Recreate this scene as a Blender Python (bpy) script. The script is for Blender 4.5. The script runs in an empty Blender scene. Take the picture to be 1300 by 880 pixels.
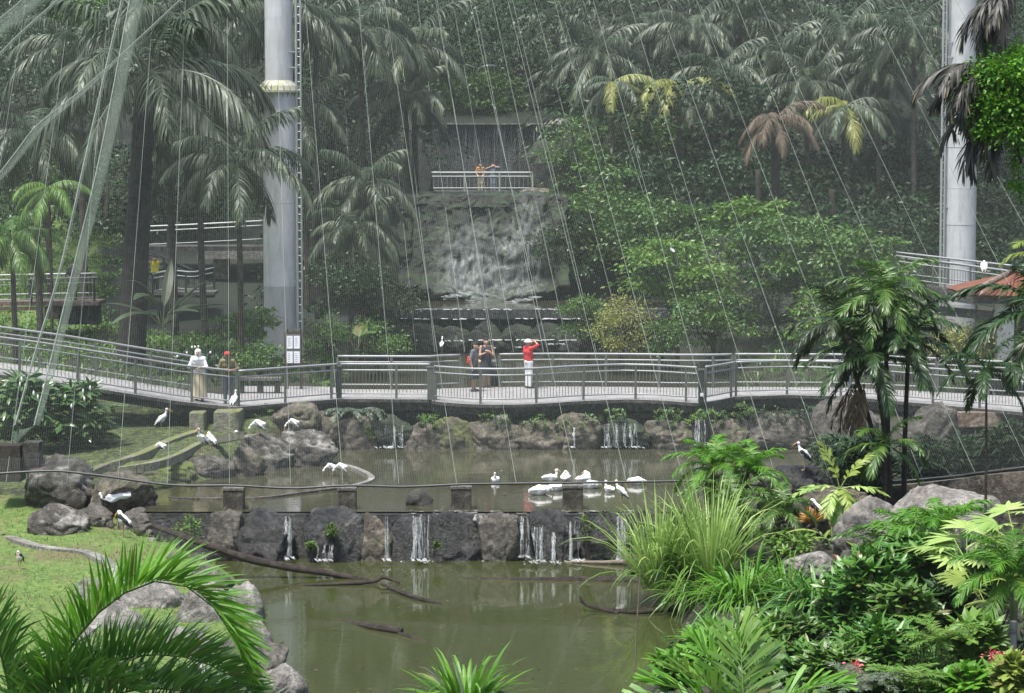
import bpy, bmesh, math, random
import numpy as np
from mathutils import Vector, Matrix, noise as mnoise
random.seed(7)
rng = np.random.default_rng(7)
R = math.radians
SC = bpy.context.scene
COL = SC.collection

# ------------------------------------------------------------------ camera model (world metres, z = 0 at the lower pond)
F, CAMZ, HZ = 3300.0, 10.5, 180.0
PITCH = math.atan((440 - HZ) / F)
cP, sP = math.cos(PITCH), math.sin(PITCH)
def ray(u, v):
    x, yv = (u - 650) / F, (440 - v) / F
    return (x, cP + yv * sP, -sP + yv * cP)
def P(u, v, d):
    r = ray(u, v); t = d / r[1]
    return Vector((r[0] * t, d, CAMZ + r[2] * t))
def G(u, v, z):
    r = ray(u, v); t = (z - CAMZ) / r[2]
    return Vector((r[0] * t, r[1] * t, z))

# ------------------------------------------------------------------ object helpers
def tag(o, label=None, cat=None, group=None, kind=None):
    if label: o['label'] = label
    if cat: o['category'] = cat
    if group: o['group'] = group
    if kind: o['kind'] = kind
    return o
def thing(name, label, cat, loc=(0, 0, 0), group=None, rz=0.0):
    o = bpy.data.objects.new(name, None); COL.objects.link(o)
    o.empty_display_size = 0.2
    o.location = loc; o.rotation_euler = (0, 0, rz)
    return tag(o, label, cat, group)
def link(name, me, parent=None, loc=(0, 0, 0)):
    o = bpy.data.objects.new(name, me); COL.objects.link(o)
    o.location = loc
    if parent: o.parent = parent
    return o
def kids(o): return [c for c in bpy.data.objects if c.parent == o]
def copy_tree(o, parent=None, ch=None):
    c = o.copy(); COL.objects.link(c); c.parent = parent
    for k in (o.children if ch is None else ch): copy_tree(k, c)
    return c

class MB:
    def __init__(s): s.V = []; s.Fq = []; s.n = 0
    def add(s, V, Fs):
        V = np.asarray(V, float).reshape(-1, 3)
        s.V.append(V)
        if isinstance(Fs, np.ndarray): s.Fq.extend((Fs + s.n).tolist())
        else: s.Fq.extend([[i + s.n for i in f] for f in Fs])
        s.n += len(V)
    def box(s, c, size, rz=0.0):
        x, y, z = [a / 2 for a in size]
        V = np.array([(-x,-y,-z),(x,-y,-z),(x,y,-z),(-x,y,-z),(-x,-y,z),(x,-y,z),(x,y,z),(-x,y,z)])
        ca, sa = math.cos(rz), math.sin(rz)
        V = V @ np.array([[ca, sa, 0], [-sa, ca, 0], [0, 0, 1]]) + np.array(c)
        s.add(V, [(0,3,2,1),(4,5,6,7),(0,1,5,4),(1,2,6,5),(2,3,7,6),(3,0,4,7)])
    def tube(s, pts, rad, sides=6, cap=True, flat=1.0):
        pts = np.array([tuple(p) for p in pts], float); n = len(pts)
        rad = np.full(n, rad, float) if np.isscalar(rad) else np.array(rad, float)
        T = np.gradient(pts, axis=0); T /= np.linalg.norm(T, axis=1)[:, None] + 1e-9
        up = np.array([0, 0, 1.0]) if abs(T[:, 2]).mean() < .8 else np.array([1.0, 0, 0])
        A = np.cross(T, up); A /= np.linalg.norm(A, axis=1)[:, None] + 1e-9
        B = np.cross(A, T)
        a = np.linspace(0, 2 * np.pi, sides, endpoint=False)
        ring = pts[:, None] + rad[:, None, None] * (np.cos(a)[None, :, None] * A[:, None] + flat * np.sin(a)[None, :, None] * B[:, None])
        Fs = []
        for i in range(n - 1):
            for j in range(sides):
                k = (j + 1) % sides
                Fs.append((i * sides + j, i * sides + k, (i + 1) * sides + k, (i + 1) * sides + j))
        if cap:
            Fs.append(tuple(range(sides))[::-1]); Fs.append(tuple((n - 1) * sides + j for j in range(sides)))
        s.add(ring.reshape(-1, 3), Fs)
    def lathe(s, prof, c=(0, 0, 0), sides=32):
        a = np.linspace(0, 2 * np.pi, sides, endpoint=False)
        V = [(c[0] + r * math.cos(t), c[1] + r * math.sin(t), c[2] + z) for r, z in prof for t in a]
        Fs = []
        for i in range(len(prof) - 1):
            for j in range(sides):
                k = (j + 1) % sides
                Fs.append((i * sides + j, i * sides + k, (i + 1) * sides + k, (i + 1) * sides + j))
        s.add(V, Fs)
    def prism(s, poly, z0, z1):
        n = len(poly)
        V = [(x, y, z0) for x, y in poly] + [(x, y, z1) for x, y in poly]
        s.add(V, [tuple(range(n))[::-1], tuple(range(n, 2 * n))] + [(i, (i + 1) % n, n + (i + 1) % n, n + i) for i in range(n)])
    def mesh(s, name, mat, smooth=False, off=(0, 0, 0)):
        me = bpy.data.meshes.new(name)
        V = (np.concatenate(s.V) if s.V else np.zeros((0, 3))) - np.array(tuple(off))
        me.from_pydata(V.tolist(), [], s.Fq)
        for m in (mat if isinstance(mat, (list, tuple)) else [mat]): me.materials.append(m)
        if smooth: me.polygons.foreach_set('use_smooth', [True] * len(me.polygons))
        me.update()
        return me
    def build(s, name, mat, parent=None, smooth=False, loc=None):
        """world-space vertices -> one object; local to the parent's (unrotated) location, or to loc when top level"""
        off = tuple(parent.location) if parent else (tuple(loc) if loc is not None else (0, 0, 0))
        return link(name, s.mesh(name, mat, smooth, off), parent, (0, 0, 0) if parent else off)

# ------------------------------------------------------------------ ribbons: blades, leaves, leaflets
def norm(a): return a / (np.linalg.norm(a, axis=-1, keepdims=True) + 1e-9)
PROF = {
    'grass': lambda t: np.clip(1.0 - t ** 2.2, 0, 1) * np.clip(t * 6 + .45, 0, 1),
    'leaf': lambda t: np.sin(np.pi * np.clip(t, 0, 1) ** .85) ** .8 + .03,
    'leaflet': lambda t: np.clip(np.minimum(1, t * 5 + .4), 0, 1) * np.clip(1.02 - t ** 3, 0, 1),
    'blunt': lambda t: np.clip(t * 1.1 + .12, 0, 1) * np.where(t > .99, .75, 1),
}
def ribbons(mb, base, d0, grav, L, W, side=None, segs=4, prof='grass', fold=0.0, twist=0.0):
    base = np.asarray(base, float); n = len(base)
    if n == 0: return
    d0 = norm(np.asarray(d0, float)); L = np.broadcast_to(L, (n,)); W = np.broadcast_to(W, (n,)); grav = np.broadcast_to(grav, (n,))
    t = np.linspace(0, 1, segs + 1)
    g = np.zeros((n, segs + 1, 3)); g[..., 2] = -(grav[:, None] * t[None, :])
    D = norm(d0[:, None, :] + g)
    mid = (D[:, :-1] + D[:, 1:]) / 2
    pos = np.concatenate([np.zeros((n, 1, 3)), np.cumsum(mid, axis=1)], axis=1) * (L / segs)[:, None, None] + base[:, None, :]
    if side is None:
        side = np.stack([-d0[:, 1], d0[:, 0], np.zeros(n)], 1)
        bad = np.linalg.norm(side, axis=1) < .05; side[bad] = (1, 0, 0)
    S = np.repeat(np.asarray(side, float)[:, None, :], segs + 1, axis=1)
    S = norm(S - (S * D).sum(-1, keepdims=True) * D)
    Nn = np.cross(S, D)
    if twist:
        a = rng.normal(0, twist, n)[:, None, None]
        S, Nn = S * np.cos(a) + Nn * np.sin(a), Nn * np.cos(a) - S * np.sin(a)
    w = (PROF[prof](t)[None, :] * W[:, None] / 2)[..., None]
    if fold:
        rows = np.stack([pos - S * w + Nn * w * fold, pos, pos + S * w + Nn * w * fold], 2); c = 3
    else:
        rows = np.stack([pos - S * w, pos + S * w], 2); c = 2
    V = rows.reshape(-1, 3)
    i = np.arange(n)[:, None, None] * (segs + 1) * c; r = np.arange(segs)[None, :, None] * c; k = np.arange(c - 1)[None, None, :]
    a = (i + r + k).reshape(-1)
    mb.add(V, np.stack([a, a + 1, a + 1 + c, a + c], 1))
def azel(az, el):
    return np.stack([np.cos(az) * np.cos(el), np.sin(az) * np.cos(el), np.sin(el)], -1)
def tuft(mb, base, n, L, W, el=(.6, 1.4), grav=(.8, 2), r0=.1, segs=5, prof='grass', fold=0.0, az=(0, 2 * math.pi), twist=.3):
    az_ = rng.uniform(az[0], az[1], n); e = rng.uniform(el[0], el[1], n)
    b = np.array(tuple(base)) + np.stack([np.cos(az_), np.sin(az_), np.zeros(n)], 1) * (rng.random(n) ** .6 * r0)[:, None]
    ribbons(mb, b, azel(az_, e), rng.uniform(grav[0], grav[1], n), rng.uniform(L[0], L[1], n), rng.uniform(W[0], W[1], n), segs=segs, prof=prof, fold=fold, twist=twist)
def frond(mb, pts, n, Ll, Lw, ang=(1.2, .5), lift=.15, grav=1.2, r=.02, start=.12, segs=4, jit=.12, prof='leaflet', rachis=True, lenprof=None):
    """pinnate palm frond along a polyline: n leaflets each side"""
    pts = np.array([tuple(p) for p in pts], float)
    seg = np.linalg.norm(np.diff(pts, axis=0), axis=1); cum = np.concatenate([[0], np.cumsum(seg)]); tot = cum[-1]
    def at(s):
        s = s * tot
        return np.stack([np.interp(s, cum, pts[:, k]) for k in range(3)], -1)
    if rachis:
        q = at(np.linspace(0, 1, 12)); mb.tube(q, np.linspace(r, r * .25, 12), 5)
    for sg in (-1, 1):
        s = np.linspace(start, .995, n) + rng.uniform(-.3, .3, n) / n; s = np.clip(s, 0, 1)
        b = at(s); T = norm(at(np.clip(s + .02, 0, 1.02)) - at(np.clip(s - .02, 0, 1)))
        S = norm(np.cross(T, np.array([0, 0, 1.0]))) * sg; N = np.cross(S, T) * sg
        a = np.interp(s, [start, 1], ang) + rng.normal(0, jit, n)
        d0 = T * np.cos(a)[:, None] + S * np.sin(a)[:, None] + N * (lift + rng.normal(0, jit, n))[:, None]
        tt = (s - start) / (1 - start)
        lp = (np.interp(tt, [0, .12, .5, .85, 1], [.45, .85, 1, .75, .4]) if lenprof is None else np.interp(tt, lenprof[0], lenprof[1]))
        ribbons(mb, b, d0, grav * rng.uniform(.6, 1.4, n), Ll * lp * rng.uniform(.85, 1.1, n), Lw * rng.uniform(.8, 1.15, n), side=T, segs=segs, prof=prof, twist=.25)
def arc(L, el0, droop, n=14, az=0.0, base=(0, 0, 0), power=1.0):
    """rachis polyline leaving base at elevation el0 and bending down by droop radians"""
    p = np.array(tuple(base), float); out = [p.copy()]
    for i in range(n):
        e = el0 - droop * ((i + .5) / n) ** power
        p = p + L / n * np.array([math.cos(az) * math.cos(e), math.sin(az) * math.cos(e), math.sin(e)]); out.append(p.copy())
    return out
def fan(mb, c, axis_az, axis_el, n, L, W, spread=2.6, grav=.5, tilt=0.0):
    """palmate fan leaf: n segments spread round the stalk axis"""
    a = np.linspace(-spread / 2, spread / 2, n) + rng.normal(0, .02, n)
    ax = azel(np.array(axis_az), np.array(axis_el)); sd = np.array([-math.sin(axis_az), math.cos(axis_az), 0])
    up = np.cross(ax, sd); sd = sd * math.cos(tilt) + up * math.sin(tilt)
    d0 = np.cos(a)[:, None] * ax + np.sin(a)[:, None] * sd
    sv = -np.sin(a)[:, None] * ax + np.cos(a)[:, None] * sd
    ribbons(mb, np.repeat(np.array([tuple(c)], float), n, 0), d0, grav * rng.uniform(.7, 1.3, n), L * (1 - .18 * (a / (spread / 2)) ** 2) * rng.uniform(.9, 1.05, n), W, side=sv, segs=4, prof='leaf', fold=.15)
def diamonds(mb, c, d, L, W, up=.7):
    """small leaves: one folded four-corner face each"""
    n = len(c); d = norm(d); rv = rng.normal(0, 1, (n, 3)); rv[:, 2] *= (1 - up)
    S = norm(rv - (rv * d).sum(1, keepdims=True) * d); N = np.cross(S, d); N *= np.sign(N[:, 2:3] + 1e-6)
    L = np.broadcast_to(L, (n,))[:, None]; W = np.broadcast_to(W, (n,))[:, None]
    V = np.stack([c, c + d * L * .45 - S * W / 2 + N * W * .12, c + d * L, c + d * L * .45 + S * W / 2 + N * W * .12], 1).reshape(-1, 3)
    i = np.arange(n) * 4
    mb.add(V, np.stack([i, i + 1, i + 2, i + 3], 1))
def clumps(mb, centers, rad, n, L, W, flat=.6, droop=.3):
    """leaf clumps: n leaves per centre, normally spread, pointing outwards"""
    centers = np.asarray(centers, float); m = len(centers)
    if m == 0: return
    rad = np.broadcast_to(rad, (m,))
    off = rng.normal(0, .5, (m, n, 3)); off[..., 2] *= flat
    c = centers[:, None] + off * rad[:, None, None]
    d = norm(off + rng.normal(0, .35, (m, n, 3))); d[..., 2] -= droop
    diamonds(mb, c.reshape(-1, 3), d.reshape(-1, 3), rng.uniform(.65, 1.2, m * n) * L, rng.uniform(.7, 1.2, m * n) * W)

# ------------------------------------------------------------------ implicit bodies (one continuous surface)
def sdf_mesh(caps, vox, k=.03, cuts=()):
    """caps: (p0, p1, r0, r1) round cones, blended; cuts: (point, normal) half-spaces removed"""
    A = np.array([c[0] for c in caps], float); B = np.array([c[1] for c in caps], float)
    rmax = max(max(c[2], c[3]) for c in caps)
    lo = np.minimum(A, B).min(0) - rmax - 3 * vox; hi = np.maximum(A, B).max(0) + rmax + 3 * vox
    N = np.ceil((hi - lo) / vox).astype(int) + 1
    D = np.full(N, 1.0)
    ax = [lo[i] + np.arange(N[i]) * vox for i in range(3)]
    for p0, p1, r0, r1 in caps:
        p0 = np.array(p0, float); p1 = np.array(p1, float); m = max(r0, r1) + 2 * k + 3 * vox
        a = np.maximum(0, np.floor((np.minimum(p0, p1) - m - lo) / vox).astype(int)); b = np.minimum(N, np.ceil((np.maximum(p0, p1) + m - lo) / vox).astype(int) + 1)
        X, Y, Z = np.meshgrid(ax[0][a[0]:b[0]], ax[1][a[1]:b[1]], ax[2][a[2]:b[2]], indexing='ij')
        d = p1 - p0; l2 = max(float(d @ d), 1e-9)
        h = np.clip(((X - p0[0]) * d[0] + (Y - p0[1]) * d[1] + (Z - p0[2]) * d[2]) / l2, 0, 1)
        e = np.sqrt((X - p0[0] - h * d[0]) ** 2 + (Y - p0[1] - h * d[1]) ** 2 + (Z - p0[2] - h * d[2]) ** 2) - (r0 + (r1 - r0) * h)
        s = D[a[0]:b[0], a[1]:b[1], a[2]:b[2]]
        hh = np.maximum(k - np.abs(s - e), 0) / k
        D[a[0]:b[0], a[1]:b[1], a[2]:b[2]] = np.minimum(s, e) - hh * hh * k * .25
    for pt, nn in cuts:
        X, Y, Z = np.meshgrid(*ax, indexing='ij')
        D = np.maximum(D, (X - pt[0]) * nn[0] + (Y - pt[1]) * nn[1] + (Z - pt[2]) * nn[2])
    ins = D < 0
    cnt = np.zeros(N - 1, int)
    corners = [(i, j, l) for i in (0, 1) for j in (0, 1) for l in (0, 1)]
    sl = lambda c: tuple(slice(c[q], N[q] - 1 + c[q]) for q in range(3))
    for c in corners: cnt += ins[sl(c)]
    act = (cnt > 0) & (cnt < 8)
    idx = -np.ones(N - 1, int); idx[act] = np.arange(act.sum())
    acc = np.zeros((act.sum(), 3)); num = np.zeros(act.sum())
    for c in corners:
        for q in range(3):
            if c[q]: continue
            c2 = list(c); c2[q] = 1
            d0 = D[sl(c)][act]; d1 = D[sl(tuple(c2))][act]
            x = (d0 < 0) != (d1 < 0)
            t = np.where(x, d0 / np.where(x, d0 - d1, 1), 0)
            p = np.repeat(np.array([c], float), len(t), 0); p[:, q] += t
            acc += p * x[:, None]; num += x
    V = (np.argwhere(act) + acc / np.maximum(num, 1)[:, None]) * vox + lo
    Fs = []
    for q in range(3):
        o1, o2 = [(1, 2), (2, 0), (0, 1)][q]
        s0 = [slice(0, None)] * 3; s0[q] = slice(0, -1); s1 = [slice(0, None)] * 3; s1[q] = slice(1, None)
        a, b = ins[tuple(s0)], ins[tuple(s1)]
        e = np.argwhere(a != b)
        ok = (e[:, o1] > 0) & (e[:, o2] > 0) & (e[:, o1] < N[o1] - 1) & (e[:, o2] < N[o2] - 1)
        e = e[ok]; fl = a[tuple(e.T)]
        def cell(d1, d2):
            f = e.copy(); f[:, o1] -= d1; f[:, o2] -= d2
            return idx[tuple(f.T)]
        Q = np.stack([cell(1, 1), cell(0, 1), cell(0, 0), cell(1, 0)], 1)
        Q[~fl] = Q[~fl][:, ::-1]
        Fs.append(Q)
    Fq = np.concatenate(Fs); Fq = Fq[(Fq >= 0).all(1)]
    return V, Fq
def body(name, caps, vox, mat, parent, k=.03, cuts=()):
    mb = MB(); V, Fq = sdf_mesh(caps, vox, k, cuts); mb.add(V, Fq)
    return link(name, mb.mesh(name, mat, True), parent)
# ------------------------------------------------------------------ materials
def newmat(name):
    m = bpy.data.materials.new(name); m.use_nodes = True
    nt = m.node_tree; nt.nodes.clear()
    out = nt.nodes.new('ShaderNodeOutputMaterial')
    return m, nt, out
def N_(nt, t, **kw):
    n = nt.nodes.new(t)
    for k, v in kw.items():
        if k in ('operation', 'blend_type', 'data_type', 'noise_dimensions', 'feature', 'wave_type', 'bands_direction', 'attribute_name', 'distance', 'sky_type'): setattr(n, k, v)
        else: n.inputs[k].default_value = v
    return n
def col4(c): return (c[0], c[1], c[2], 1)
def mixc(nt, fac, a, b):
    n = nt.nodes.new('ShaderNodeMix'); n.data_type = 'RGBA'
    for s, x in ((0, fac), (6, a), (7, b)):
        if isinstance(x, bpy.types.NodeSocket): nt.links.new(x, n.inputs[s])
        else: n.inputs[s].default_value = x if s == 0 else col4(x)
    return n.outputs[2]
def ramp(nt, src, stops):
    n = nt.nodes.new('ShaderNodeValToRGB'); e = n.color_ramp.elements
    while len(e) < len(stops): e.new(.5)
    for i, (p, c) in enumerate(stops):
        e[i].position = p; e[i].color = col4(c if isinstance(c, tuple) else (c, c, c))
    nt.links.new(src, n.inputs[0]); return n.outputs[0]
def noise(nt, scale, detail=4, rough=.6, vec=None, dist=0.0):
    n = N_(nt, 'ShaderNodeTexNoise', Scale=scale, Detail=detail, Roughness=rough, Distortion=dist)
    if vec is not None: nt.links.new(vec, n.inputs['Vector'])
    return n.outputs['Fac']
def texco(nt, which='Object', scale=None):
    c = nt.nodes.new('ShaderNodeTexCoord').outputs[which]
    if scale:
        m = nt.nodes.new('ShaderNodeMapping'); m.inputs['Scale'].default_value = scale; nt.links.new(c, m.inputs[0]); return m.outputs[0]
    return c
def math_(nt, op, a, b=None, clamp=False):
    n = nt.nodes.new('ShaderNodeMath'); n.operation = op; n.use_clamp = clamp
    for i, x in enumerate((a, b)):
        if x is None: continue
        if isinstance(x, bpy.types.NodeSocket): nt.links.new(x, n.inputs[i])
        else: n.inputs[i].default_value = x
    return n.outputs[0]
def finish(nt, out, color, rough=.6, metal=0.0, bump=None, bstr=.4, bdist=.03, spec=.5, trans=0.0, alpha=None, tcol=None):
    p = nt.nodes.new('ShaderNodeBsdfPrincipled')
    for k, x in (('Base Color', color), ('Roughness', rough), ('Metallic', metal), ('Specular IOR Level', spec)):
        if isinstance(x, bpy.types.NodeSocket): nt.links.new(x, p.inputs[k])
        else: p.inputs[k].default_value = col4(x) if k == 'Base Color' else x
    if bump is not None:
        b = nt.nodes.new('ShaderNodeBump'); b.inputs['Strength'].default_value = bstr; b.inputs['Distance'].default_value = bdist
        nt.links.new(bump, b.inputs['Height']); nt.links.new(b.outputs[0], p.inputs['Normal'])
    sh = p.outputs[0]
    if trans:
        t = nt.nodes.new('ShaderNodeBsdfTranslucent')
        c = tcol if tcol is not None else color
        if isinstance(c, bpy.types.NodeSocket): nt.links.new(c, t.inputs[0])
        else: t.inputs[0].default_value = col4(c)
        m = nt.nodes.new('ShaderNodeMixShader'); m.inputs[0].default_value = trans
        nt.links.new(sh, m.inputs[1]); nt.links.new(t.outputs[0], m.inputs[2]); sh = m.outputs[0]
    if alpha is not None:
        t = nt.nodes.new('ShaderNodeBsdfTransparent'); m = nt.nodes.new('ShaderNodeMixShader')
        if isinstance(alpha, bpy.types.NodeSocket): nt.links.new(alpha, m.inputs[0])
        else: m.inputs[0].default_value = alpha
        nt.links.new(t.outputs[0], m.inputs[1]); nt.links.new(sh, m.inputs[2]); sh = m.outputs[0]
    nt.links.new(sh, out.inputs['Surface'])
def m_leaf(name, c1, c2, rough=.42, trans=.22, c3=None, spec=.5, nscale=.8, dry=.8):
    """per-leaf variation between two greens, a slow variation over the plant, thin-leaf translucency"""
    m, nt, out = newmat(name)
    rnd = nt.nodes.new('ShaderNodeNewGeometry').outputs['Random Per Island']
    oi = nt.nodes.new('ShaderNodeObjectInfo').outputs['Random']
    c = mixc(nt, rnd, c1, c2)
    nz = noise(nt, nscale, 2, .5, texco(nt, 'Object'))
    c = mixc(nt, ramp(nt, nz, [(.35, 0.0), (.7, .75)]), c, c3 or tuple(x * .55 for x in c1))
    c = mixc(nt, math_(nt, 'MULTIPLY', oi, .35), c, tuple(x * .8 for x in c2))
    c = mixc(nt, ramp(nt, rnd, [(.955, 0.0), (.975, dry)]), c, (.16, .13, .05))     # a few yellowed, dry leaves
    finish(nt, out, c, rough, trans=trans, spec=spec)
    return m
def m_rock(name, dark, light, moss=None, moss_amt=.5, rough=.75, scale=1.0, stain=None):
    m, nt, out = newmat(name)
    tc = texco(nt, 'Object')
    n1 = noise(nt, 1.3 * scale, 8, .65, tc, .6); n2 = noise(nt, 9 * scale, 6, .7, tc); n3 = noise(nt, 38 * scale, 3, .6, tc)
    c = ramp(nt, n1, [(.36, dark), (.5, tuple((a + b) / 2 for a, b in zip(dark, light))), (.6, light)])
    c = mixc(nt, ramp(nt, n2, [(.42, 0.0), (.62, .8)]), c, tuple(x * .5 for x in dark))
    c = mixc(nt, ramp(nt, n3, [(.55, 0.0), (.75, .3)]), c, tuple(min(.6, x * 1.4) for x in light))
    if stain:
        st = noise(nt, 5, 5, .7, texco(nt, 'Object', (1.6, 1.6, .22)))
        c = mixc(nt, ramp(nt, st, [(.55, 0.0), (.66, .75)]), c, stain)
    if moss:
        g = nt.nodes.new('ShaderNodeNewGeometry').outputs['Normal']
        sx = nt.nodes.new('ShaderNodeSeparateXYZ'); nt.links.new(g, sx.inputs[0])
        f = math_(nt, 'MULTIPLY', ramp(nt, sx.outputs[2], [(.1, .25), (.8, 1.0)]), ramp(nt, noise(nt, 2.1, 6, .7, tc), [(.62 - moss_amt * .25, 0.0), (.74 - moss_amt * .2, 1.0)]))
        c = mixc(nt, f, c, moss)
    hgt = math_(nt, 'ADD', n2, math_(nt, 'MULTIPLY', n3, .5))
    finish(nt, out, c, rough, bump=hgt, bstr=1.0, bdist=.09)
    return m
def m_plain(name, c, rough=.5, metal=0.0, var=.25, scale=6, bstr=.15, spec=.5):
    m, nt, out = newmat(name)
    n = noise(nt, scale, 5, .65, texco(nt, 'Object'))
    cc = ramp(nt, n, [(.3, tuple(x * (1 - var) for x in c)), (.7, tuple(min(1, x * (1 + var * .5)) for x in c))])
    finish(nt, out, cc, rough, metal, bump=n, bstr=bstr, bdist=.01, spec=spec)
    return m
M = {}
M['grass'] = m_leaf('grass_blade', (.065, .15, .018), (.16, .27, .045), .6, .3, c3=(.15, .15, .05))
M['steel'] = m_plain('brushed_steel', (.3, .31, .31), .55, .4, .15, 8)
M['steel_dk'] = m_plain('weathered_steel_post', (.14, .15, .13), .5, .4, .25, 5)
M['steel_white'] = m_plain('pale_painted_steel', (.36, .38, .37), .45, .2, .15)
M['iron'] = m_plain('dark_iron', (.035, .042, .042), .5, .3, .3)
M['rope'] = m_plain('pale_rope', (.16, .19, .165), .8, 0, .3, 3)
M['net'] = m_plain('net_twine', (.17, .2, .19), .8, 0, .1)
M['cable'] = m_plain('black_rubber_cable', (.03, .032, .032), .45, 0, .3)
M['wood_dk'] = m_plain('dark_stained_wood', (.055, .03, .02), .6, 0, .4, 12)
M['bark'] = m_rock('bark', (.035, .026, .018), (.13, .105, .075), None, scale=2.5)
M['bark_dk'] = m_rock('dark_fibrous_bark', (.018, .014, .010), (.06, .048, .035), (.05, .07, .025), .2, scale=2.2)
M['log'] = m_rock('wet_log', (.02, .014, .010), (.13, .095, .07), None, rough=.55, scale=4)
M['twig'] = m_plain('grey_twig', (.16, .13, .10), .8, 0, .4)
M['palm_stem'] = m_plain('palm_stem', (.14, .17, .07), .55, 0, .45, 7)
M['rock'] = m_rock('grey_boulder', (.05, .046, .04), (.22, .2, .17), (.07, .09, .03), .25)
M['rock_pale'] = m_rock('pale_boulder', (.16, .15, .135), (.42, .4, .36), None)
M['rock_splash_lit_top'] = m_rock('boulder_droppings_and_lit_top', (.032, .029, .025), (.17, .155, .13), (.36, .35, .32), .5, stain=(.045, .04, .035))  # pale upward faces: droppings, plus light from above put into the colour
M['rock_wet'] = m_rock('wet_boulder', (.012, .013, .014), (.105, .104, .10), (.045, .075, .014), .2, rough=.3, stain=(.010, .011, .012))
M['rock_brown'] = m_rock('brown_mossy_rock', (.055, .046, .035), (.26, .225, .175), (.07, .10, .025), .45)
M['rock_moss'] = m_rock('very_mossy_rock', (.05, .045, .03), (.18, .16, .11), (.13, .17, .03), .9)
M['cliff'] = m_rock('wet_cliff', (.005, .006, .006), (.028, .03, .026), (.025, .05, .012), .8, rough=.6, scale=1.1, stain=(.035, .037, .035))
M['concrete'] = m_rock('aged_concrete', (.13, .125, .11), (.27, .26, .23), None, stain=(.07, .065, .055))
M['concrete_moss'] = m_rock('mossy_concrete', (.17, .16, .125), (.34, .33, .26), (.17, .21, .03), .8, stain=(.11, .12, .04))
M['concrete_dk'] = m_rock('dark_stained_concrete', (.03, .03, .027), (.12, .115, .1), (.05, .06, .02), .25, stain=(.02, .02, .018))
M['post_wood'] = m_rock('mossy_post_concrete', (.06, .052, .038), (.34, .3, .23), (.09, .11, .03), .3, scale=1.6)
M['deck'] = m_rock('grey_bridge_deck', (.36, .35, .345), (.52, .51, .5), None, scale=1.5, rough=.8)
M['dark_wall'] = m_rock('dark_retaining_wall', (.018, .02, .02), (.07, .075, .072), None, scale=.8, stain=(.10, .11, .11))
M['white_dropping'] = m_plain('white_droppings', (.85, .85, .84), .8, 0, .06)
M['white_feather'] = m_plain('white_feather', (.72, .72, .70), .75, 0, .10, 14)
M['black_feather'] = m_plain('black_feather', (.018, .018, .022), .5, 0, .3, 14)
M['bill'] = m_plain('yellow_bill', (.55, .33, .06), .45)
M['bird_leg'] = m_plain('pinkish_leg', (.42, .27, .2), .6)
M['bird_face'] = m_plain('red_face', (.5, .07, .04), .5)
M['paper'] = m_plain('white_notice', (.78, .79, .82), .4, 0, .04)
M['ink'] = m_plain('dark_ink', (.12, .12, .13), .6)
M['foam'] = m_plain('white_foam', (.8, .82, .82), .7, 0, .1)
M['foam_dim'] = m_plain('grey_foam', (.32, .34, .34), .8)
M['pipe'] = m_plain('grey_pipe', (.2, .215, .23), .5, .1, .2)
M['tile'] = m_rock('red_roof_tile', (.26, .075, .035), (.42, .15, .08), (.16, .12, .07), .2, scale=3)
M['white_wall'] = m_plain('white_plaster', (.62, .61, .58), .7, 0, .2, 3)
M['rust'] = m_rock('rusty_concrete', (.16, .09, .05), (.36, .3, .24), None, stain=(.14, .06, .03))
# leaves
M['leaf_mid'] = m_leaf('leaf_mid_green', (.045, .12, .018), (.11, .21, .032))
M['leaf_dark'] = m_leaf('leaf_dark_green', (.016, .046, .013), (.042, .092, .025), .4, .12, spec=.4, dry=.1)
M['leaf_deep'] = m_leaf('leaf_green_with_shade', (.007, .020, .008), (.022, .050, .016), .6, .12, spec=.2, dry=.05)  # greens darkened to stand in for canopy shade on the hillside
M['leaf_light'] = m_leaf('leaf_light_green', (.085, .19, .025), (.17, .31, .045), .45, .3)
M['leaf_lime'] = m_leaf('leaf_lime', (.17, .25, .035), (.28, .36, .07), .45, .3, c3=(.12, .2, .035))
M['leaf_yellow'] = m_leaf('leaf_yellow_green', (.24, .26, .055), (.36, .37, .11), .45, .3, c3=(.15, .19, .045))
M['leaf_pale'] = m_leaf('leaf_pale_variegated', (.27, .42, .09), (.46, .58, .2), .5, .35, c3=(.15, .3, .05))
M['leaf_bright'] = m_leaf('leaf_bright_green', (.06, .2, .012), (.15, .35, .025), .5, .35, c3=(.04, .13, .012))
M['leaf_gloss'] = m_leaf('leaf_glossy_green', (.03, .11, .014), (.095, .23, .03), .42, .2, c3=(.05, .15, .02))
M['leaf_grey'] = m_leaf('leaf_grey_green', (.04, .075, .034), (.15, .185, .12), .46, .25, c3=(.035, .06, .028), spec=.55)
M['leaf_grey_dk'] = m_leaf('leaf_dull_green', (.024, .048, .02), (.075, .11, .055), .46, .22, spec=.5, dry=.25)
M['leaf_dead'] = m_leaf('leaf_dead_brown', (.085, .065, .042), (.17, .135, .09), .7, .15, c3=(.08, .05, .03))
M['leaf_dead_dk'] = m_leaf('leaf_dead_charcoal', (.022, .022, .020), (.075, .072, .062), .55, .08)
M['leaf_orange'] = m_leaf('leaf_orange', (.4, .13, .03), (.5, .3, .05), .45, .25, c3=(.25, .22, .04))
M['leaf_pink'] = m_leaf('leaf_twiggy_pinkish', (.17, .13, .11), (.2, .2, .14), .6, .2)
M['flower_red'] = m_leaf('flower_red', (.5, .03, .05), (.7, .2, .2), .5, .2, c3=(.4, .02, .04))
M['flower_white'] = m_plain('flower_white', (.8, .8, .74), .6, 0, .08)
M['lily'] = m_leaf('leaf_lily', (.04, .11, .03), (.12, .2, .075), .26, .14)
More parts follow.
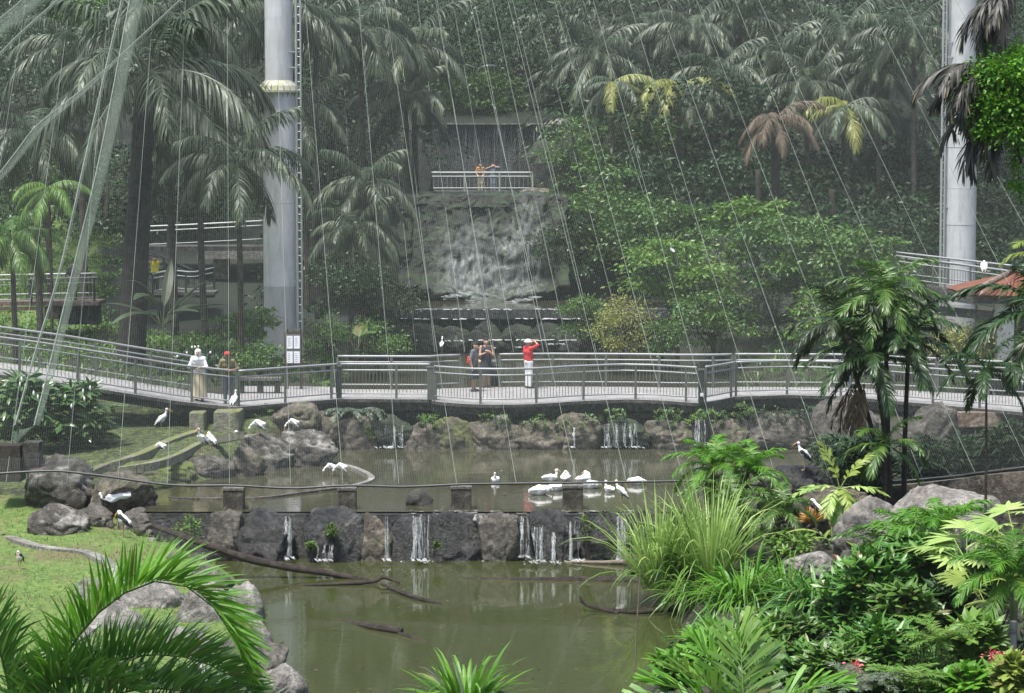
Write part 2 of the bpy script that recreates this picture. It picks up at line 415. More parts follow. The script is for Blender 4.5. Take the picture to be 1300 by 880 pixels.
M['moss'] = m_leaf('moss_tuft', (.06, .12, .02), (.12, .2, .03), .7, .2)
# skin and cloth
for k, c in dict(skin=(.42, .25, .17), skin_dk=(.22, .12, .075), hair=(.012, .010, .010), red_cloth=(.52, .03, .035), white_cloth=(.72, .72, .72),
                 black_cloth=(.022, .024, .03), grey_cloth=(.11, .115, .13), jean=(.12, .14, .18), olive_cloth=(.17, .15, .07), yellow_cloth=(.72, .62, .03),
                 cream_cloth=(.55, .47, .33), orange_cloth=(.42, .2, .05), blue_cloth=(.2, .24, .28), shoe=(.05, .05, .055), strap=(.6, .6, .6)).items():
    M[k] = m_plain(k, c, .8 if 'skin' not in k else .5, 0, .12, 20, .05)
# masts: galvanised cladding, cloudy sheen
m, nt, out = newmat('galvanised_mast')
tc = texco(nt, 'Object'); n1 = noise(nt, .9, 5, .6, tc); n2 = noise(nt, 4, 6, .7, texco(nt, 'Object', (1, 1, .15)))
c = ramp(nt, n1, [(.35, (.52, .525, .525)), (.65, (.66, .665, .67))]); c = mixc(nt, ramp(nt, n2, [(.52, 0.0), (.7, .7)]), c, (.36, .365, .34))
n3 = noise(nt, 2.2, 6, .75, texco(nt, 'Object', (5, 5, .25))); c = mixc(nt, ramp(nt, n3, [(.6, 0.0), (.68, .55)]), c, (.3, .3, .25))
finish(nt, out, c, .36, .2, bump=n1, bstr=.05, bdist=.02); M['mast'] = m
m, nt, out = newmat('mast_sleeve')
n2 = noise(nt, 3, 6, .7, texco(nt, 'Object', (1, 1, .3)))
c = ramp(nt, n2, [(.35, (.34, .345, .335)), (.65, (.48, .485, .47))]); finish(nt, out, c, .5, .2); M['mast_low'] = m
m, nt, out = newmat('mast_flange')
n2 = noise(nt, 6, 6, .7, texco(nt, 'Object')); c = ramp(nt, n2, [(.4, (.4, .4, .37)), (.62, (.26, .27, .12))]); finish(nt, out, c, .6, .1); M['flange'] = m
# water
def m_water(name, deep, bump_scale, bstr, rough=.04):
    m, nt, out = newmat(name)
    tc = texco(nt, 'Object', (1, 1.0, 1)); a = noise(nt, bump_scale, 4, .6, tc, .3); b = noise(nt, bump_scale * 5, 3, .6, tc)
    c = mixc(nt, noise(nt, .25, 3, .5, tc), deep, tuple(x * 1.35 for x in deep))
    finish(nt, out, c, rough, bump=math_(nt, 'ADD', a, math_(nt, 'MULTIPLY', b, .25)), bstr=bstr, bdist=.05, spec=.5)
    return m
M['water'] = m_water('murky_pond_water', (.034, .040, .015), .9, .07)
M['water2'] = m_water('murky_upper_water', (.046, .046, .028), 1.6, .12)
# falling water: streaked white sheet
def m_fall(name, lo, hi, sc=(9, 9, .5), col=(.5, .53, .53), amt=1.0, fade=False):
    m, nt, out = newmat(name)
    n = noise(nt, 1.0, 4, .6, texco(nt, 'Object', sc)); n2 = noise(nt, 3, 3, .6, texco(nt, 'Object'))
    a = math_(nt, 'MULTIPLY', ramp(nt, n, [(lo, 0.0), (hi, 1.0)]), ramp(nt, n2, [(.2, .45), (.6, 1.0)]))
    a = math_(nt, 'MULTIPLY', a, amt)
    if fade: a = math_(nt, 'MULTIPLY', a, N_(nt, 'ShaderNodeAttribute', attribute_name='veil_fade').outputs['Fac'])
    finish(nt, out, col, .5, alpha=a); return m
M['fall'] = m_fall('falling_water', .36, .66, (34, 34, 1.0), amt=.7)
M['foam_soft'] = m_fall('soft_foam', .3, .75, (26, 26, 26), (.7, .72, .72), amt=.75)
M['fall_thin'] = m_fall('thin_water_film', .52, .8, (9, 9, .3), (.36, .38, .385), amt=.6)
M['mist'] = m_fall('misty_water_veil', .36, .8, (4.5, 4.5, .35), (.26, .285, .285), amt=.75, fade=True)
# ground: lawn / soil mix, areas given by the point attribute 'lawn'
m, nt, out = newmat('ground_soil_and_lawn')
tc = texco(nt, 'Object'); n1 = noise(nt, .55, 6, .65, tc); n2 = noise(nt, 6, 6, .7, tc); n3 = noise(nt, 40, 3, .6, tc)
at = N_(nt, 'ShaderNodeAttribute', attribute_name='lawn').outputs['Fac']
soil = ramp(nt, n2, [(.35, (.012, .012, .007)), (.65, (.05, .042, .026))])
soil = mixc(nt, ramp(nt, n1, [(.4, 0.0), (.6, .7)]), soil, (.02, .03, .011))
wd = N_(nt, 'ShaderNodeAttribute', attribute_name='wood').outputs['Fac']
soil = mixc(nt, wd, soil, (.008, .013, .006))  # far ground near black: shade between the trees put into the colour
lawn = ramp(nt, n2, [(.34, (.04, .085, .016)), (.5, (.085, .15, .026)), (.66, (.17, .2, .055))])
lawn = mixc(nt, ramp(nt, n1, [(.5, 0.0), (.68, .75)]), lawn, (.12, .09, .05))
c = mixc(nt, ramp(nt, math_(nt, 'ADD', at, math_(nt, 'MULTIPLY', math_(nt, 'SUBTRACT', n2, .5), .6)), [(.4, 0.0), (.6, 1.0)]), soil, lawn)
finish(nt, out, c, .9, bump=math_(nt, 'ADD', n2, n3), bstr=.6, bdist=.06); M['ground'] = m
# ------------------------------------------------------------------ terrain with three pond basins
def g2(u, v, z): p = G(u, v, z); return (p.x, p.y)
LOW = [g2(200, 706, 0), g2(300, 735, 0), g2(326, 790, 0), g2(350, 850, 0), g2(372, 900, 0), (-3.5, 44), (-3, 36), (2.0, 36), g2(800, 900, 0), g2(845, 845, 0), g2(868, 790, 0), g2(850, 752, 0), g2(815, 722, 0), (3.2, 65.8), (-9.2, 65.8)]
UPP = [(-8.9, 65.6), g2(196, 630, 1.15), g2(240, 614, 1.15), g2(310, 600, 1.15), g2(335, 582, 1.15), g2(430, 568, 1.15), g2(470, 560, 1.15), g2(600, 560, 1.15), g2(1040, 558, 1.15), g2(1075, 598, 1.15), g2(1000, 640, 1.15), (5.4, 65.6)]
MID = [g2(425, 520, 2.0), g2(425, 480, 2.0), g2(470, 448, 2.0), (-5.2, 107), (6.2, 107), g2(860, 452, 2.0), g2(930, 480, 2.0), g2(1000, 516, 2.0), (8.5, 82)]
def poly_sd(X, Y, poly):
    """signed distance, negative inside"""
    d = np.full(X.shape, 1e9); ins = np.zeros(X.shape, bool); n = len(poly)
    for i in range(n):
        x0, y0 = poly[i]; x1, y1 = poly[(i + 1) % n]
        dx, dy = x1 - x0, y1 - y0
        t = np.clip(((X - x0) * dx + (Y - y0) * dy) / (dx * dx + dy * dy + 1e-9), 0, 1)
        d = np.minimum(d, np.hypot(X - x0 - t * dx, Y - y0 - t * dy))
        c = ((y0 > Y) != (y1 > Y)) & (X < (x1 - x0) * (Y - y0) / (y1 - y0 + 1e-12) + x0)
        ins ^= c
    return np.where(ins, -d, d)
def sstep(a, b, x):
    t = np.clip((x - a) / (b - a), 0, 1); return t * t * (3 - 2 * t)
def lump(X, Y):
    return .12 * np.sin(X * 1.1 + .6 * Y) + .09 * np.sin(Y * 1.7 - .7 * X + 1) + .06 * np.sin(3.1 * X + 2.3 * Y)
def height(X, Y):
    X = np.asarray(X, float); Y = np.asarray(Y, float)
    lz = np.interp(Y, [-30, 20, 38, 50, 58, 64, 68, 72, 83, 90, 98, 106, 130, 160, 200, 330], [4, 3, .9, .55, .6, .75, 1.1, 1.55, 2.35, 2.45, 2.8, 3.5, 9.3, 17, 27, 105])  # unseen far slope made steep so the ponds mirror no sky
    rz = np.interp(Y, [-30, 20, 34, 45, 56, 64, 70, 76, 83, 92, 100, 110, 130, 160, 200, 330], [4, 3, 1.2, .6, .5, .8, 1.25, 1.7, 2.3, 2.6, 3.4, 5.5, 10.5, 18, 27, 105])
    w = sstep(-4, 4, X)
    h = lz * (1 - w) + rz * w
    h = h + np.where(Y > 100, 2.2 * lump(X * .25, Y * .25), lump(X, Y)) * np.interp(Y, [40, 100, 140], [.5, .6, 1.2])
    # the hollow of the waterfall: upper basin and cliff shelf
    hol = sstep(9.5, 7.0, np.abs(X + .6)) * (Y > 100)
    shelf = np.interp(Y, [100, 104, 105.5, 112, 115.5, 117, 126, 141, 145, 165, 200, 330], [1.2, 1.4, 3.2, 3.3, 3.5, 7.4, 7.6, 7.7, 11, 17, 27, 105])
    h = h * (1 - hol) + np.minimum(h, shelf) * hol
    for poly, wl, edge in ((LOW, 0.0, .9), (UPP, 1.15, 1.2), (MID, 2.0, 1.2)):
        sd = poly_sd(X, Y, poly)
        h = np.where(sd < 0, np.minimum(h, wl - .05 - .55 * sstep(0, -1.2, sd)), np.where(sd < edge, np.minimum(h, wl + .02 + (h - wl) * sstep(0, edge, sd)), h))
    return h
def hz(x, y): return float(height(np.array([x]), np.array([y]))[0])
def lawnness(X, Y):
    u = 650 + X * F / np.maximum(Y, 1)
    a = sstep(69.5, 66.5, Y) * sstep(-4.0, -5.5, X) * np.where(Y > 63, sstep(-7.5, -8.6, X), 1)                       # lawn by the lower pond
    a = np.maximum(a, .47 * sstep(67, 69, Y) * sstep(86, 83, Y) * sstep(-6, -7.5, X))   # thin grass slope under the bridge
    a = np.maximum(a, 1.0 * sstep(101, 105, Y) * sstep(150, 100, u) * sstep(135, 120, Y))  # slope behind the walkway
    return np.maximum(a, np.where(Y > 100, .05, .32))
xs = np.concatenate([np.linspace(-160, -34, 22), np.arange(-33, 33.01, .6), np.linspace(34, 160, 22)])
ys = np.concatenate([np.linspace(-60, 34, 14), np.arange(36, 112, .6), np.arange(112, 150, 1.5), np.linspace(152, 340, 36)])
XX, YY = np.meshgrid(xs, ys, indexing='ij')
ZZ = height(XX, YY)
mb = MB(); nx, ny = XX.shape
ii = (np.arange(nx - 1)[:, None] * ny + np.arange(ny - 1)[None, :]).reshape(-1)
mb.add(np.stack([XX, YY, ZZ], -1).reshape(-1, 3), np.stack([ii, ii + ny, ii + ny + 1, ii + 1], 1))
o = mb.build('ground', M['ground'], smooth=True); tag(o, kind='structure')
att = o.data.attributes.new('wood', 'FLOAT', 'POINT'); att.data.foreach_set('value', sstep(99, 106, YY).reshape(-1).astype(np.float32))
att = o.data.attributes.new('lawn', 'FLOAT', 'POINT'); att.data.foreach_set('value', lawnness(XX, YY).reshape(-1).astype(np.float32))

def sheet(name, poly, z, mat):
    bm = bmesh.new(); f = bm.faces.new([bm.verts.new((x, y, z)) for x, y in poly])
    bmesh.ops.triangulate(bm, faces=[f]); me = bpy.data.meshes.new(name); bm.to_mesh(me); bm.free(); me.materials.append(mat)
    return tag(link(name, me), kind='structure')
def grow(poly, k=.9):
    cx = sum(p[0] for p in poly) / len(poly); cy = sum(p[1] for p in poly) / len(poly)
    return [(x + k * (x - cx) / math.hypot(x - cx, y - cy), y + k * (y - cy) / math.hypot(x - cx, y - cy)) for x, y in poly]
LOWW = [(-13, 65.6), (-13, 30), (8.5, 30), (8.5, 65.6)]
def clipband(poly, ymin, ymax): return [(x, min(max(y, ymin), ymax)) for x, y in poly]
sheet('lower_pond_water', clipband(grow(LOW), 20, 65.7), 0.0, M['water'])
sheet('upper_pond_water', clipband(grow(UPP), 65.35, 83), 1.15, M['water2'])
sheet('middle_pool_water', clipband(grow(MID), 80.6, 105.6), 2.0, M['water2'])
sheet('high_pool_water', [(-6.5, 105.1), (6.5, 105.1), (6.5, 113), (-6.5, 113)], 3.68, M['water2'])

# ------------------------------------------------------------------ rocks
def rock_mesh(name, size, seed, mat, facets=5, rough=.16, sq=1.0, sub=4):
    r_ = random.Random(seed)
    bm = bmesh.new(); bmesh.ops.create_icosphere(bm, subdivisions=5 if size[0] > 1.0 else sub, radius=1.0)
    pl = []
    for _ in range(facets + 7):
        a, e = r_.uniform(0, 2 * math.pi), r_.uniform(-.5, 1.3)
        pl.append((Vector((math.cos(a) * math.cos(e), math.sin(a) * math.cos(e), math.sin(e))), r_.uniform(.66, .9)))
    off = Vector((seed * 3.7, seed * 1.3, seed * .7))
    for v in bm.verts:
        p = v.co.copy()
        if sq > 1.0:
            m_ = max(abs(p.x), abs(p.y), abs(p.z)); p = p.lerp(p / m_ * .86, min(1, sq - 1.0))
        w_ = Vector((mnoise.noise(p * 1.1 + off), mnoise.noise(p * 1.1 + off + Vector((9, 0, 0))), mnoise.noise(p * 1.1 + off + Vector((0, 9, 0))))) * rough * 1.3
        p += w_
        for n_, d_ in pl:
            k = p.dot(n_) - d_
            if k > 0: p -= n_ * k * .9
        q = p * 2.2 + off
        f = mnoise.fractal(q, .8, 2.2, 6); r2 = 1 - abs(mnoise.noise(q * .9 + Vector((3, 3, 3))))
        p *= 1 + rough * .55 * f - .10 * max(0, r2 - .86) / .14
        v.co = Vector((p.x * size[0] / 2, p.y * size[1] / 2, p.z * size[2] / 2))
    me = bpy.data.meshes.new(name); bm.to_mesh(me); bm.free(); me.materials.append(mat)
    me.polygons.foreach_set('use_smooth', [True] * len(me.polygons))
    return me
NSEED = [100]
def boulder(u0, v0, u1, v1, d, mat, label, depth=.9, facets=5, sq=1.15, rz=0.0, sink=.18, group=None, name='boulder', rough=.16):
    NSEED[0] += 1
    a, b = P(u0, v0, d), P(u1, v1, d)
    r_ = random.Random(NSEED[0]); w, h = (b.x - a.x) * 1.22, (a.z - b.z) * (1 + sink) * 1.22
    me = rock_mesh(name, (w, max(w * depth, .3), h), NSEED[0], M[mat], facets, rough, sq)
    o = link(name, me, None, ((a.x + b.x) / 2, d + .25 * w * depth, a.z - h / 2 + .07 * h)); o.rotation_euler = (0, 0, rz)
    return tag(o, label, 'boulder', group)
# left bank
boulder(22, 584, 116, 642, 66.9, 'rock_splash_lit_top', 'largest square dark boulder below the net anchor stump', .8, 6, 1.5)
boulder(30, 646, 108, 685, 64.2, 'rock_splash_lit_top', 'long low rounded boulder on the lawn below the square boulder', .7, 4)
boulder(88, 643, 145, 684, 65.0, 'rock', 'short grey boulder touching the end of the long low boulder', .9, 5)
o = boulder(114, 598, 186, 652, 66.2, 'rock_brown', 'dark boulder topped with a white patch of droppings', .9, 5)
boulder(146, 650, 204, 692, 65.2, 'rock', 'grey boulder at the top end of the long fallen log', .9, 5)
boulder(155, 582, 246, 616, 71.0, 'rock_moss', 'low sloping boulder at the waterline in front of the curved kerb', .6, 4)
boulder(120, 590, 172, 625, 71.5, 'rock', 'flat grey boulder behind the one with the white patch', .6, 4)
boulder(238, 578, 296, 612, 72.0, 'rock', 'low rock at the water edge under the pair of standing storks', .7, 5)
boulder(288, 572, 332, 606, 72.6, 'rock_brown', 'small dark rounded rock at the water edge with pale streaks', .8, 3)
boulder(298, 553, 372, 602, 74.2, 'rock_splash_lit_top', 'pale flat topped boulder where a white stork bends down', .8, 6, 1.4)
boulder(352, 547, 422, 592, 74.8, 'rock_splash_lit_top', 'pale peaked boulder with an ibis standing on top', .8, 6, 1.2)
boulder(345, 514, 402, 552, 78.4, 'rock_brown', 'brown boulder under the bridge deck behind the ibis', .8, 4)
boulder(392, 524, 436, 560, 78.9, 'rock_brown', 'small brown boulder beside the grey green fern under the bridge', .8, 4)
boulder(516, 622, 546, 645, 66.6, 'concrete_dk', 'dark round stone sitting in the shallow upper pond', .8, 3, 1.0)
# pale fallen kerb in the upper pond, a curved low edge
def strip(name, pts, w, h, mat, **kw):
    mb = MB(); q = [Vector(p) for p in pts]
    for i in range(len(q) - 1):
        a, b = q[i], q[i + 1]; t = (b - a).normalized(); s = Vector((-t.y, t.x, 0)).normalized() * w / 2
        mb.add([a - s, a + s, b + s, b - s, a - s - Vector((0, 0, h)), a + s - Vector((0, 0, h)), b + s - Vector((0, 0, h)), b - s - Vector((0, 0, h))],
               [(0, 3, 2, 1), (4, 5, 6, 7), (0, 1, 5, 4), (2, 3, 7, 6), (1, 2, 6, 5), (3, 0, 4, 7)])
    return mb.build(name, M[mat], loc=q[0], **kw)
def smooth_pts(pts, n=24):
    pts = np.array([tuple(p) for p in pts], float); m = len(pts); t = np.linspace(0, m - 1, n); out = []
    for x in t:
        i = min(int(x), m - 2); f = x - i
        p0, p1, p2, p3 = pts[max(i - 1, 0)], pts[i], pts[i + 1], pts[min(i + 2, m - 1)]
        out.append(.5 * ((2 * p1) + (-p0 + p2) * f + (2 * p0 - 5 * p1 + 4 * p2 - p3) * f * f + (-p0 + 3 * p1 - 3 * p2 + p3) * f ** 3))
    return [Vector(p) for p in out]
o = strip('pond_kerb', smooth_pts([G(402, 583, 1.2), G(440, 590, 1.2), G(462, 598, 1.22), G(472, 606, 1.22), G(462, 612, 1.2), G(440, 617, 1.2)]), .16, .25, 'rock_pale')
tag(o, 'pale curved kerb standing just above the upper pond by two wading birds', 'kerb')
o = strip('pond_kerb', smooth_pts([G(215, 631, 1.2), G(260, 632, 1.2), G(330, 631, 1.2), G(380, 625, 1.2), G(428, 619, 1.2)]), .12, .25, 'rock')
tag(o, 'thin straight pale kerb line breaking the surface near the left dam post', 'kerb')
# channel kerbs and culvert on the grass slope
for pts, lab, w in (([(305, 548), (262, 558), (225, 576), (195, 586), (150, 593)], 'lower pale kerb curving down the slope from the culvert', .2),
                    ([(250, 546), (215, 558), (175, 576), (130, 590), (98, 606)], 'upper mossy kerb curving down the slope from the culvert', .28)):
    q = []
    for u, v in pts:
        p = G(u, v, 1.9); 
        for _ in range(12): p = G(u, v, hz(p.x, p.y) + .10)
        q.append(p)
    tag(strip('channel_kerb', smooth_pts(q), w, .22, 'concrete_moss'), lab, 'kerb')
def block(name, u0, v0, u1, v1, d, dep, mat, label, cat, rz=0):
    a, b = P(u0, v0, d), P(u1, v1, d); mb = MB()
    mb.box((0, 0, 0), (b.x - a.x, dep, a.z - b.z + .3), 0)
    o = mb.build(name, M[mat], loc=(0, 0, 0)); o.location = ((a.x + b.x) / 2, d + dep / 2, (a.z + b.z) / 2 - .15); o.rotation_euler[2] = rz
    bv = o.modifiers.new('Bevel', 'BEVEL'); bv.width = .03; bv.segments = 2
    return tag(o, label, cat)
block('culvert_block', 271, 523, 304, 553, 77.2, 1.3, 'concrete_moss', 'wide mossy concrete block of the culvert with a stork on it', 'concrete block')
block('culvert_block', 240, 524, 259, 550, 77.2, 1.2, 'concrete_moss', 'narrow concrete block on the far side of the culvert opening', 'concrete block')
block('culvert_gap_shade', 255, 528, 275, 556, 78.2, .3, 'dark_wall', 'dark slab added for the shade in the gap between the culvert blocks', 'wall')  # dark slab stands in for the shade inside the culvert opening
# near left bank pale rocks, paving edge
boulder(150, 742, 235, 805, 55.2, 'rock_pale', 'pale boulder on the bank half hidden behind the big palm frond', .8, 5)
boulder(215, 752, 300, 830, 53.2, 'rock_pale', 'pale boulder at the pond edge under the drooping frond tip', .8, 5)
boulder(120, 770, 185, 850, 52.4, 'rock_pale', 'tan boulder in front of the lawn behind the dark frond', .9, 5)
boulder(262, 812, 366, 885, 50.5, 'rock', 'grey angular boulder at the water edge at the bottom of the view', .8, 6, 1.3)
boulder(185, 800, 268, 880, 50.2, 'rock_pale', 'pale boulder beside the grey angular one, behind the dark frond', .8, 5)
for i, bx in enumerate(((232, 722, 290, 760, 57.5), (285, 742, 332, 800, 54.6), (300, 790, 345, 840, 52.4), (92, 735, 150, 790, 55.5), (60, 800, 130, 870, 51.5), (330, 848, 385, 900, 48.6), (195, 704, 240, 728, 60.5), (238, 704, 268, 728, 61.0), (110, 850, 200, 905, 48.6), (195, 862, 290, 915, 47.8), (20, 840, 110, 910, 48.0))):
    boulder(*bx, 'rock_pale' if i not in (0, 6, 7) else 'rock', 'bank rock %s' % ('at the pond edge just under the arching frond', 'at the waterline under the frond tip', 'at the waterline below the frond tip', 'on the lawn edging behind the frond stalk', 'pale and low behind the frond base', 'at the waterline in the lowest corner of the bank', 'small and grey beside the stone slab', 'small and grey near the start of the log', 'pale at the bottom edge under the dark fronds', 'pale at the bottom edge right of its twin under the dark fronds', 'pale in the bottom left corner')[i], .9, 5)
q = []
for u, v in ((0, 676), (40, 690), (75, 696), (110, 700), (140, 715), (150, 735), (140, 770), (110, 800), (70, 825), (20, 845)):
    p = G(u, v, .7)
    for _ in range(10): p = G(u, v, hz(p.x, p.y) + .06)
    q.append(p)
tag(strip('lawn_edging', smooth_pts(q, 40), .28, .3, 'rock_pale'), 'pale stone edging curving round the lower lawn', 'edging')
block('stone_slab', 118, 692, 190, 704, 62.6, 1.2, 'rock_pale', 'flat pale stone slab at the foot of the sitting stork', 'stone slab')

# ------------------------------------------------------------------ dam between the ponds
mb = MB()
n = 60; x0, x1 = P(188, 650, 65.2).x, P(905, 650, 65.2).x
for i in range(n):
    xa, xb = x0 + (x1 - x0) * i / n, x0 + (x1 - x0) * (i + 1) / n
    j = .10 * mnoise.noise(Vector((xa * 1.3, 0, 3))); k = .10 * mnoise.noise(Vector((xb * 1.3, 0, 3)))
    mb.add([(xa, 65.0 + j, -.6), (xb, 65.0 + k, -.6), (xb, 65.15 + k, 1.11), (xa, 65.15 + j, 1.11), (xb, 65.9, 1.12), (xa, 65.9, 1.12), (xb, 65.9, -.6), (xa, 65.9, -.6)],
           [(0, 1, 2, 3), (3, 2, 4, 5), (5, 4, 6, 7)])
tag(mb.build('dam_wall', M['rock_wet'], loc=(0, 65.2, 0)), 'low wet stone dam wall holding back the upper pond', 'dam')
dam = [((262, 654, 304, 700), 'rock', 'light brown rounded stone at the left end of the dam'),
       ((300, 651, 372, 716), 'rock_wet', 'angular dam boulder with a green moss streak beside the log'),
       ((386, 652, 462, 717), 'rock_wet', 'wide dark dam boulder left of the thin single water jet'),
       ((455, 654, 494, 714), 'rock_brown', 'narrow dark dam boulder behind the thin single water jet'),
       ((494, 654, 528, 714), 'rock_wet', 'narrow dam boulder left of the widest white fall'),
       ((542, 655, 562, 712), 'rock_wet', 'small pitted dark stone right of the widest white fall'),
       ((552, 653, 612, 716), 'rock_wet', 'dam boulder with a pale vertical streak under a concrete post'),
       ((606, 653, 662, 716), 'rock', 'smooth grey dam boulder left of the dark gap in the dam'),
       ((676, 654, 732, 712), 'rock_wet', 'dam boulder with a double white fall on its face'),
       ((746, 656, 802, 712), 'rock_wet', 'dam boulder with mossy left edge at the right end of the dam'),
       ((800, 656, 850, 712), 'rock_wet', 'last dam boulder mostly hidden behind the tall grass')]
for bx, mt, lab in dam:
    bx = (bx[0] - 2, bx[1] - random.choice((1, 2, 4, 6)), bx[2] + 2, bx[3])
    boulder(*bx, 64.75, mt, lab, .7, 3, 1.85, sink=.3, rough=.15)
# posts carrying the net cable
def dam_post(u, v0, v1, w, label):
    a = P(u, v0, 66.0); zb = min(1.0, P(u, v1, 66.0).z)
    ww = w * 66 / F
    t = thing('net_post', label, 'post', (a.x, 66.0, zb), 'concrete posts along the dam')
    b = MB(); b.box((a.x, 66.0, (a.z - .05 + zb) / 2), (ww, ww * .9, a.z - .05 - zb))
    s = b.build('shaft', M['post_wood'], t); bv = s.modifiers.new('Bevel', 'BEVEL'); bv.width = .02
    b = MB(); b.box((a.x, 66.0, a.z - .02), (ww * 1.05, ww * .95, .06)); b.build('cap', M['concrete'], t)
    b = MB(); b.box((a.x, 65.95, zb + .02), (ww * 1.12, ww * 1.05, .10)); b.build('footing', M['rock_brown'], t)
dam_post(297, 619, 650, 26, 'dark mossy dam post nearest the left bank')
dam_post(441, 619, 655, 23, 'dark dam post beside the curved kerb')
dam_post(585.5, 617, 652, 26, 'brown and black dam post left of the white bird flock')
dam_post(727, 616, 652, 26, 'dam post in the middle of the white bird flock')
# anchor stump on the left with net sail
t = thing('anchor_block', 'dark timber and concrete anchor block at the foot of the net straps', 'anchor block', P(20, 600, 66.8))
b = MB(); a, c = P(-6, 566, 66.8), P(26, 612, 66.8); b.box(((a.x + c.x) / 2, 67.2, (a.z + c.z) / 2), (c.x - a.x, .8, a.z - c.z)); b.build('timber_block', M['bark_dk'], t)
b = MB(); a, c = P(27, 563, 66.9), P(49, 600, 66.9); b.box(((a.x + c.x) / 2, 67.3, (a.z + c.z) / 2), (c.x - a.x, .6, a.z - c.z)); b.build('concrete_pier', M['concrete_dk'], t)

# ------------------------------------------------------------------ falling water
def fall(u0, u1, v0, v1, d, nstr, mat='foam', foam=True, spread=.0, sheetmat='fall', kind='structure', name='waterfall'):
    """a few ragged strands over a thin film"""
    mb = MB(); a, b = P(u0, v0, d), P(u1, v1, d); w, h = b.x - a.x, a.z - b.z
    mats = [M[sheetmat], M['foam_soft']]
    m = 12
    for i in range(max(2, int(nstr * 1.7))):     # ribbons of broken water of unequal width and length
        cx = a.x + w * random.random(); hw = random.choice((.008, .012, .02, .035)); top = random.uniform(0, .08) * h; bot = h * random.choice((1, 1, 1, random.uniform(.35, .9))); yo = random.uniform(-.03, .03); ph = random.random() * 6
        V = []
        for j in range(m + 1):
            f = j / m; ww = hw * (.55 + .7 * f) * (1 + .35 * math.sin(f * 9 + ph)); y = d - .13 + yo - .17 * math.sin(math.pi * .5 * f) - .08 * f; z = a.z + .04 - top - (bot - top) * f; xx = cx + .012 * math.sin(f * 5 + ph)
            V += [(xx - ww, y, z), (xx, y - .012, z), (xx + ww, y, z)]
        mb.add(V, [(j * 3 + k, j * 3 + k + 1, j * 3 + k + 4, j * 3 + k + 3) for j in range(m) for k in (0, 1)])
    nf = len(mb.Fq)
    if foam:
        for i in range(int(8 + w * 22)):
            x = a.x + w * random.uniform(-.1, 1.1); y = d - .40 + random.gauss(0, .09); r = random.uniform(.02, .08)
            mb.tube([(x, y, b.z + .003), (x + .01, y, b.z + random.uniform(.008, .03))], [r, r * .3], 7)
    o = mb.build(name, mats, loc=a)
    o.data.polygons.foreach_set('material_index', [0] * nf + [1] * (len(mb.Fq) - nf))
    return tag(o, kind=kind)
for f in ((488, 497, 655, 708, 64.5, 3), (524, 545, 654, 708, 64.5, 9), (362, 374, 656, 706, 64.7, 4), (660, 672, 656, 704, 64.7, 5), (674, 690, 668, 710, 64.3, 7), (700, 708, 676, 710, 64.3, 4),
          (724, 736, 660, 708, 64.6, 4), (782, 800, 656, 708, 64.5, 7), (404, 424, 692, 708, 64.5, 3), (600, 612, 654, 664, 64.6, 2)):
    fall(*f, foam=f[3] > 700)
# white lip of water along the crest, and drifting foam below the dam
mb = MB()
for i in range(70):
    u = random.uniform(520, 830); p = G(u, random.uniform(648, 652.5), 1.155); r = random.uniform(.008, .03)
    mb.tube([p, p + Vector((r * 5, 0, .004))], [r*.5, r * .3], 5, flat=.5)
for i in range(110):
    u = random.choice((random.gauss(535, 14), random.gauss(690, 22), random.gauss(740,14), random.uniform(480, 790))); p = G(u, random.gauss(711, 1.6), .002); r = random.uniform(.01, .06)
    mb.tube([p, p + Vector((0, 0, .012))], [r, r * .5], 5)
tag(mb.build('foam', M['foam_soft'], loc=(0, 65, 1)), kind='stuff')
# ------------------------------------------------------------------ foot bridge
ZD = 2.5
front_px = [(300, 517), (360, 512), (430, 506.5), (545, 507), (552, 510), (600, 513.5), (640, 514), (680, 513), (730, 509.5), (790, 507), (830, 508), (860, 510), (889, 512), (912, 508), (935, 503.5), (1000, 501.5), (1060, 503), (1120, 507.5), (1180, 513), (1240, 518.5), (1300, 523.5), (1380, 531)]
back_px = [(300, 490), (425, 491), (428, 494), (545, 494.5), (560, 493), (620, 491.5), (700, 490.5), (800, 491), (860, 492), (905, 492), (935, 491), (1060, 491.5), (1180, 497), (1300, 504), (1380, 509)]
def resample(p, step):
    p = [Vector(q) for q in p]; out = [p[0]]; acc = 0
    for a, b in zip(p, p[1:]):
        L = (b - a).length; t = step - acc
        while t <= L: out.append(a + (b - a) * t / L); t += step
        acc = (acc + L) % step if L else acc
    if (out[-1] - p[-1]).length > step * .3: out.append(p[-1])
    return out
FR = [G(u, v, ZD) for u, v in front_px]; BK = [G(u, v, ZD) for u, v in back_px]
FRL = [P(-60, 468, 75.2), P(50, 482, 76.0), P(140, 496, 76.8), P(230, 510, 77.6), P(300, 517, FR[0].y)]      # ramp rising to the left
FRL[-1] = FR[0].copy()
BKL = [p + Vector((.25, 3.0, 0)) for p in FRL]
t = thing('foot_bridge', 'curved grey concrete foot bridge crossing between the ponds with a bulging platform', 'bridge', (0, 80, ZD))
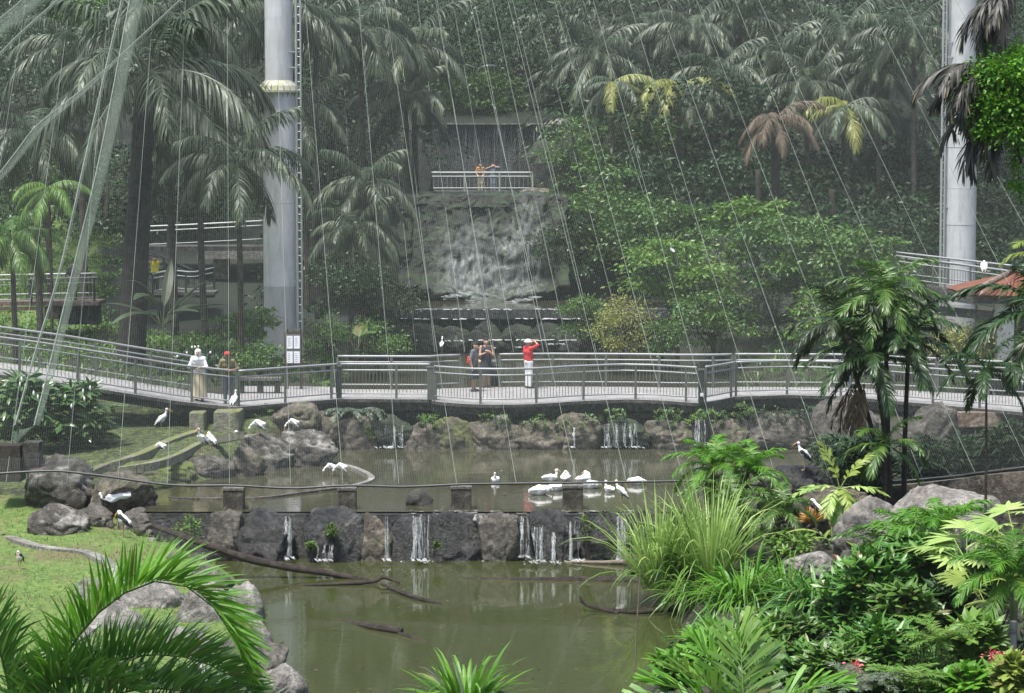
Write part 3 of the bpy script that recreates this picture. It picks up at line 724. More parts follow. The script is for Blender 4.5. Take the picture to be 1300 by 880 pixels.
def slab(fr, bk, top_mat, edge_mat, nm, th=.34, inset=.12):
    mb = MB(); n = max(len(fr), len(bk)) * 3
    def rs(p):
        c = np.array([tuple(q) for q in p]); s = np.concatenate([[0], np.cumsum(np.linalg.norm(np.diff(c, axis=0), axis=1))]); q = np.linspace(0, s[-1], n)
        return np.stack([np.interp(q, s, c[:, k]) for k in range(3)], 1)
    a, b = rs(fr), rs(bk); V = np.concatenate([a, b]); i = np.arange(n - 1)
    mb.add(V, np.stack([i, i + 1, i + 1 + n, i + n], 1)); mb.build(nm + '_deck', M[top_mat], t)
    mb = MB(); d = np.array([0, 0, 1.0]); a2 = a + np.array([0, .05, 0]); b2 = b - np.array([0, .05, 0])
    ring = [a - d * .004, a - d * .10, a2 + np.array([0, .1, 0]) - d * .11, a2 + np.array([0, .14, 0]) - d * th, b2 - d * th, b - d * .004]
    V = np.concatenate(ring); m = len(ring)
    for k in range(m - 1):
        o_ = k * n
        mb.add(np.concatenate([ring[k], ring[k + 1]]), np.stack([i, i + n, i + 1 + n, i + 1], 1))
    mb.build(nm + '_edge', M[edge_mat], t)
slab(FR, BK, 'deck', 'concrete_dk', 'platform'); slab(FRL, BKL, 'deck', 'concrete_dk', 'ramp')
# under-bridge dark support beam and piers
mb = MB(); fr = [p + Vector((0, 1.1, -.34)) for p in FR]
for a, b in zip(fr, fr[1:]):
    mb.add([a, b, b + Vector((0, .4, 0)), a + Vector((0, .4, 0)), a - Vector((0, 0, .35)), b - Vector((0, 0, .35)), b + Vector((0, .4, -.35)), a + Vector((0, .4, -.35))], [(0, 1, 5, 4), (1, 2, 6, 5), (2, 3, 7, 6), (4, 5, 6, 7), (3, 0, 4, 7)])
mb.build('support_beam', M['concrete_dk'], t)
for u in (560, 650, 760, 880, 1010):
    p = P(u, 530, 82.4); mb = MB(); mb.box((p.x, 82.4, 1.4), (.5, .5, 1.6)); mb.build('pier', M['concrete_dk'], t)

def railing(base, label, post_step=1.75, h=1.08, name='bridge_railing', cat='railing', bal=.115, r=.036, inset=(0, 0, 0), bars=True, mats=('steel', 'steel', 'steel_dk'), posts=True, group=None):
    base = [Vector(p) + Vector(inset) for p in base]
    t = thing(name, label, cat, base[0], group)
    q = resample(base, .3)
    for nm, hh, rr, ms in (('top_rail', h, r, 0), ('middle_rail', h - .19, r * .72, 0), ('bottom_rail', .16, r * .62, 1)):
        mb = MB(); mb.tube([p + Vector((0, 0, hh)) for p in q], rr, 8); mb.build(nm, M[mats[ms]], t, smooth=True)
    if posts:
        for p in resample(base, post_step):
            mb = MB(); mb.box(p + Vector((0, 0, (h - .04) / 2)), (.075, .06, h - .04)); mb.build('post', M[mats[2]], t)
    if bars:
        mb = MB()
        for p in resample(base, bal): mb.tube([p + Vector((0, 0, .16)), p + Vector((0, 0, h - .19))], .0085, 4, cap=False)
        mb.build('baluster_infill', M[mats[2]], t)
    return t
def sub(path, u0, u1):
    """part of a polyline between two photo columns"""
    up = [650 + p.x * F / p.y for p in path]; out = []
    def at(u):
        for i in range(len(path) - 1):
            if up[i] <= u <= up[i + 1]: return path[i].lerp(path[i + 1], (u - up[i]) / (up[i + 1] - up[i] + 1e-9))
        return path[0] if u < up[0] else path[-1]
    return [at(u0)] + [p for p, k in zip(path, up) if u0 < k < u1] + [at(u1)]
IN = (0, .14, 0); INB = (0, -.1, 0)
railing(sub(FRL, -55, 300), 'front steel railing of the sloping bridge ramp on the left', inset=IN)
railing(sub(FR, 301, 427), 'front railing of the short bridge stretch before the notice board', inset=IN)
railing(sub(FR, 431, 545), 'front railing between the two dark pillars left of the bulge', inset=IN)
railing(sub(FR, 551, 886), 'front railing round the bulging middle of the bridge', inset=IN)
railing(sub(FR, 897, 935), 'short curved front railing right of the bulge', inset=IN)
railing(sub(FR, 936, 1378), 'front railing of the long right stretch of the bridge', inset=IN)
railing(sub(BKL, -55, 262), 'rear railing of the sloping bridge ramp', inset=INB)
railing(sub(BK, 428, 584), 'rear railing left of the two women', inset=INB)
railing(sub(BK, 634, 930), 'rear railing curving behind the man in red', inset=INB)
railing(sub(BK, 934, 1190), 'rear railing behind the central palm clump', inset=INB)
railing(sub(BK, 1192, 1378), 'rear railing in front of the yellow green hedge', inset=INB)
# dark pillars and the bin where railings meet
def pillar(u, path, label, w=.2, white=False, h=1.0, mat='iron'):
    p = sub(path, u, u + .1)[0] + Vector((0, .16, 0)); t = thing('bridge_pillar', label, 'pillar', p, 'dark pillars on the bridge')
    b = MB(); b.box(p + Vector((0, 0, h / 2)), (w, .16, h)); o = b.build('column', M[mat], t); bv = o.modifiers.new('Bevel', 'BEVEL'); bv.width = .015
    b = MB(); b.box(p + Vector((0, 0, h + .02)), (w * 1.15, .19, .04)); b.build('cap', M['steel_dk'], t)
    if white:
        b = MB(); b.box(p + Vector((.02, -.09, .25)), (.10, .04, .10)); b.build('socket_box', M['paper'], t)
pillar(429, FR, 'slim dark pillar near the notice board', .16)
pillar(548, FR, 'broad grey pillar at the left end of the bulging platform', .3, mat='steel_dk')
pillar(891.5, FR, 'dark pillar with a white socket box at the right end of the bulge', .17, True)
p = G(628, 490, ZD); t = thing('litter_bin', 'black cylindrical litter bin with domed lid behind the women', 'bin', p)
b = MB(); b.lathe([(.0, 0), (.16, 0), (.17, .05), (.17, .62), (.15, .66)], p, 20); b.build('drum', M['iron'], t, True)
b = MB(); b.lathe([(.19, .72), (.19, .76), (.16, .84), (.09, .89), (0, .9)], p, 20); b.build('lid', M['iron'], t, True)
# notice board
p = G(372, 494, ZD); d = p.y
t = thing('notice_board', 'brown framed notice board with four white sheets on the bridge', 'notice board', p)
def bx(u0, v0, u1, v1, y, dep, nm, mat, par):
    a, c = P(u0, v0, y), P(u1, v1, y); b = MB(); b.box(((a.x + c.x) / 2, y, (a.z + c.z) / 2), (c.x - a.x, dep, a.z - c.z)); return b.build(nm, M[mat], par)
bx(363.5, 418, 366.5, 494, d + .06, .07, 'leg', 'wood_dk', t); bx(380.5, 418, 384, 494, d + .06, .07, 'leg', 'wood_dk', t)
fr = bx(361, 421.5, 383.5, 464, d, .06, 'board_frame', 'wood_dk', t)
bx(363, 424, 381.5, 461.5, d - .035, .01, 'board_backing', 'steel_dk', t)
for u0, v0, u1, v1 in ((364, 426.5, 371.6, 442.6), (373, 426.5, 380.6, 442.6), (364, 446.2, 371.6, 461), (373, 446.2, 380.6, 461)):
    s = bx(u0, v0, u1, v1, d - .044, .008, 'notice_sheet', 'paper', t)
    for k in range(5):
        a = P(u0 + 1.6, v0 + 3 + k * 2.4, d - .05); L = random.uniform(.3, .62) * 7 * d / F
        b = MB(); b.box((a.x + L / 2, d - .05, a.z), (L, .003, .012)); link('printed_line', b.mesh('printed_line', M['ink'], False, tuple(t.location)), s)
# bench on the platform
p = G(332, 499, ZD); d = p.y
t = thing('bench', 'long low pale stone bench against the back of the bridge platform', 'bench', p)
a, c = P(300, 478, d), P(357, 472, d)
b = MB(); b.box(((a.x + c.x) / 2, d, ZD + .46), (c.x - a.x, .42, .09)); b.build('seat', M['concrete'], t)
for u in (306, 330, 352):
    q = P(u, 490, d); b = MB(); b.box((q.x, d + .02, ZD + .205), (.16, .36, .41)); b.build('leg', M['concrete_dk'], t)

# ------------------------------------------------------------------ rock wall under the bridge
wall = [((428, 528, 482, 568), 'rock_brown', 'dark brown rock under the bridge below the pale fern'),
        ((474, 528, 522, 562), 'cliff', 'flat wet rock face under the bridge with a wide thin fall'),
        ((510, 536, 562, 574), 'rock_brown', 'rounded dark rock just right of the leftmost fall under the bridge'),
        ((548, 530, 606, 576), 'rock_moss', 'rock with a bright green moss face under the bridge bulge'),
        ((596, 530, 660, 572), 'rock_brown', 'grey rock right of the mossy face under the bridge'),
        ((625, 528, 645, 545), 'rock_pale', 'small pale stone lodged on top of the rocks under the bridge'),
        ((650, 536, 716, 573), 'rock_brown', 'low wide rock below the man in red at the water edge'),
        ((704, 530, 768, 568), 'rock_brown', 'rock with hanging moss left of the widest fall under the bridge'),
        ((758, 532, 824, 566), 'cliff', 'wet rock face carrying the widest fall under the bridge'),
        ((818, 534, 886, 568), 'rock_brown', 'brown rock between the two right falls under the bridge'),
        ((878, 530, 905, 562), 'cliff', 'narrow wet rock carrying the rightmost fall under the bridge'),
        ((898, 532, 950, 568), 'rock_brown', 'brown rock right of the rightmost fall'),
        ((938, 526, 1024, 562), 'rock', 'broad grey rock with a pale right shoulder under the bridge'),
        ((1036, 506, 1112, 566), 'rock', 'large dark cracked boulder left of the palm trunks under the bridge'),
        ((1150, 512, 1216, 574), 'rock', 'lumpy dark boulder right of the palm trunks under the bridge')]
for bx_, mt, lab in wall:
    dd = 78.9 if bx_[0] < 1030 else 77.0
    boulder(*bx_, dd, mt, lab, .6, 4, 1.45, sink=.25)
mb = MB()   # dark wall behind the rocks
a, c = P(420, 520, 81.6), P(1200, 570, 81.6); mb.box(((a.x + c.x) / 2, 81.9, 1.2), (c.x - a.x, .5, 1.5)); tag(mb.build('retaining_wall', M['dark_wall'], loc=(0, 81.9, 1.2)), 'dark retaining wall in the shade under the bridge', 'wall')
for f in ((480, 512, 541, 566, 78.0, 5), (766, 814, 538, 566, 78.0, 9), (882, 898, 533, 563, 78.1, 6), (725, 731, 543, 566, 78.1, 2)): fall(*f)
# brick base under the right end
t = thing('bridge_abutment', 'stained pale abutment with a slatted brick panel under the right end of the bridge', 'abutment', P(1260, 560, 76.6))
bx(1216, 523, 1345, 541, 77.6, .4, 'beam', 'rust', t); bx(1272, 541, 1287, 566, 77.2, .4, 'column', 'rust', t)
for k in range(7): bx(1216, 543 + k * 3.4, 1272, 545.6 + k * 3.4, 77.9, .12, 'brick_course', 'concrete_dk', t)
bx(1212, 540, 1345, 570, 78.3, .2, 'back_wall', 'dark_wall', t)
# ------------------------------------------------------------------ steel masts with ladders
def mast(u, vbase, d, wlow, whigh, vfl, label, seams, side, ladder_split):
    zb = P(u, vbase, d).z - 1.0; c = Vector((P(u, vbase, d).x, d, zb)); s = d / F
    t = thing('steel_mast', label, 'mast', c, 'steel masts holding up the aviary net')
    zf = P(u, vfl, d).z; rl, rh = wlow * s / 2, whigh * s / 2
    zs = [P(u, v, d).z for v in seams]
    b = MB(); b.lathe([(rl, 0), (rl, zs[0] - zb)], c, 40); b.build('base_sleeve', M['mast_low'], t, True)
    b = MB(); zz = [zs[0]] + zs[1:] + [zf]
    for k in range(len(zz) - 1): b.lathe([(rl * (.995 - .006 * (k % 2)), zz[k] - zb), (rl * (.995 - .006 * (k % 2)), zz[k + 1] - zb)], c, 48)
    b.build('lower_tube', M['mast'], t, True)
    b = MB()
    for z in zz[1:-1]: b.lathe([(rl * .99, z - zb - .012), (rl * 1.004, z - zb - .008), (rl * 1.004, z - zb + .008), (rl * .99, z - zb + .012)], c, 48)
    link('seam', b.mesh('seam', M['mast_low'], False, tuple(c)), t)
    b = MB(); top = 22.0; b.lathe([(rh, zf - zb), (rh, P(u, 24, d).z - zb)], c, 48); b.lathe([(rh * 1.006, P(u, 24, d).z - zb - .01), (rh * 1.006, top - zb)], c, 48); b.build('upper_tube', M['mast'], t, True)
    b = MB(); rf = 27.5 * s; b.lathe([(rl * .9, zf - zb - .05), (rf, zf - zb - .05), (rf, zf - zb + .03), (rf * .93, zf - zb + .04), (rf * .86, zf - zb + .2), (rh * .98, zf - zb + .40)], c, 40); fl = b.build('flange', M['flange'], t)
    b = MB()
    for k in range(20):
        a = 2 * math.pi * k / 20; dx, dy = math.cos(a), math.sin(a); n_ = np.array([-dy, dx, 0]) * .012; cc = np.array(tuple(c))
        q = [cc + np.array([dx * r, dy * r, z - zb]) for r, z in ((rh * .98, zf), (rf * .98, zf), (rf * .98, zf + .17), (rh * .98, zf + .40))]
        b.add([x - n_ for x in q] + [x + n_ for x in q], [(0, 1, 2, 3), (7, 6, 5, 4), (0, 4, 5, 1), (1, 5, 6, 2), (2, 6, 7, 3)])
        q = [cc + np.array([dx * r, dy * r, z - zb]) for r, z in ((rl * .98, zf - .05), (rf * .9, zf - .05), (rl * .98, zf - .22))]
        b.add([x - n_ for x in q] + [x + n_ for x in q], [(0, 1, 2), (5, 4, 3), (1, 4, 5, 2), (2, 5, 3, 0)])
    link('gusset', b.mesh('gusset', M['flange'], False, tuple(c)), t)
    # ladder
    lad = thing('ladder', None, None); lad.parent = t
    def put(mbx, nm, mt): return link(nm, mbx.mesh(nm, M[mt], False, tuple(c)), lad)
    for off in (0, 1):
        b = MB(); uo = [x for x in side][off]; x = c.x + uo * s; b.tube([(x, d - .35, zb), (x, d - .35, top)], .045 if off == 0 else .035, 8); put(b, 'stile', 'steel_white')
    b = MB(); x0, x1 = c.x + side[0] * s, c.x + side[1] * s
    z = zb + .2
    while z < top: b.tube([(x0, d - .35, z), (x1, d - .35, z)], .014, 5); z += .3
    put(b, 'rungs', 'steel_white')
    for v in ladder_split:
        z = P(u, v, d).z; b = MB(); far = side[0] if abs(side[0]) > abs(side[1]) else side[1]
        b.box((c.x + far * s / 2, d - .3, z), (abs(far) * s, .06, .05)); put(b, 'bracket', 'steel_white')
    return t
mast(356.5, 452, 95, 42.5, 35, 116, 'left tall silver steel mast rising behind the notice board', [363, 257, 213, 154], (23, 28.5), (66, 86, 205, 357, 418))
mast(1216, 470, 95, 41, 34.5, 102, 'right tall silver steel mast behind the raised deck', [386, 330, 285, 239, 187], (-26, -22), (54, 73, 160, 263, 330))

# ------------------------------------------------------------------ waterfall: cliff, gantry, back wall, weirs
cx0, cx1 = P(505, 300, 112).x, P(722, 300, 112).x
def cliff_pt(a, b_):
    """a across 0..1, b up 0..1: a steep broken face, then a shelf back to the gantry"""
    x = cx0 + (cx1 - cx0) * a; f = min(1, b_ / .86); g = max(0, (b_ - .86) / .14)
    y = 112.2 + 2.6 * f ** 1.3 + 12.5 * g; z = 2.7 + 5.45 * f - .1 * g
    q = Vector((x, y * .2, z))
    c = mnoise.cell(Vector((x * 1.1 + .5 * mnoise.noise(q), 0, z * .8 + .6 * mnoise.noise(q * .7))))
    k = mnoise.fractal(q * .8, .9, 2, 7) * .32 + .5 * abs(mnoise.noise(q * .7)) + .12 * c + .08 * abs(mnoise.noise(q * 3.1))
    ledge = .9 * math.exp(-((b_ - (.13 + .14 * abs(a - .52) * 2)) / .05) ** 2)
    k = (k + ledge) * (1 - g)
    return (x + .15 * mnoise.noise(q * 3), y - k, z + .15 * mnoise.noise(q * 2 + Vector((5, 5, 5))))
mb = MB(); na, nb = 110, 110
mb.add([cliff_pt(i / na, j / nb) for i in range(na + 1) for j in range(nb + 1)],
       [(i * (nb + 1) + j, (i + 1) * (nb + 1) + j, (i + 1) * (nb + 1) + j + 1, i * (nb + 1) + j + 1) for i in range(na) for j in range(nb)])
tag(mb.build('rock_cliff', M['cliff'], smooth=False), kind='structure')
def veil(name, a0, a1, b0, b1, mat, off):
    mb = MB(); n = 30; V = []; fd = []
    for i in range(n + 1):
        for j in range(n + 1):
            p = cliff_pt(a0 + (a1 - a0) * i / n, b0 + (b1 - b0) * j / n); V.append((p[0], p[1] - off - .06 * math.sin(i * 1.7), p[2] + .05))
            fd.append(min(1, 3.2 * min(i, n - i) / n) * min(1, 2.6 * (n - j) / n) * min(1, .35 + 5 * j / n))
    mb.add(V, [(i * (n + 1) + j, (i + 1) * (n + 1) + j, (i + 1) * (n + 1) + j + 1, i * (n + 1) + j + 1) for i in range(n) for j in range(n)])
    o = mb.build(name, M[mat], smooth=True); at = o.data.attributes.new('veil_fade', 'FLOAT', 'POINT'); at.data.foreach_set('value', fd)
    return tag(o, kind='structure')
veil('cascade', .64, .88, .12, .95, 'mist', .3); veil('cascade', .16, .82, .12, .72, 'mist', .2); veil('cascade', .26, .54, .14, .62, 'mist', .27)
# slanted foaming ledge at the cliff foot
mb = MB()
for i in range(170):
    a = random.random(); u = 560 + 120 * a; v = (378 - 6 * math.sin(a * 3)) if a < .25 else (391 - 14 * max(0, (a - .45) / .55)) if a > .35 else 384
    p = P(u, v + random.gauss(0, 1.2), 110.7 - random.random() * .3); r = random.uniform(.03, .13)
    mb.tube([p, p + Vector((r * 3, -.05, -.01))], [r * .3, r * .12], 5, flat=.5)
tag(mb.build('foam', M['foam_dim'], loc=(0, 111, 4)), kind='stuff')
# weir: smooth dark band and rough rock step under it
t = thing('weir', 'straight dark concrete weir below the tall waterfall', 'weir', P(620, 405, 104.8))
def slabpx(u0, v0, u1, v1, d, dep, nm, mat, par=None, label=None, cat=None):
    a, c = P(u0, v0, d), P(u1, v1, d); b = MB(); b.box(((a.x + c.x) / 2, d + dep / 2, (a.z + c.z) / 2), (c.x - a.x, dep, a.z - c.z))
    o = b.build(nm, M[mat], par, loc=None if par else ((a.x + c.x) / 2, d, (a.z + c.z) / 2))
    return tag(o, label, cat) if label else o
slabpx(500, 393, 850, 405, 104.7, .8, 'upper_step', 'dark_wall', t); slabpx(490, 404.6, 850, 452, 105.2, .6, 'lower_step', 'dark_wall', t)
mb = MB()
for v, d, k in ((393, 104.65, 30), (405, 104.6, 36), (432, 104.2, 40)):
    for i in range(k):
        u = random.uniform(505, 740) if v < 430 else random.choice((random.gauss(612, 12), random.gauss(640, 14), random.gauss(700, 14)))
        p = P(u, v + random.uniform(-.8, .5), d); r = random.uniform(.03, .14); mb.tube([p, p + Vector((r * 2, 0, 0))], [.012, .008], 4)
tag(mb.build('foam', M['foam'], loc=(0, 104, 3.5)), kind='stuff')
for i, (u0, v0, u1, v1) in enumerate(((520, 412, 566, 442), (560, 415, 600, 444), (592, 410, 640, 446), (636, 414, 676, 446), (668, 410, 715, 444), (706, 414, 752, 446), (480, 414, 526, 448))):
    boulder(u0, v0, u1, v1, 104.4, 'cliff', 'wet dark cascade rock below the weir, %s' % ('leftmost but one', 'third from the left', 'fourth from the left, behind the women', 'middle right of the women', 'behind the head of the man in red', 'rightmost by the bushes', 'leftmost by the left bushes')[i], .5, 4)
for f in ((604, 628, 410, 441, 103.7, 4), (696, 716, 414, 436, 103.7, 4), (566, 586, 416, 432, 103.8, 3), (655, 662, 408, 440, 103.8, 3)): fall(*f, sheetmat='fall_thin')
# gantry in front of the back wall
t = thing('viewing_gantry', 'far pale steel viewing gantry crossing above the waterfall', 'gantry', P(610, 245, 127.5))
slabpx(540, 243, 682, 248, 127.5, 2.6, 'walkway', 'concrete_dk', t)
def rail_px(pts, d, htop, label=None, par=None, lowpx=None, mats=('steel_white', 'steel_white', 'steel_white'), post_step=2.2, bal=.22, name='walkway_railing', bars=True, h=.92, r=.035):
    base = [P(u, v, d if np.isscalar(d) else dd) for (u, v), dd in zip(pts, [d] * len(pts) if np.isscalar(d) else d)]
    return railing(base, label, post_step, h, name, 'railing', bal, r, mats=mats, bars=bars)
rail_px([(545, 243), (676, 243)], 127.6, 0, 'far pale railing of the gantry above the waterfall with two visitors', post_step=1.72, r=.04, mats=('steel_white', 'steel_white', 'steel_white'))
slabpx(524, 157.5, 700, 250, 140.5, .8, 'back_wall', 'dark_wall', None, 'tall dark wet wall behind the far gantry', 'wall')
mb = MB(); n = 18; a, c = P(540, 158, 140.3), P(690, 222, 140.3)
mb.add([(a.x + (c.x - a.x) * i / n, 140.3 + .05 * math.sin(i * 2.1), a.z + (c.z - a.z) * j) for i in range(n + 1) for j in (0, 1)], [(2 * i, 2 * i + 2, 2 * i + 3, 2 * i + 1) for i in range(n)])
tag(mb.build('cascade', M['fall_thin']), kind='structure')
slabpx(528, 156.3, 698, 158.2, 140.2, .5, 'wall_coping', 'concrete', None, 'thin pale coping on top of the far wet wall', 'coping')
boulder(690, 150, 728, 168, 139, 'rock_pale', 'pale square rock at the right end of the far wet wall', .8, 5, 1.4)
boulder(664, 172, 712, 250, 131, 'cliff', 'dark rock buttress at the right end of the gantry', .8, 5)
boulder(700, 180, 748, 330, 122, 'cliff', 'tall rock buttress covered in ferns right of the waterfall', .7, 5)
boulder(498, 165, 548, 300, 126, 'cliff', 'dark rock buttress left of the waterfall', .7, 5)
boulder(662, 238, 706, 250, 126.5, 'rock_brown', 'small brown rock at the right foot of the gantry', .8, 5)
# lamp behind the wall
p = P(608, 165, 150); t = thing('street_lamp', 'slim two armed lamp post standing behind the far wall', 'street lamp', p)
b = MB(); b.tube([p, P(605, 90, 150)], .05, 6); b.build('post', M['steel_white'], t)
for sg, pts in ((-1, [(605, 95), (602, 86), (594, 82.5), (584, 82)]), (1, [(605, 95), (608, 87), (615, 83.5), (625, 83)])):
    b = MB(); b.tube([P(u, v, 150) for u, v in pts], .05, 6); ar = b.build('arm', M['steel_white'], t)
    e = P(pts[-1][0], pts[-1][1], 150); b = MB(); b.box(e, (.5, .2, .1)); link('lamp_head', b.mesh('lamp_head', M['steel_white'], False, tuple(t.location)), ar)

# ------------------------------------------------------------------ walkways at the left
t = thing('raised_walkway', 'low dark walkway on the far left slope with brown edge beams', 'walkway', P(60, 392, 100))
slabpx(-40, 383, 125, 388, 100, 1.8, 'deck', 'rust', t); slabpx(-40, 389.5, 45, 394, 98.5, .2, 'edge_beam', 'rust', t); slabpx(56, 390, 74, 405, 100.3, 1.0, 'pier', 'rust', t); slabpx(74, 389, 125, 412, 100.8, .8, 'retaining_wall', 'dark_wall', t)
rail_px([(-40, 388), (16, 386), (60, 384.5), (125, 382.5)], [99, 99.6, 100, 100.4], 0, 'dark front railing of the low walkway on the left slope', mats=('steel', 'steel', 'iron'), post_step=2.4, r=.04)
rail_px([(-40, 380), (16, 379), (60, 378), (125, 377)], 102, 0, 'rear railing of the low walkway on the left slope', mats=('steel', 'steel', 'iron'), post_step=2.4, r=.04)
t = thing('upper_walkway', 'far concrete walkway on a pillar left of the silver mast', 'walkway', P(260, 322, 110))
slabpx(250, 319, 345, 329, 110, 2.2, 'edge_beam', 'concrete', t); slabpx(165, 313, 345, 319.3, 110.2, 2, 'deck', 'concrete_dk', t); slabpx(271, 328, 290, 372, 110.6, .7, 'pillar', 'rust', t); slabpx(168, 330, 345, 400, 113, .4, 'back_wall', 'dark_wall', t)
rail_px([(168, 316), (240, 313), (335, 308)], 110, 0, 'straight pale railing of the far concrete walkway by the mast', mats=('steel_white', 'steel', 'iron'), post_step=1.5, bal=.16)
t = thing('staircase', 'narrow staircase landing below the far walkway where a visitor in yellow stands', 'stairs', P(220, 372, 105))
slabpx(178, 371, 272, 375, 105, 1.5, 'landing', 'concrete', t)
slabpx(182, 372, 272, 378, 106.4, .3, 'landing_wall', 'dark_wall', t)
for k in range(7): slabpx(163 + k * 4, 314 + k * 6, 190 + k * 4, 318 + k * 6, 107 - k * .25, .5, 'step', 'concrete', t)
rail_px([(194, 375), (217, 370), (245, 373), (272, 367)], [105, 105, 104.8, 104.6], 0, 'kinked railing of the staircase landing near the yellow visitor', mats=('steel', 'steel', 'iron'), post_step=1.4, h=.86)
rail_px([(178, 335), (248, 366)], [107, 106], 0, 'sloping stair railing under the far walkway', mats=('iron', 'iron', 'iron'), post_step=1.2, h=.7)
rail_px([(405, 247), (446, 248)], 128, 0, 'short pale railing far left of the gantry behind palms', bars=False, h=1.0)
rail_px([(935, 268), (1012, 282)], 122, 0, 'short sloping pale railing on the far right hillside', bars=False, h=.9)
rail_px([(995, 318), (1065, 328)], 118, 0, 'low pale railing among trees on the right hillside', bars=False, h=.9)
# ------------------------------------------------------------------ raised deck and hut at the right
t = thing('raised_deck', 'stained concrete viewing deck in front of the right mast', 'deck', P(1200, 375, 90))
A, B = P(1138, 358, 92), P(1284, 379, 88.5)
b = MB(); 
def quadslab(b, A, B, dep, th): 
    b.add([A, B, B + Vector((0, dep, 0)), A + Vector((0, dep, 0)), A - Vector((0, 0, th)), B - Vector((0, 0, th)), B + Vector((0, dep, -th)), A + Vector((0, dep, -th))], [(0, 1, 2, 3), (7, 6, 5, 4), (0, 4, 5, 1), (1, 5, 6, 2), (2, 6, 7, 3), (3, 7, 4, 0)])
quadslab(b, A, B, 2.0, .40); b.build('slab', M['concrete_dk'], t)
A2, B2 = P(1176, 388, 91.5), P(1262, 396, 89.8); b = MB(); quadslab(b, A2, B2, .5, .3); b.build('lower_beam', M['concrete'], t)
railing([A + Vector((0, .15, 0)), P(1222, 370, 90) + Vector((0, .15, 0)), B + Vector((0, .15, 0))], 'sloping steel railing along the raised deck by the right mast', 1.6, .92, inset=(0, 0, 0))
railing([P(1138, 352, 94) + Vector((0, .0, 0)), P(1284, 370, 90.8)], 'rear railing of the raised deck passing in front of the mast', 2.2, .9, bars=False)
t = thing('garden_hut', 'small hut with red tiled hip roof and white posts at the right edge', 'hut', P(1275, 455, 84))
d = 83.2; e0, e1 = P(1229, 374, d), P(1385, 380, d); ap0, ap1 = P(1288, 345, d + 2.2), P(1340, 345, d + 2.2); bk0, bk1 = e0 + Vector((0, 4.4, 0)), e1 + Vector((0, 4.4, 0))
b = MB(); b.add([e0, e1, ap1, ap0], [(0, 1, 2, 3)]); b.add([bk0, e0, ap0], [(0, 1, 2)]); b.add([e1, bk1, ap1], [(0, 1, 2)]); b.add([bk1, bk0, ap0, ap1], [(0, 1, 2, 3)])
dn = Vector((0, 0, -.06)); b.add([e0 + dn, e1 + dn, bk1 + dn, bk0 + dn], [(3, 2, 1, 0)])
rf = b.build('roof', M['tile'], t)
b = MB()
for k in range(22):   # tile courses down the front slope
    f = (k + .5) / 22; a0 = e0.lerp(e1, f); tp = min(1, min(f, 1 - f) * (e1.x - e0.x) / (ap0.x - e0.x) if f < .4 else 1); a1 = ap0.lerp(ap1, min(1, max(0, (f - .37) / .28))); q = a0.lerp(a1, tp)
    b.tube([a0 + Vector((0, -.04, .02)), q + Vector((0, 0, .03))], .05, 6)
link('tile_rolls', b.mesh('tile_rolls', M['tile'], True, tuple(t.location)), rf)
for nm, x, y in (('ridge', ap0, ap1), ('hip', e0, ap0), ('hip', e1, ap1)):
    b = MB(); b.tube([x + Vector((0, 0, .03)), y + Vector((0, 0, .05))], .1, 8); link(nm, b.mesh(nm, M['rust'], True, tuple(t.location)), rf)
b = MB(); b.box(((e0.x + e1.x) / 2, d + .35, e0.z - .18), (e1.x - e0.x - .5, .18, .26)); b.build('fascia_beam', M['concrete_dk'], t)
for u in (1275, 1340):
    a, c = P(u - 10, 398, d + .9), P(u + 10, 462, d + .9); b = MB(); b.box(((a.x + c.x) / 2, d + .9, (e0.z - .2 + c.z) / 2), (c.x - a.x, .45, e0.z - .2 - c.z)); b.build('post', M['white_wall'], t)
a, c = P(1285, 395, d + 3.4), P(1380, 470, d + 3.4); b = MB(); b.box(((a.x + c.x) / 2, d + 3.6, (a.z + c.z) / 2), (c.x - a.x, .2, a.z - c.z)); b.build('rear_wall', M['dark_wall'], t)

# ------------------------------------------------------------------ low wall and slabs on the right bank
q = [P(1100, 620, 67.5), P(1160, 614, 67.0), P(1215, 608, 66.4), P(1262, 602, 65.8), P(1330, 596, 65.0)]
tag(strip('low_wall', smooth_pts(q, 14), .4, .75, 'rock_brown'), 'low dark stone wall running along the right bank', 'wall')
boulder(1070, 640, 1165, 722, 58.0, 'rock_pale', 'smooth sloping pale rock slab behind the slender young palm', .9, 4, rough=.1)
boulder(1128, 624, 1300, 700, 60.0, 'rock_pale', 'broad pale rock slab below the low wall on the right', .8, 4, rough=.08)
boulder(1266, 636, 1320, 690, 57.5, 'rock_brown', 'mossy brown rock at the right edge below the low wall', .8, 5)
boulder(958, 606, 1012, 650, 63.5, 'rock', 'grey rock with a whitened edge under the palm bushes on the right bank', .8, 5)
boulder(985, 594, 1056, 628, 65.6, 'rock_wet', 'flat dark rock a stork stands on at the right bank', .8, 5)
boulder(1020, 622, 1110, 672, 62.8, 'rock_brown', 'brown stained rock face behind the slender young palm', .8, 5, 1.4)
boulder(998, 704, 1056, 734, 56.5, 'rock_pale', 'pale flat topped stone beside the pond inlet', .8, 5, 1.4)
boulder(800, 708, 880, 728, 62.5, 'log', 'dark wet rock at the foot of the tall grass', .6, 4)

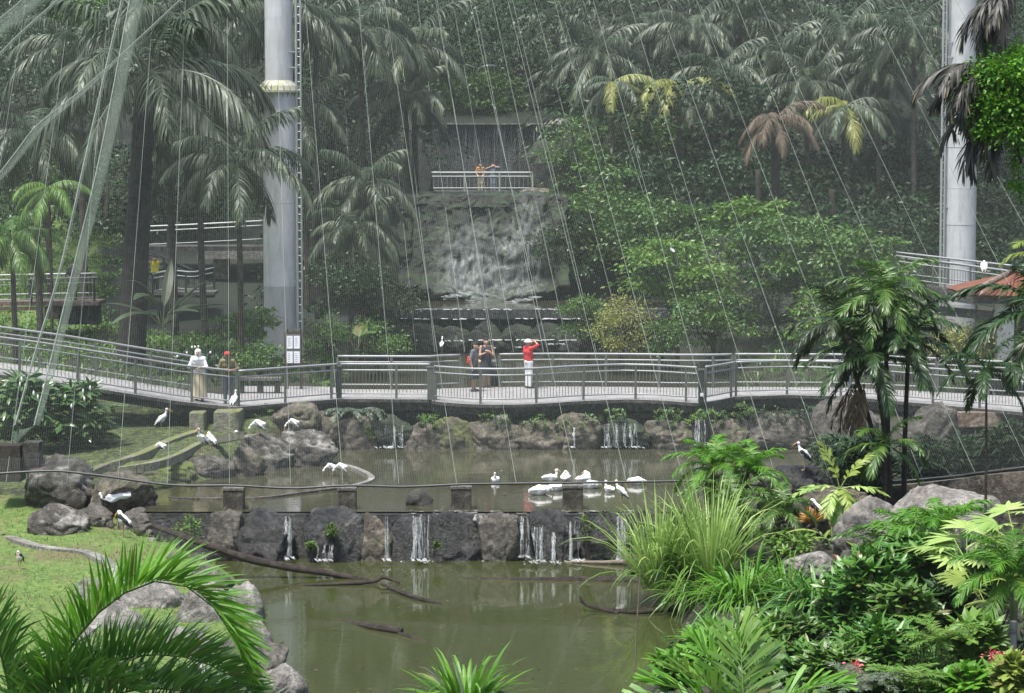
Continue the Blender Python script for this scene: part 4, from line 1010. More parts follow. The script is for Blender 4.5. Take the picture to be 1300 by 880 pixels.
# ------------------------------------------------------------------ logs
def log(pts, rad, label, name='fallen_log', mat='log', cat='log', extra=()):
    t = thing(name, label, cat, pts[0])
    def one(p, r, nm, par):
        q = smooth_pts(p, 24); rr = np.interp(np.linspace(0, 1, 24), np.linspace(0, 1, len(r)), r) * (1 + rng.normal(0, .06, 24))
        q = [x + Vector((0, 0, .3 * rr[0] * mnoise.noise(x * 2))) for x in q]
        b = MB(); b.tube(q, rr, 9); return b.build(nm, M[mat], par, True)
    one(pts, rad, 'trunk', t)
    for p, r in extra: one(p, r, 'branch', t)
    return t
W = lambda u, v, z=0.0: G(u, v, z)
log([P(196, 668, 65.0), W(240, 684, .95), W(300, 705, .55), W(360, 719, .28), W(430, 730, .08), W(486, 742, -.08)], [.06, .085, .10, .10, .085, .06], 'long brown log sloping from the left bank into the lower pond',
    extra=[([W(332, 744, -.04), W(400, 742.5, .02), W(470, 739, .06), W(486, 733, .16), W(508, 740, .03)], [.02, .035, .05, .05, .02]),
           ([W(484, 741, .12), W(500, 748, .06), W(530, 759, .05), W(560, 767, .0)], [.035, .045, .05, .03])])
log([W(375, 782, -.08), W(440, 790, -.02), W(470, 795, .05), W(509, 801, .06)], [.03, .05, .075, .085], 'broken stub of a dark log floating in the middle of the lower pond', extra=[([W(505, 803, .02), W(530, 812, .0), W(556, 822, -.08)], [.04, .05, .02])])
log([W(540, 737, -.08), W(640, 737, -.03), W(740, 737, .0), W(840, 738, .03)], [.05, .08, .1, .13], 'straight waterlogged trunk lying flat below the dam falls')
log([W(742, 768, .0), W(800, 777, .04), W(850, 773, .05), W(900, 770, .06)], [.03, .05, .08, .1], 'thin grey branch at the right bank of the lower pond with a forked twig', mat='log',
    extra=[([W(785, 778, .02), W(765, 774, .06), W(745, 768, .14), W(736, 757, .34)], [.045, .04, .04, .025]), ([W(742, 766, .16), W(735, 763, .2)], [.03, .015])])
log([W(718, 714, .0), W(770, 714, .05), W(830, 713, .08)], [.03, .06, .1], 'pale driftwood lying at the foot of the right dam falls', mat='twig')
log([W(872, 793, .05), W(930, 783, .1), W(985, 776, .2)], [.05, .08, .1], 'pale grey driftwood under the dark strap leaved mound', mat='twig')
p0 = G(806, 868, -.2); t = thing('reed_stick', 'thin upright brown stick in the water before the right bank', 'stick', p0)
b = MB(); b.tube([p0, P(808, 800, p0.y), P(813, 724, p0.y)], [.018, .016, .013], 6); b.build('stem', M['twig'], t)
# pipes
for u, v0, v1, d, lab in ((1222, 662, 720, 52, 'grey capped pipe standing among pale palm leaves'), (1286.5, 788, 872, 46, 'thick grey capped pipe beside the red flowers')):
    a, c = P(u, v0, d), P(u, v1, d); t = thing('standpipe', lab, 'pipe', c); r = 4.3 * d / F
    b = MB(); b.tube([c - Vector((0, 0, .6)), a - Vector((0, 0, .06))], r, 14); b.build('pipe', M['pipe'], t)
    b = MB(); b.lathe([(0, 0), (r * 1.18, 0), (r * 1.18, .13), (r * .9, .15), (0, .155)], a - Vector((0, 0, .15)), 14); b.build('cap', M['pipe'], t)
    b = MB(); b.lathe([(r * 1.1, 0), (r * 1.1, .02)], a - Vector((0, 0, .22)), 14); b.build('collar', M['rust'], t)

# ------------------------------------------------------------------ aviary net: cable, ropes, twine, gathered straps
VP = np.array(ray(285, -1570)); VP = VP / VP[1]           # direction of the ropes, per metre of depth
NY0, NZ0, DEP = 65.7, 1.80, 42.0
t = thing('aviary_net', 'huge fine grey aviary net with pale ropes sloping up over the bridge', 'net', (0, NY0, NZ0))
b = MB(); sp = .06; w = .0016 / 2
X = np.arange(-27, 33, sp); n = len(X)
a0 = np.stack([X, np.full(n, NY0), np.full(n, NZ0)], 1); a1 = a0 + VP * DEP
Vv = np.stack([a0 - [w, 0, 0], a0 + [w, 0, 0], a1 + [w, 0, 0], a1 - [w, 0, 0]], 1).reshape(-1, 3); i = np.arange(n) * 4; b.add(Vv, np.stack([i, i + 1, i + 2, i + 3], 1))
L = np.arange(0, DEP, sp / np.linalg.norm(VP)); n = len(L); ww = VP / np.linalg.norm(VP) * w
e = np.array([[-27, NY0, NZ0 + .003], [33, NY0, NZ0 + .003]]) 
A0 = e[0] + L[:, None] * VP; B0 = e[1] + L[:, None] * VP
Vv = np.stack([A0 - ww, B0 - ww, B0 + ww, A0 + ww], 1).reshape(-1, 3); i = np.arange(n) * 4; b.add(Vv, np.stack([i, i + 1, i + 2, i + 3], 1))
b.build('twine_mesh', M['net'], t)
for u in [-60, 10, 92, 155, 220, 295, 368, 441, 512, 585, 655, 727, 800, 868, 925, 985, 1050, 1115, 1180, 1250, 1320, 1400, 1480, 1560]:
    x = P(u, 618, NY0).x + random.uniform(-.15, .15); A = np.array([x, NY0 - .02, NZ0]); k = random.uniform(-.012, .012)
    b = MB(); b.tube([A + (VP + np.array([k, 0, 0])) * s + np.array([0, 0, .02]) for s in (0, 14, 28, DEP)], .0068, 5); b.build('rope', M['rope'], t)
cab = [(-40, 604), (60, 598), (112, 602), (150, 607), (220, 616), (297, 616.5), (370, 620), (441, 616.5), (515, 618), (585, 615), (655, 614), (727, 613), (800, 612), (905, 610)]
b = MB(); b.tube(smooth_pts([P(u, v, NY0 - .05) for u, v in cab], 70), .032, 6); b.build('bottom_cable', M['cable'], t, True)
b = MB(); b.tube(smooth_pts([P(905, 610, NY0), P(1000, 618, NY0 + .5), P(1100, 616, NY0 + 1), P(1160, 610, 66.6), P(1215, 604.5, 66.2), P(1250, 600, 65.8), P(1330, 590, 65)], 50), .045, 6); b.build('bottom_cable', M['cable'], t, True)
# second, far net over the waterfall
VP2 = np.array(ray(370, -1180)); VP2 = VP2 / VP2[1]
t2 = thing('far_net_ropes', 'fan of pale ropes of the far net in front of the waterfall cliff', 'net ropes', (0, 101, 2))
for u in [455, 490, 528, 552, 590, 625, 652, 690, 722, 757, 795, 838, 880, 925]:
    A = np.array(tuple(P(u, 447, 101))); b = MB(); b.tube([A + VP2 * s for s in (0, 15, 30, 44)], .009, 5); b.build('rope', M['rope'], t2)
# gathered net straps running from the anchor block up out of view
def strap(pts, wpx, lab, sag=.0):
    q = smooth_pts([P(u, v, d) for u, v, d in pts], 20); w_ = np.interp(np.linspace(0, 1, 20), np.linspace(0, 1, len(wpx)), wpx) * np.array([p.y for p in q]) / F / 2
    t = thing('net_strap', lab, 'net strap', q[0])
    b = MB(); b.tube(q, w_, 10, flat=.35); b.build('gathered_net', M['strap_net'], t, True)
    b = MB(); b.tube([p + Vector((-w * .98, -.04, 0)) for p, w in zip(q, w_)], .017, 5); b.build('edge_rope', M['rope'], t)
    return t
m, nt, out = newmat('gathered_netting'); tc = texco(nt, 'Object')
wv = noise(nt, 1.0, 3, .6, texco(nt, 'Object', (30, 30, 1.2))); c = ramp(nt, wv, [(.35, (.05, .075, .055)), (.65, (.12, .155, .12))])
finish(nt, out, c, .85, alpha=math_(nt, 'ADD', math_(nt, 'MULTIPLY', wv, .5), .03, True)); M['strap_net'] = m
strap([(47, 540, 66.3), (70, 455, 69), (104, 320, 73), (136, 190, 77), (174, 0, 83), (186, -60, 85)], [7, 10, 12, 15, 19, 20], 'widest pale gathered net strap rising right from the anchor block')
strap([(20, 540, 66.2), (45, 450, 69), (78, 340, 72), (112, 190, 77), (156, 0, 83), (170, -60, 85)], [2, 2.5, 3, 3, 3.5, 4], 'thin pale net strap left of the widest one')
strap([(-30, 250, 70), (0, 226, 71), (28, 192, 72), (55, 158, 73), (104, 118, 75), (150, 75, 77), (230, 0, 80)], [10, 12, 14, 14, 10, 4, 3], 'pale gathered net strap slanting across the upper left foliage')
strap([(-30, 58, 66), (0, 36, 67), (30, 12, 68), (60, -15, 69)], [34, 34, 32, 30], 'broad green net strap in the upper left corner')
strap([(-20, 86, 69), (0, 70, 70), (30, 40, 71), (75, 0, 73)], [5, 5, 4, 4], 'narrow net strap beside the broad corner strap')
t = thing('net_sail', 'torn pale net sheet tied between the two straps above the anchor block', 'net sheet', P(30, 565, 66.3))
V = []; n = 12
for i in range(n + 1):
    for j in range(n + 1):
        a, c = i / n, j / n; l = (14 + 4 * c, 540 + 24 * c); r = (50 - 14 * c ** .6, 536 + 26 * c); top_dip = 7 * math.sin(math.pi * a) * (1 - c)
        u = l[0] + (r[0] - l[0]) * a; v = l[1] + (r[1] - l[1]) * a + top_dip
        V.append(tuple(P(u, v, 66.25 + .12 * math.sin(a * 5 + c * 4))))
b = MB(); b.add(V, [(i * (n + 1) + j, (i + 1) * (n + 1) + j, (i + 1) * (n + 1) + j + 1, i * (n + 1) + j + 1) for i in range(n) for j in range(n)])
o = b.build('net_cloth', M['strap_net'], t, True); sf = o.modifiers.new('Solidify', 'SOLIDIFY'); sf.thickness = .015
# ------------------------------------------------------------------ birds: one body surface, wings, bill and legs as parts
def bird_proto(kind):
    """list of (part name, capsules, material, voxel); feet or waterline at the origin, facing +X"""
    wing = lambda y: [((.07, y, .62), (-.12, y * 1.02, .46), .065, .05), ((-.12, y, .46), (-.25, y * .6, .31), .05, .012)]
    black = lambda y: [((-.10, y * 1.12, .43), (-.27, y * .55, .28), .045, .016), ((.0, y * 1.22, .48), (-.16, y * 1.1, .38), .022, .02)]
    legs = lambda s=.42: [[((-.02, y, .46), (-.01, y, .24), .022, .012), ((-.01, y, .24), (.0, y, .012), .011, .010), ((0, y, .01), (.09, y, .006), .009, .006), ((0, y, .01), (.06, y + .05, .006), .008, .006), ((0, y, .01), (.06, y - .05, .006), .008, .006)] for y in (-.05, .05)]
    if kind == 'stork':
        b = [((-.15, 0, .42), (.0, 0, .54), .065, .12), ((.0, 0, .54), (.11, 0, .64), .12, .085), ((.13, 0, .64), (.17, 0, .76), .052, .034), ((.17, 0, .76), (.19, 0, .88), .034, .034), ((.19, 0, .88), (.215, 0, .895), .046, .04)]
        bill = [((.24, 0, .89), (.34, 0, .83), .022, .015), ((.34, 0, .83), (.42, 0, .755), .015, .006)]
        face = [((.215, 0, .895), (.245, 0, .89), .042, .03)]
    elif kind == 'feeding':
        b = [((-.22, 0, .52), (.0, 0, .55), .07, .12), ((.0, 0, .55), (.14, 0, .54), .12, .08), ((.15, 0, .54), (.27, 0, .47), .05, .034), ((.27, 0, .47), (.33, 0, .36), .034, .032), ((.33, 0, .36), (.345, 0, .33), .044, .038)]
        bill = [((.355, 0, .31), (.37, 0, .2), .02, .013), ((.37, 0, .2), (.35, 0, .1), .013, .006)]
        face = [((.345, 0, .335), (.355, 0, .31), .04, .028)]
    elif kind == 'hunched':
        b = [((-.18, 0, .42), (.0, 0, .52), .08, .125), ((.0, 0, .52), (.06, 0, .62), .125, .085), ((.06, 0, .62), (.08, 0, .71), .06, .045), ((.08, 0, .71), (.11, 0, .73), .05, .046)]
        bill = [((.14, 0, .72), (.21, 0, .63), .024, .015), ((.21, 0, .63), (.23, 0, .52), .015, .006)]
        face = [((.11, 0, .73), (.14, 0, .72), .042, .03)]
    elif kind == 'egret':
        b = [((-.2, 0, .36), (.02, 0, .46), .045, .082), ((.02, 0, .46), (.08, 0, .52), .075, .05), ((.09, 0, .53), (.05, 0, .66), .032, .022), ((.05, 0, .66), (.1, 0, .74), .022, .022), ((.1, 0, .74), (.13, 0, .74), .03, .026)]
        bill = [((.15, 0, .74), (.25, 0, .71), .013, .004)]; face = None
    elif kind == 'floating':
        b = [((-.22, 0, .10), (.0, 0, .10), .06, .135), ((.0, 0, .10), (.14, 0, .12), .135, .09), ((.15, 0, .14), (.2, 0, .25), .046, .032), ((.2, 0, .25), (.18, 0, .35), .032, .03), ((.18, 0, .35), (.215, 0, .37), .038, .036)]
        bill = [((.24, 0, .365), (.33, 0, .30), .018, .008)]; face = None
    elif kind == 'bathing':
        b = [((-.26, 0, .09), (-.05, 0, .12), .05, .13), ((-.05, 0, .12), (.12, 0, .13), .13, .10), ((.14, 0, .15), (.22, 0, .17), .05, .036), ((.22, 0, .17), (.26, 0, .12), .036, .032)]
        bill = [((.27, 0, .10), (.31, 0, .02), .016, .008)]; face = None
    elif kind == 'resting':
        b = [((-.15, 0, .12), (.02, 0, .15), .07, .13), ((.02, 0, .15), (.06, 0, .22), .12, .09), ((.06, 0, .24), (.0, 0, .30), .06, .05)]
        bill = [((-.03, 0, .31), (-.13, 0, .28), .014, .006)]; face = None
    parts = [('body', b, 'white_feather', .014, .04)]
    up = kind in ('stork', 'feeding', 'hunched')
    for y in (-.085, .085):
        if up: parts.append(('wing', wing(y), 'white_feather', .014, .03)); parts.append(('flight_feathers', black(y), 'black_feather', .014, .02))
        elif kind == 'egret': parts.append(('wing', [((.03, y * .7, .48), (-.2, y * .45, .36), .045, .012)], 'white_feather', .014, .02))
        else: parts.append(('wing', [((.05, y * 1.15, .15), (-.16, y, .15), .06, .045), ((-.16, y, .15), (-.3, y * .5, .13), .045, .012)], 'white_feather', .014, .03))
    parts.append(('bill', bill, 'bill', .007, .01))
    if face: parts.append(('face', face, 'bird_face', .009, .01))
    if up or kind == 'egret':
        for l in legs(): parts.append(('leg', l if up else [tuple(((c[0][0], c[0][1] * .7, c[0][2] * .8), (c[1][0], c[1][1] * .7, c[1][2] * .8), c[2] * .7, c[3] * .7))for c in l], 'bird_leg', .007, .006))
    return [(nm, lambda_mesh(nm, caps, vox, k, mt)) for nm, caps, mt, vox, k in parts]
def lambda_mesh(nm, caps, vox, k, mt):
    mb = MB(); V, Fq = sdf_mesh(caps, vox, k); mb.add(V, Fq); return mb.mesh(nm, M[mt], True)
PROTO = {k: bird_proto(k) for k in ('stork', 'feeding', 'hunched', 'egret', 'floating', 'bathing', 'resting')}
def bird(kind, p, yaw, scale, label, cat, name=None, group=None, white=False, dark=False):
    t = thing(name or cat.replace(' ', '_'), label, cat, p, group, R(yaw)); t.scale = (scale,) * 3
    for nm, me in PROTO[kind]:
        if white and nm in ('flight_feathers', 'face'): continue
        o = link(nm, me, t)
        if dark and nm == 'wing':
            o.material_slots[0].link = 'OBJECT'; o.material_slots[0].material = M['black_feather']
    return t
def on(u, v, d=None, z=None):
    """where a foot at that pixel stands: on the terrain, or at a given depth or level"""
    if d: return P(u, v, d)
    if z is not None: return G(u, v, z)
    p = G(u, v, 1.0)
    for _ in range(14): p = G(u, v, hz(p.x, p.y))
    return p
GS = 'storks on the left bank'
bird('stork', on(205, 551), 12, .84, 'white stork with black wing edge standing alone on the grass slope', 'stork', group=GS)
bird('feeding', on(204, 580), 170, .62, 'small white bird pecking at the ground between the two curved kerbs', 'stork', group=GS)
bird('stork', P(257, 577, 70.4), 235, .80, 'hunched white stork, taller of the pair in front of the culvert', 'stork', group=GS)
bird('hunched', P(268, 574, 70.6), 150, .72, 'smaller black winged stork behind the taller one before the culvert', 'stork', group=GS)
bird('stork', P(297, 523, 77.0), 70, .70, 'white stork perched on the mossy culvert block', 'stork', group=GS)
bird('feeding', P(328, 556, 74.3), 172, .78, 'white stork leaning down on the flat pale boulder', 'stork', group=GS)
bird('resting', P(300, 560, 73.6), 90, .9, 'white bird tucked up round behind the pale boulder', 'stork', group=GS, white=True)
bird('feeding', P(372, 551, 75.2), 178, .66, 'white ibis on the peaked pale boulder', 'ibis', group=GS, white=True)
bird('feeding', on(420, 607, z=1.1), 195, .62, 'left one of two white birds wading with lowered heads by the curved kerb', 'ibis', white=True)
bird('feeding', on(433, 608, z=1.1), 170, .66, 'right one of two white birds wading with lowered heads by the curved kerb', 'ibis', white=True)
bird('hunched', on(156, 682), 172, .86, 'black winged stork sitting on the lawn edge in front of the boulders', 'stork', group=GS, dark=True)
bird('hunched', on(25, 723), 250, .58, 'small dark winged stork alone on the bright lawn at the far left', 'stork', group=GS, dark=True)
GW = 'white birds bathing at the dam'
bird('floating', on(629, 613, z=1.13), 265, .78, 'white water bird floating alone left of the flock, facing the camera', 'water bird', group=GW, white=True)
bird('floating', on(699, 611, z=1.13), 8, .86, 'white water bird with upright curved neck at the back of the flock', 'water bird', group=GW, white=True)
bird('resting', on(718, 612, z=1.13), 80, .95, 'round white water bird with hidden head behind the dam post', 'water bird', group=GW, white=True)
bird('bathing', on(687, 629, z=1.13), 10, 1.12, 'white water bird lying low with outstretched tail at the front left of the flock', 'water bird', group=GW, white=True)
bird('bathing', on(707, 624, z=1.13), 15, .95, 'white water bird half hidden just left of the dam post', 'water bird', group=GW, white=True)
bird('resting', on(743, 614, z=1.13), 30, 1.05, 'plump white water bird just right of the dam post, at the back', 'water bird', group=GW, white=True)
bird('bathing', on(751, 621, z=1.13), 0, .98, 'white water bird with curled neck just right of the dam post', 'water bird', group=GW, white=True)
bird('floating', on(773, 625, z=1.13), 120, .78, 'white water bird with raised tail beside the standing stork', 'water bird', group=GW, white=True)
bird('bathing', on(808, 616, z=1.13), 185, .92, 'white water bird farthest right, beside the tall grass', 'water bird', group=GW, white=True)
bird('stork', on(789, 642, z=1.1), 165, .72, 'yellow billed stork standing in the water at the right end of the flock', 'stork')
bird('stork', P(1021, 597, 65.4), 168, .78, 'tall stork with dark wings standing on the flat rock at the right bank', 'stork', dark=True)
p = sub(BK, 560, 561)[0]; bird('egret', P(561, 449, p.y), 80, .72, 'slim white egret perched on the rear bridge railing', 'egret')
bird('hunched', P(1249, 354, 88), 80, .80, 'stork perched on the raised deck railing by the red roof', 'stork')
bird('egret', P(853, 328, 96), 120, .7, 'small white egret sitting in the light green tree', 'egret')
bird('hunched', P(1036, 672, 61.5), 160, .95, 'pale headed stork half hidden among orange leaves on the right bank', 'stork', dark=True)

# ------------------------------------------------------------------ people
def ik(a, b, l1, l2, pole):
    a, b, pole = Vector(a), Vector(b), Vector(pole); d = b - a; L = min(d.length, (l1 + l2) * .999); d = d.normalized()
    x = (l1 * l1 - l2 * l2 + L * L) / (2 * L); hgt = math.sqrt(max(l1 * l1 - x * x, 1e-6)); pole = (pole - d * pole.dot(d)).normalized()
    return a + d * x + pole * hgt, a + d * L
def person(p, yaw, h, label, hands, top, bottom, hair='hair', lean=0.0, skin='skin', sleeve=.5, legs='trousers', headwear=None, group=None, head_pitch=0.0, low=False, extras=()):
    """hands: (left, right) targets in local metres for a 1.7 m figure, +X forward, +Y left"""
    t = thing('person', label, 'person', p, group, R(yaw)); s = h / 1.70; t.scale = (s, s, s)
    L_ = lean; vx = .014 if not low else .02
    pel = (0, 0, .93); wst = (.25 * L_, 0, 1.08); che = (.62 * L_, 0, 1.27); nek = (.85 * L_, 0, 1.43); hd = (.98 * L_ + .02 + head_pitch * .06, 0, 1.575)
    sh = {1: (.78 * L_, .175, 1.39), -1: (.78 * L_, -.175, 1.39)}
    arms = []; el = {}; wr = {}
    for sg, tg in zip((1, -1), hands):
        el[sg], wr[sg] = ik(sh[sg], tg, .29, .26, (-.35, .7 * sg, -.6)); el[sg] = tuple(el[sg]); wr[sg] = tuple(wr[sg])
        arms += [(sh[sg], el[sg], .048, .038), (el[sg], wr[sg], .037, .026)]
        dirv = (Vector(wr[sg]) - Vector(el[sg])).normalized(); up = Vector((0, 0, 1)); sd = dirv.cross(up); sd = sd.normalized() if sd.length > .1 else Vector((0, 1, 0)); nn = sd.cross(dirv)
        W_ = Vector(wr[sg]); palm = W_ + dirv * .085
        arms += [(wr[sg], tuple(palm), .026, .034), (tuple(W_ + dirv * .05 - sd * .018), tuple(palm - sd * .02), .02, .02), (tuple(W_ + dirv * .05 + sd * .018), tuple(palm + sd * .02), .02, .02)]
        for k, (o_, ln) in enumerate(((-.030, .066), (-.010, .078), (.010, .072), (.030, .056))):
            b0 = palm + sd * o_; b1 = b0 + dirv * ln * .55 - nn * .008; b2 = b1 + dirv * ln * .4 - nn * .03
            arms += [(tuple(b0), tuple(b1), .0105, .0095), (tuple(b1), tuple(b2), .0095, .0075)]
        th0 = W_ + dirv * .03 - sd * .03 * sg; th1 = th0 + dirv * .035 - sd * .03 * sg; th2 = th1 + dirv * .032
        arms += [(tuple(th0), tuple(th1), .013, .011), (tuple(th1), tuple(th2), .011, .008)]
    torso = []
    for sg in (1, -1):
        torso += [((pel[0], .075 * sg, pel[2] - .02), (wst[0], .055 * sg, wst[2]), .105, .09), ((wst[0], .055 * sg, wst[2]), (che[0], .085 * sg, che[2]), .09, .105), ((che[0], .085 * sg, che[2]), (sh[sg][0], .13 * sg, 1.385), .10, .055), ((nek[0], 0, nek[2] - .02), sh[sg], .05, .052)]
    hp = hd; head = [((nek[0], 0, nek[2] - .03), (hd[0] - .015, 0, hd[2] - .06), .052, .05), ((hp[0] - .012, 0, hp[2] + .025), (hp[0] + .012, 0, hp[2] - .015), .088, .078), ((hp[0] + .03, 0, hp[2] - .05), (hp[0] + .045, 0, hp[2] - .075), .05, .034),
            ((hp[0] + .085, 0, hp[2] + .01), (hp[0] + .104, 0, hp[2] - .022), .010, .015), ((hp[0] + .072, -.016, hp[2] - .062), (hp[0] + .072, .016, hp[2] - .062), .009, .009)]
    for sg in (1, -1): head += [((hp[0] - .012, .082 * sg, hp[2] + .012), (hp[0] - .006, .088 * sg, hp[2] - .022), .016, .011)]
    leg = []; feet = []
    for sg in (1, -1):
        leg += [((0, .085 * sg, .90), (.015, .09 * sg, .50), .088, .054), ((.015, .09 * sg, .50), (0, .092 * sg, .09), .052, .036)]
        feet += [((-.03, .092 * sg, .045), (.13, .105 * sg, .03), .042, .034)]
    body('body', torso + head + arms + leg + feet, vx, M[skin], t, .03)
    infl = lambda caps, e: [(a, b, r0 + e, r1 + e) for a, b, r0, r1 in caps]
    lerp = lambda a, b, f: tuple(x + (y - x) * f for x, y in zip(a, b))
    slv = []
    for sg in (1, -1):
        if sleeve: slv.append((sh[sg], lerp(sh[sg], el[sg], min(1, sleeve * 2)), .062, .052))
        if sleeve > .5: slv.append((el[sg], lerp(el[sg], wr[sg], (sleeve - .5) * 2), .052, .038))
    if top: body('shirt' if legs != 'dress' else 'dress_top', infl(torso[:3] + torso[4:7] + (torso[3:4] + torso[7:8] if sleeve else []), .016) + slv, vx, M[top], t, .04, [((0, 0, .86 if legs != 'dress' else .9), (0, 0, -1))])
    if legs == 'trousers':
        body('trousers', infl(leg, .022) + [((0, .06, .93), (0, -.06, .93), .12, .12)], vx, M[bottom], t, .04, [((0, 0, .99), (0, 0, 1))])
    elif legs in ('dress', 'robe'):
        zl = .44 if legs == 'dress' else .08
        body('skirt', [((0, .05 * sg, .96), (0, .10 * sg, zl), .115, .17) for sg in (1, -1)] + [((.02, 0, .9), (.03, 0, zl), .12, .17)], vx, M[bottom], t, .05, [((0, 0, zl), (0, 0, -1)), ((0, 0, 1.02), (0, 0, 1))])
    elif legs == 'shorts':
        body('shorts', infl([(a, lerp(a, b, .8), r0, r1) for a, b, r0, r1 in (leg[0], leg[2])], .03) + [((0, .06, .93), (0, -.06, .93), .12, .12)], vx, M[bottom], t, .04, [((0, 0, .99), (0, 0, 1))])
    for sg in (1, -1): body('shoe', infl([feet[0 if sg == 1 else 1]], .008), vx, M['shoe'], t, .02, [((0, 0, .0), (0, 0, -1))])
    if hair:
        body('hair', [((hp[0] - .035, 0, hp[2] + .045), (hp[0] - .02, 0, hp[2] + .04), .088, .088), ((hp[0] - .06, 0, hp[2] + .02), (hp[0] - .07, 0, hp[2] - .06), .07, .05), ((hp[0] + .02, 0, hp[2] + .075), (hp[0] - .02, 0, hp[2] + .08), .055, .06)], vx * .8, M[hair], t, .03, [((hp[0] + .055, 0, 0), (1, 0, -.55))])
    for sg in (1, -1):
        mb = MB(); mb.lathe([(0, -.011), (.008, -.008), (.011, 0), (.008, .008), (0, .011)], (hp[0] + .077, .031 * sg, hp[2] + .012), 8); link('eye', mb.mesh('eye', M['ink'], True), t)
    if headwear == 'cap':
        mb = MB(); c = (hp[0] - .01, 0, hp[2] + .055); mb.lathe([(.098, 0), (.092, .04), (.06, .075), (0, .085)], c, 18); mb.box((hp[0] + .11, 0, hp[2] + .06), (.10, .13, .012)); link('cap', mb.mesh('cap', M['red_cloth'], True), t)
    if headwear == 'hat':
        mb = MB(); c = (hp[0] - .01, 0, hp[2] + .05); mb.lathe([(.15, -.015), (.145, 0), (.1, .01), (.094, .06), (.06, .085), (0, .09)], c, 20); link('hat', mb.mesh('hat', M['white_cloth'], True), t)
    if headwear == 'scarf':
        body('headscarf', [((hp[0] - .02, 0, hp[2] + .03), (hp[0] - .01, 0, hp[2] - .02), .108, .10), ((hp[0] - .03, 0, hp[2] - .05), (nek[0], 0, nek[2] - .06), .09, .13), ((nek[0], .1, 1.36), (nek[0], -.1, 1.36), .10, .10), ((nek[0] + .05, 0, 1.38), (che[0] + .09, 0, 1.22), .08, .05)], vx, M['white_cloth'], t, .04, [((hp[0] + .055, 0, 0), (1, 0, -.1))] if False else [])
        body('face', [((hp[0] + .035, 0, hp[2] + .02), (hp[0] + .055, 0, hp[2] - .045), .068, .045), ((hp[0] + .10, 0, hp[2] + .01), (hp[0] + .118, 0, hp[2] - .018), .010, .014)], .01, M[skin], t, .02)
    for nm, caps, mt in extras: body(nm, caps, vx * .7, M[mt], t, .01)
    return t
bz = lambda u, v: G(u, v, ZD)
person(bz(671, 493), 35, 1.60, 'man in red shirt, white trousers and white hat raising a camera', [(.20, .10, 1.56), (.16, -.16, 1.62)], 'red_cloth', 'white_cloth', None, sleeve=.5, headwear='hat', lean=-.03,
       extras=[('camera', [((.22, -.05, 1.60), (.22, .05, 1.60), .035, .035), ((.22, 0, 1.6), (.29, 0, 1.6), .028, .026)], 'ink')])
person(bz(601, 497), -20, 1.58, 'woman in grey and black dress with a red bag on her back', [(.16, .10, 1.08), (.05, -.26, .88)], 'grey_cloth', 'black_cloth', sleeve=.45, legs='dress', lean=.05,
       extras=[('red_bag', [((-.17, .0, 1.0), (-.17, .0, 1.16), .07, .06)], 'red_cloth'), ('bag_strap', [((.10, -.12, 1.12), (-.10, .12, 1.42), .013, .013), ((.12, -.1, 1.1), (.13, .05, 1.3), .013, .013)], 'strap')])
person(bz(617, 492), -75, 1.62, 'woman in black sleeveless dress holding her hands together', [(.20, .04, 1.24), (.20, -.04, 1.22)], 'black_cloth', 'black_cloth', sleeve=0, legs='dress')
rp = lambda u, dd=.55: (lambda q: q + Vector((0, dd, 0)))(sub(FRL, u, u + .1)[0])
person(rp(248, .62), -92, 1.60, 'woman in white headscarf and cream skirt leaning on the ramp railing', [(.42, .10, 1.12), (.42, -.12, 1.12)], 'white_cloth', 'cream_cloth', None, lean=.2, sleeve=.95, legs='robe', headwear='scarf')
person(rp(285, .62), -88, 1.62, 'man in olive top, dark jeans and red cap leaning over the ramp railing', [(.40, .16, 1.13), (.40, -.10, 1.14)], 'olive_cloth', 'jean', lean=.3, sleeve=.6, headwear='cap', skin='skin_dk',
       extras=[('phone', [((.47, .0, 1.16), (.47, .06, 1.19), .022, .022)], 'ink')])
person(bz(1079, 497) , 170, 1.62, 'person in red top partly hidden behind the central palm clump', [(.08, .24, .86), (.08, -.24, .86)], 'red_cloth', 'jean', sleeve=.5)
person(P(197, 373, 105.6), -80, 1.55, 'visitor in bright yellow top on the staircase landing raising hands to the face', [(.16, .08, 1.52), (.16, -.08, 1.50)], 'yellow_cloth', 'black_cloth', sleeve=.4, skin='skin_dk', low=True)
person(P(610, 243.5, 128.6), -90, 1.42, 'distant visitor in orange shirt leaning on the gantry railing', [(.34, .16, .98), (.34, -.16, .98)], 'orange_cloth', 'cream_cloth', lean=.2, low=True)
person(P(626, 243.5, 128.6), -95, 1.42, 'distant visitor in pale blue holding arms up on the gantry', [(.16, .14, 1.50), (.16, -.16, 1.46)], 'blue_cloth', 'blue_cloth', lean=.05, low=True)
person(P(93, 385, 101), -70, 1.62, 'dark clothed visitor standing on the low left walkway', [(.2, .1, 1.05), (.2, -.1, 1.05)], 'black_cloth', 'black_cloth', skin='skin_dk', low=True)
# white cap of droppings on the boulder
me = rock_mesh('white_droppings', (.80, .6, .30), 77, M['white_dropping'], 3, .3, 1.0, 3)
bl = [x for x in bpy.data.objects if x.get('label', '').startswith('dark boulder topped')][0]
q = P(147, 627, 66.0); w = link('droppings_patch', me, bl); w.location = q - bl.location; w.rotation_euler = (R(25), 0, 0)
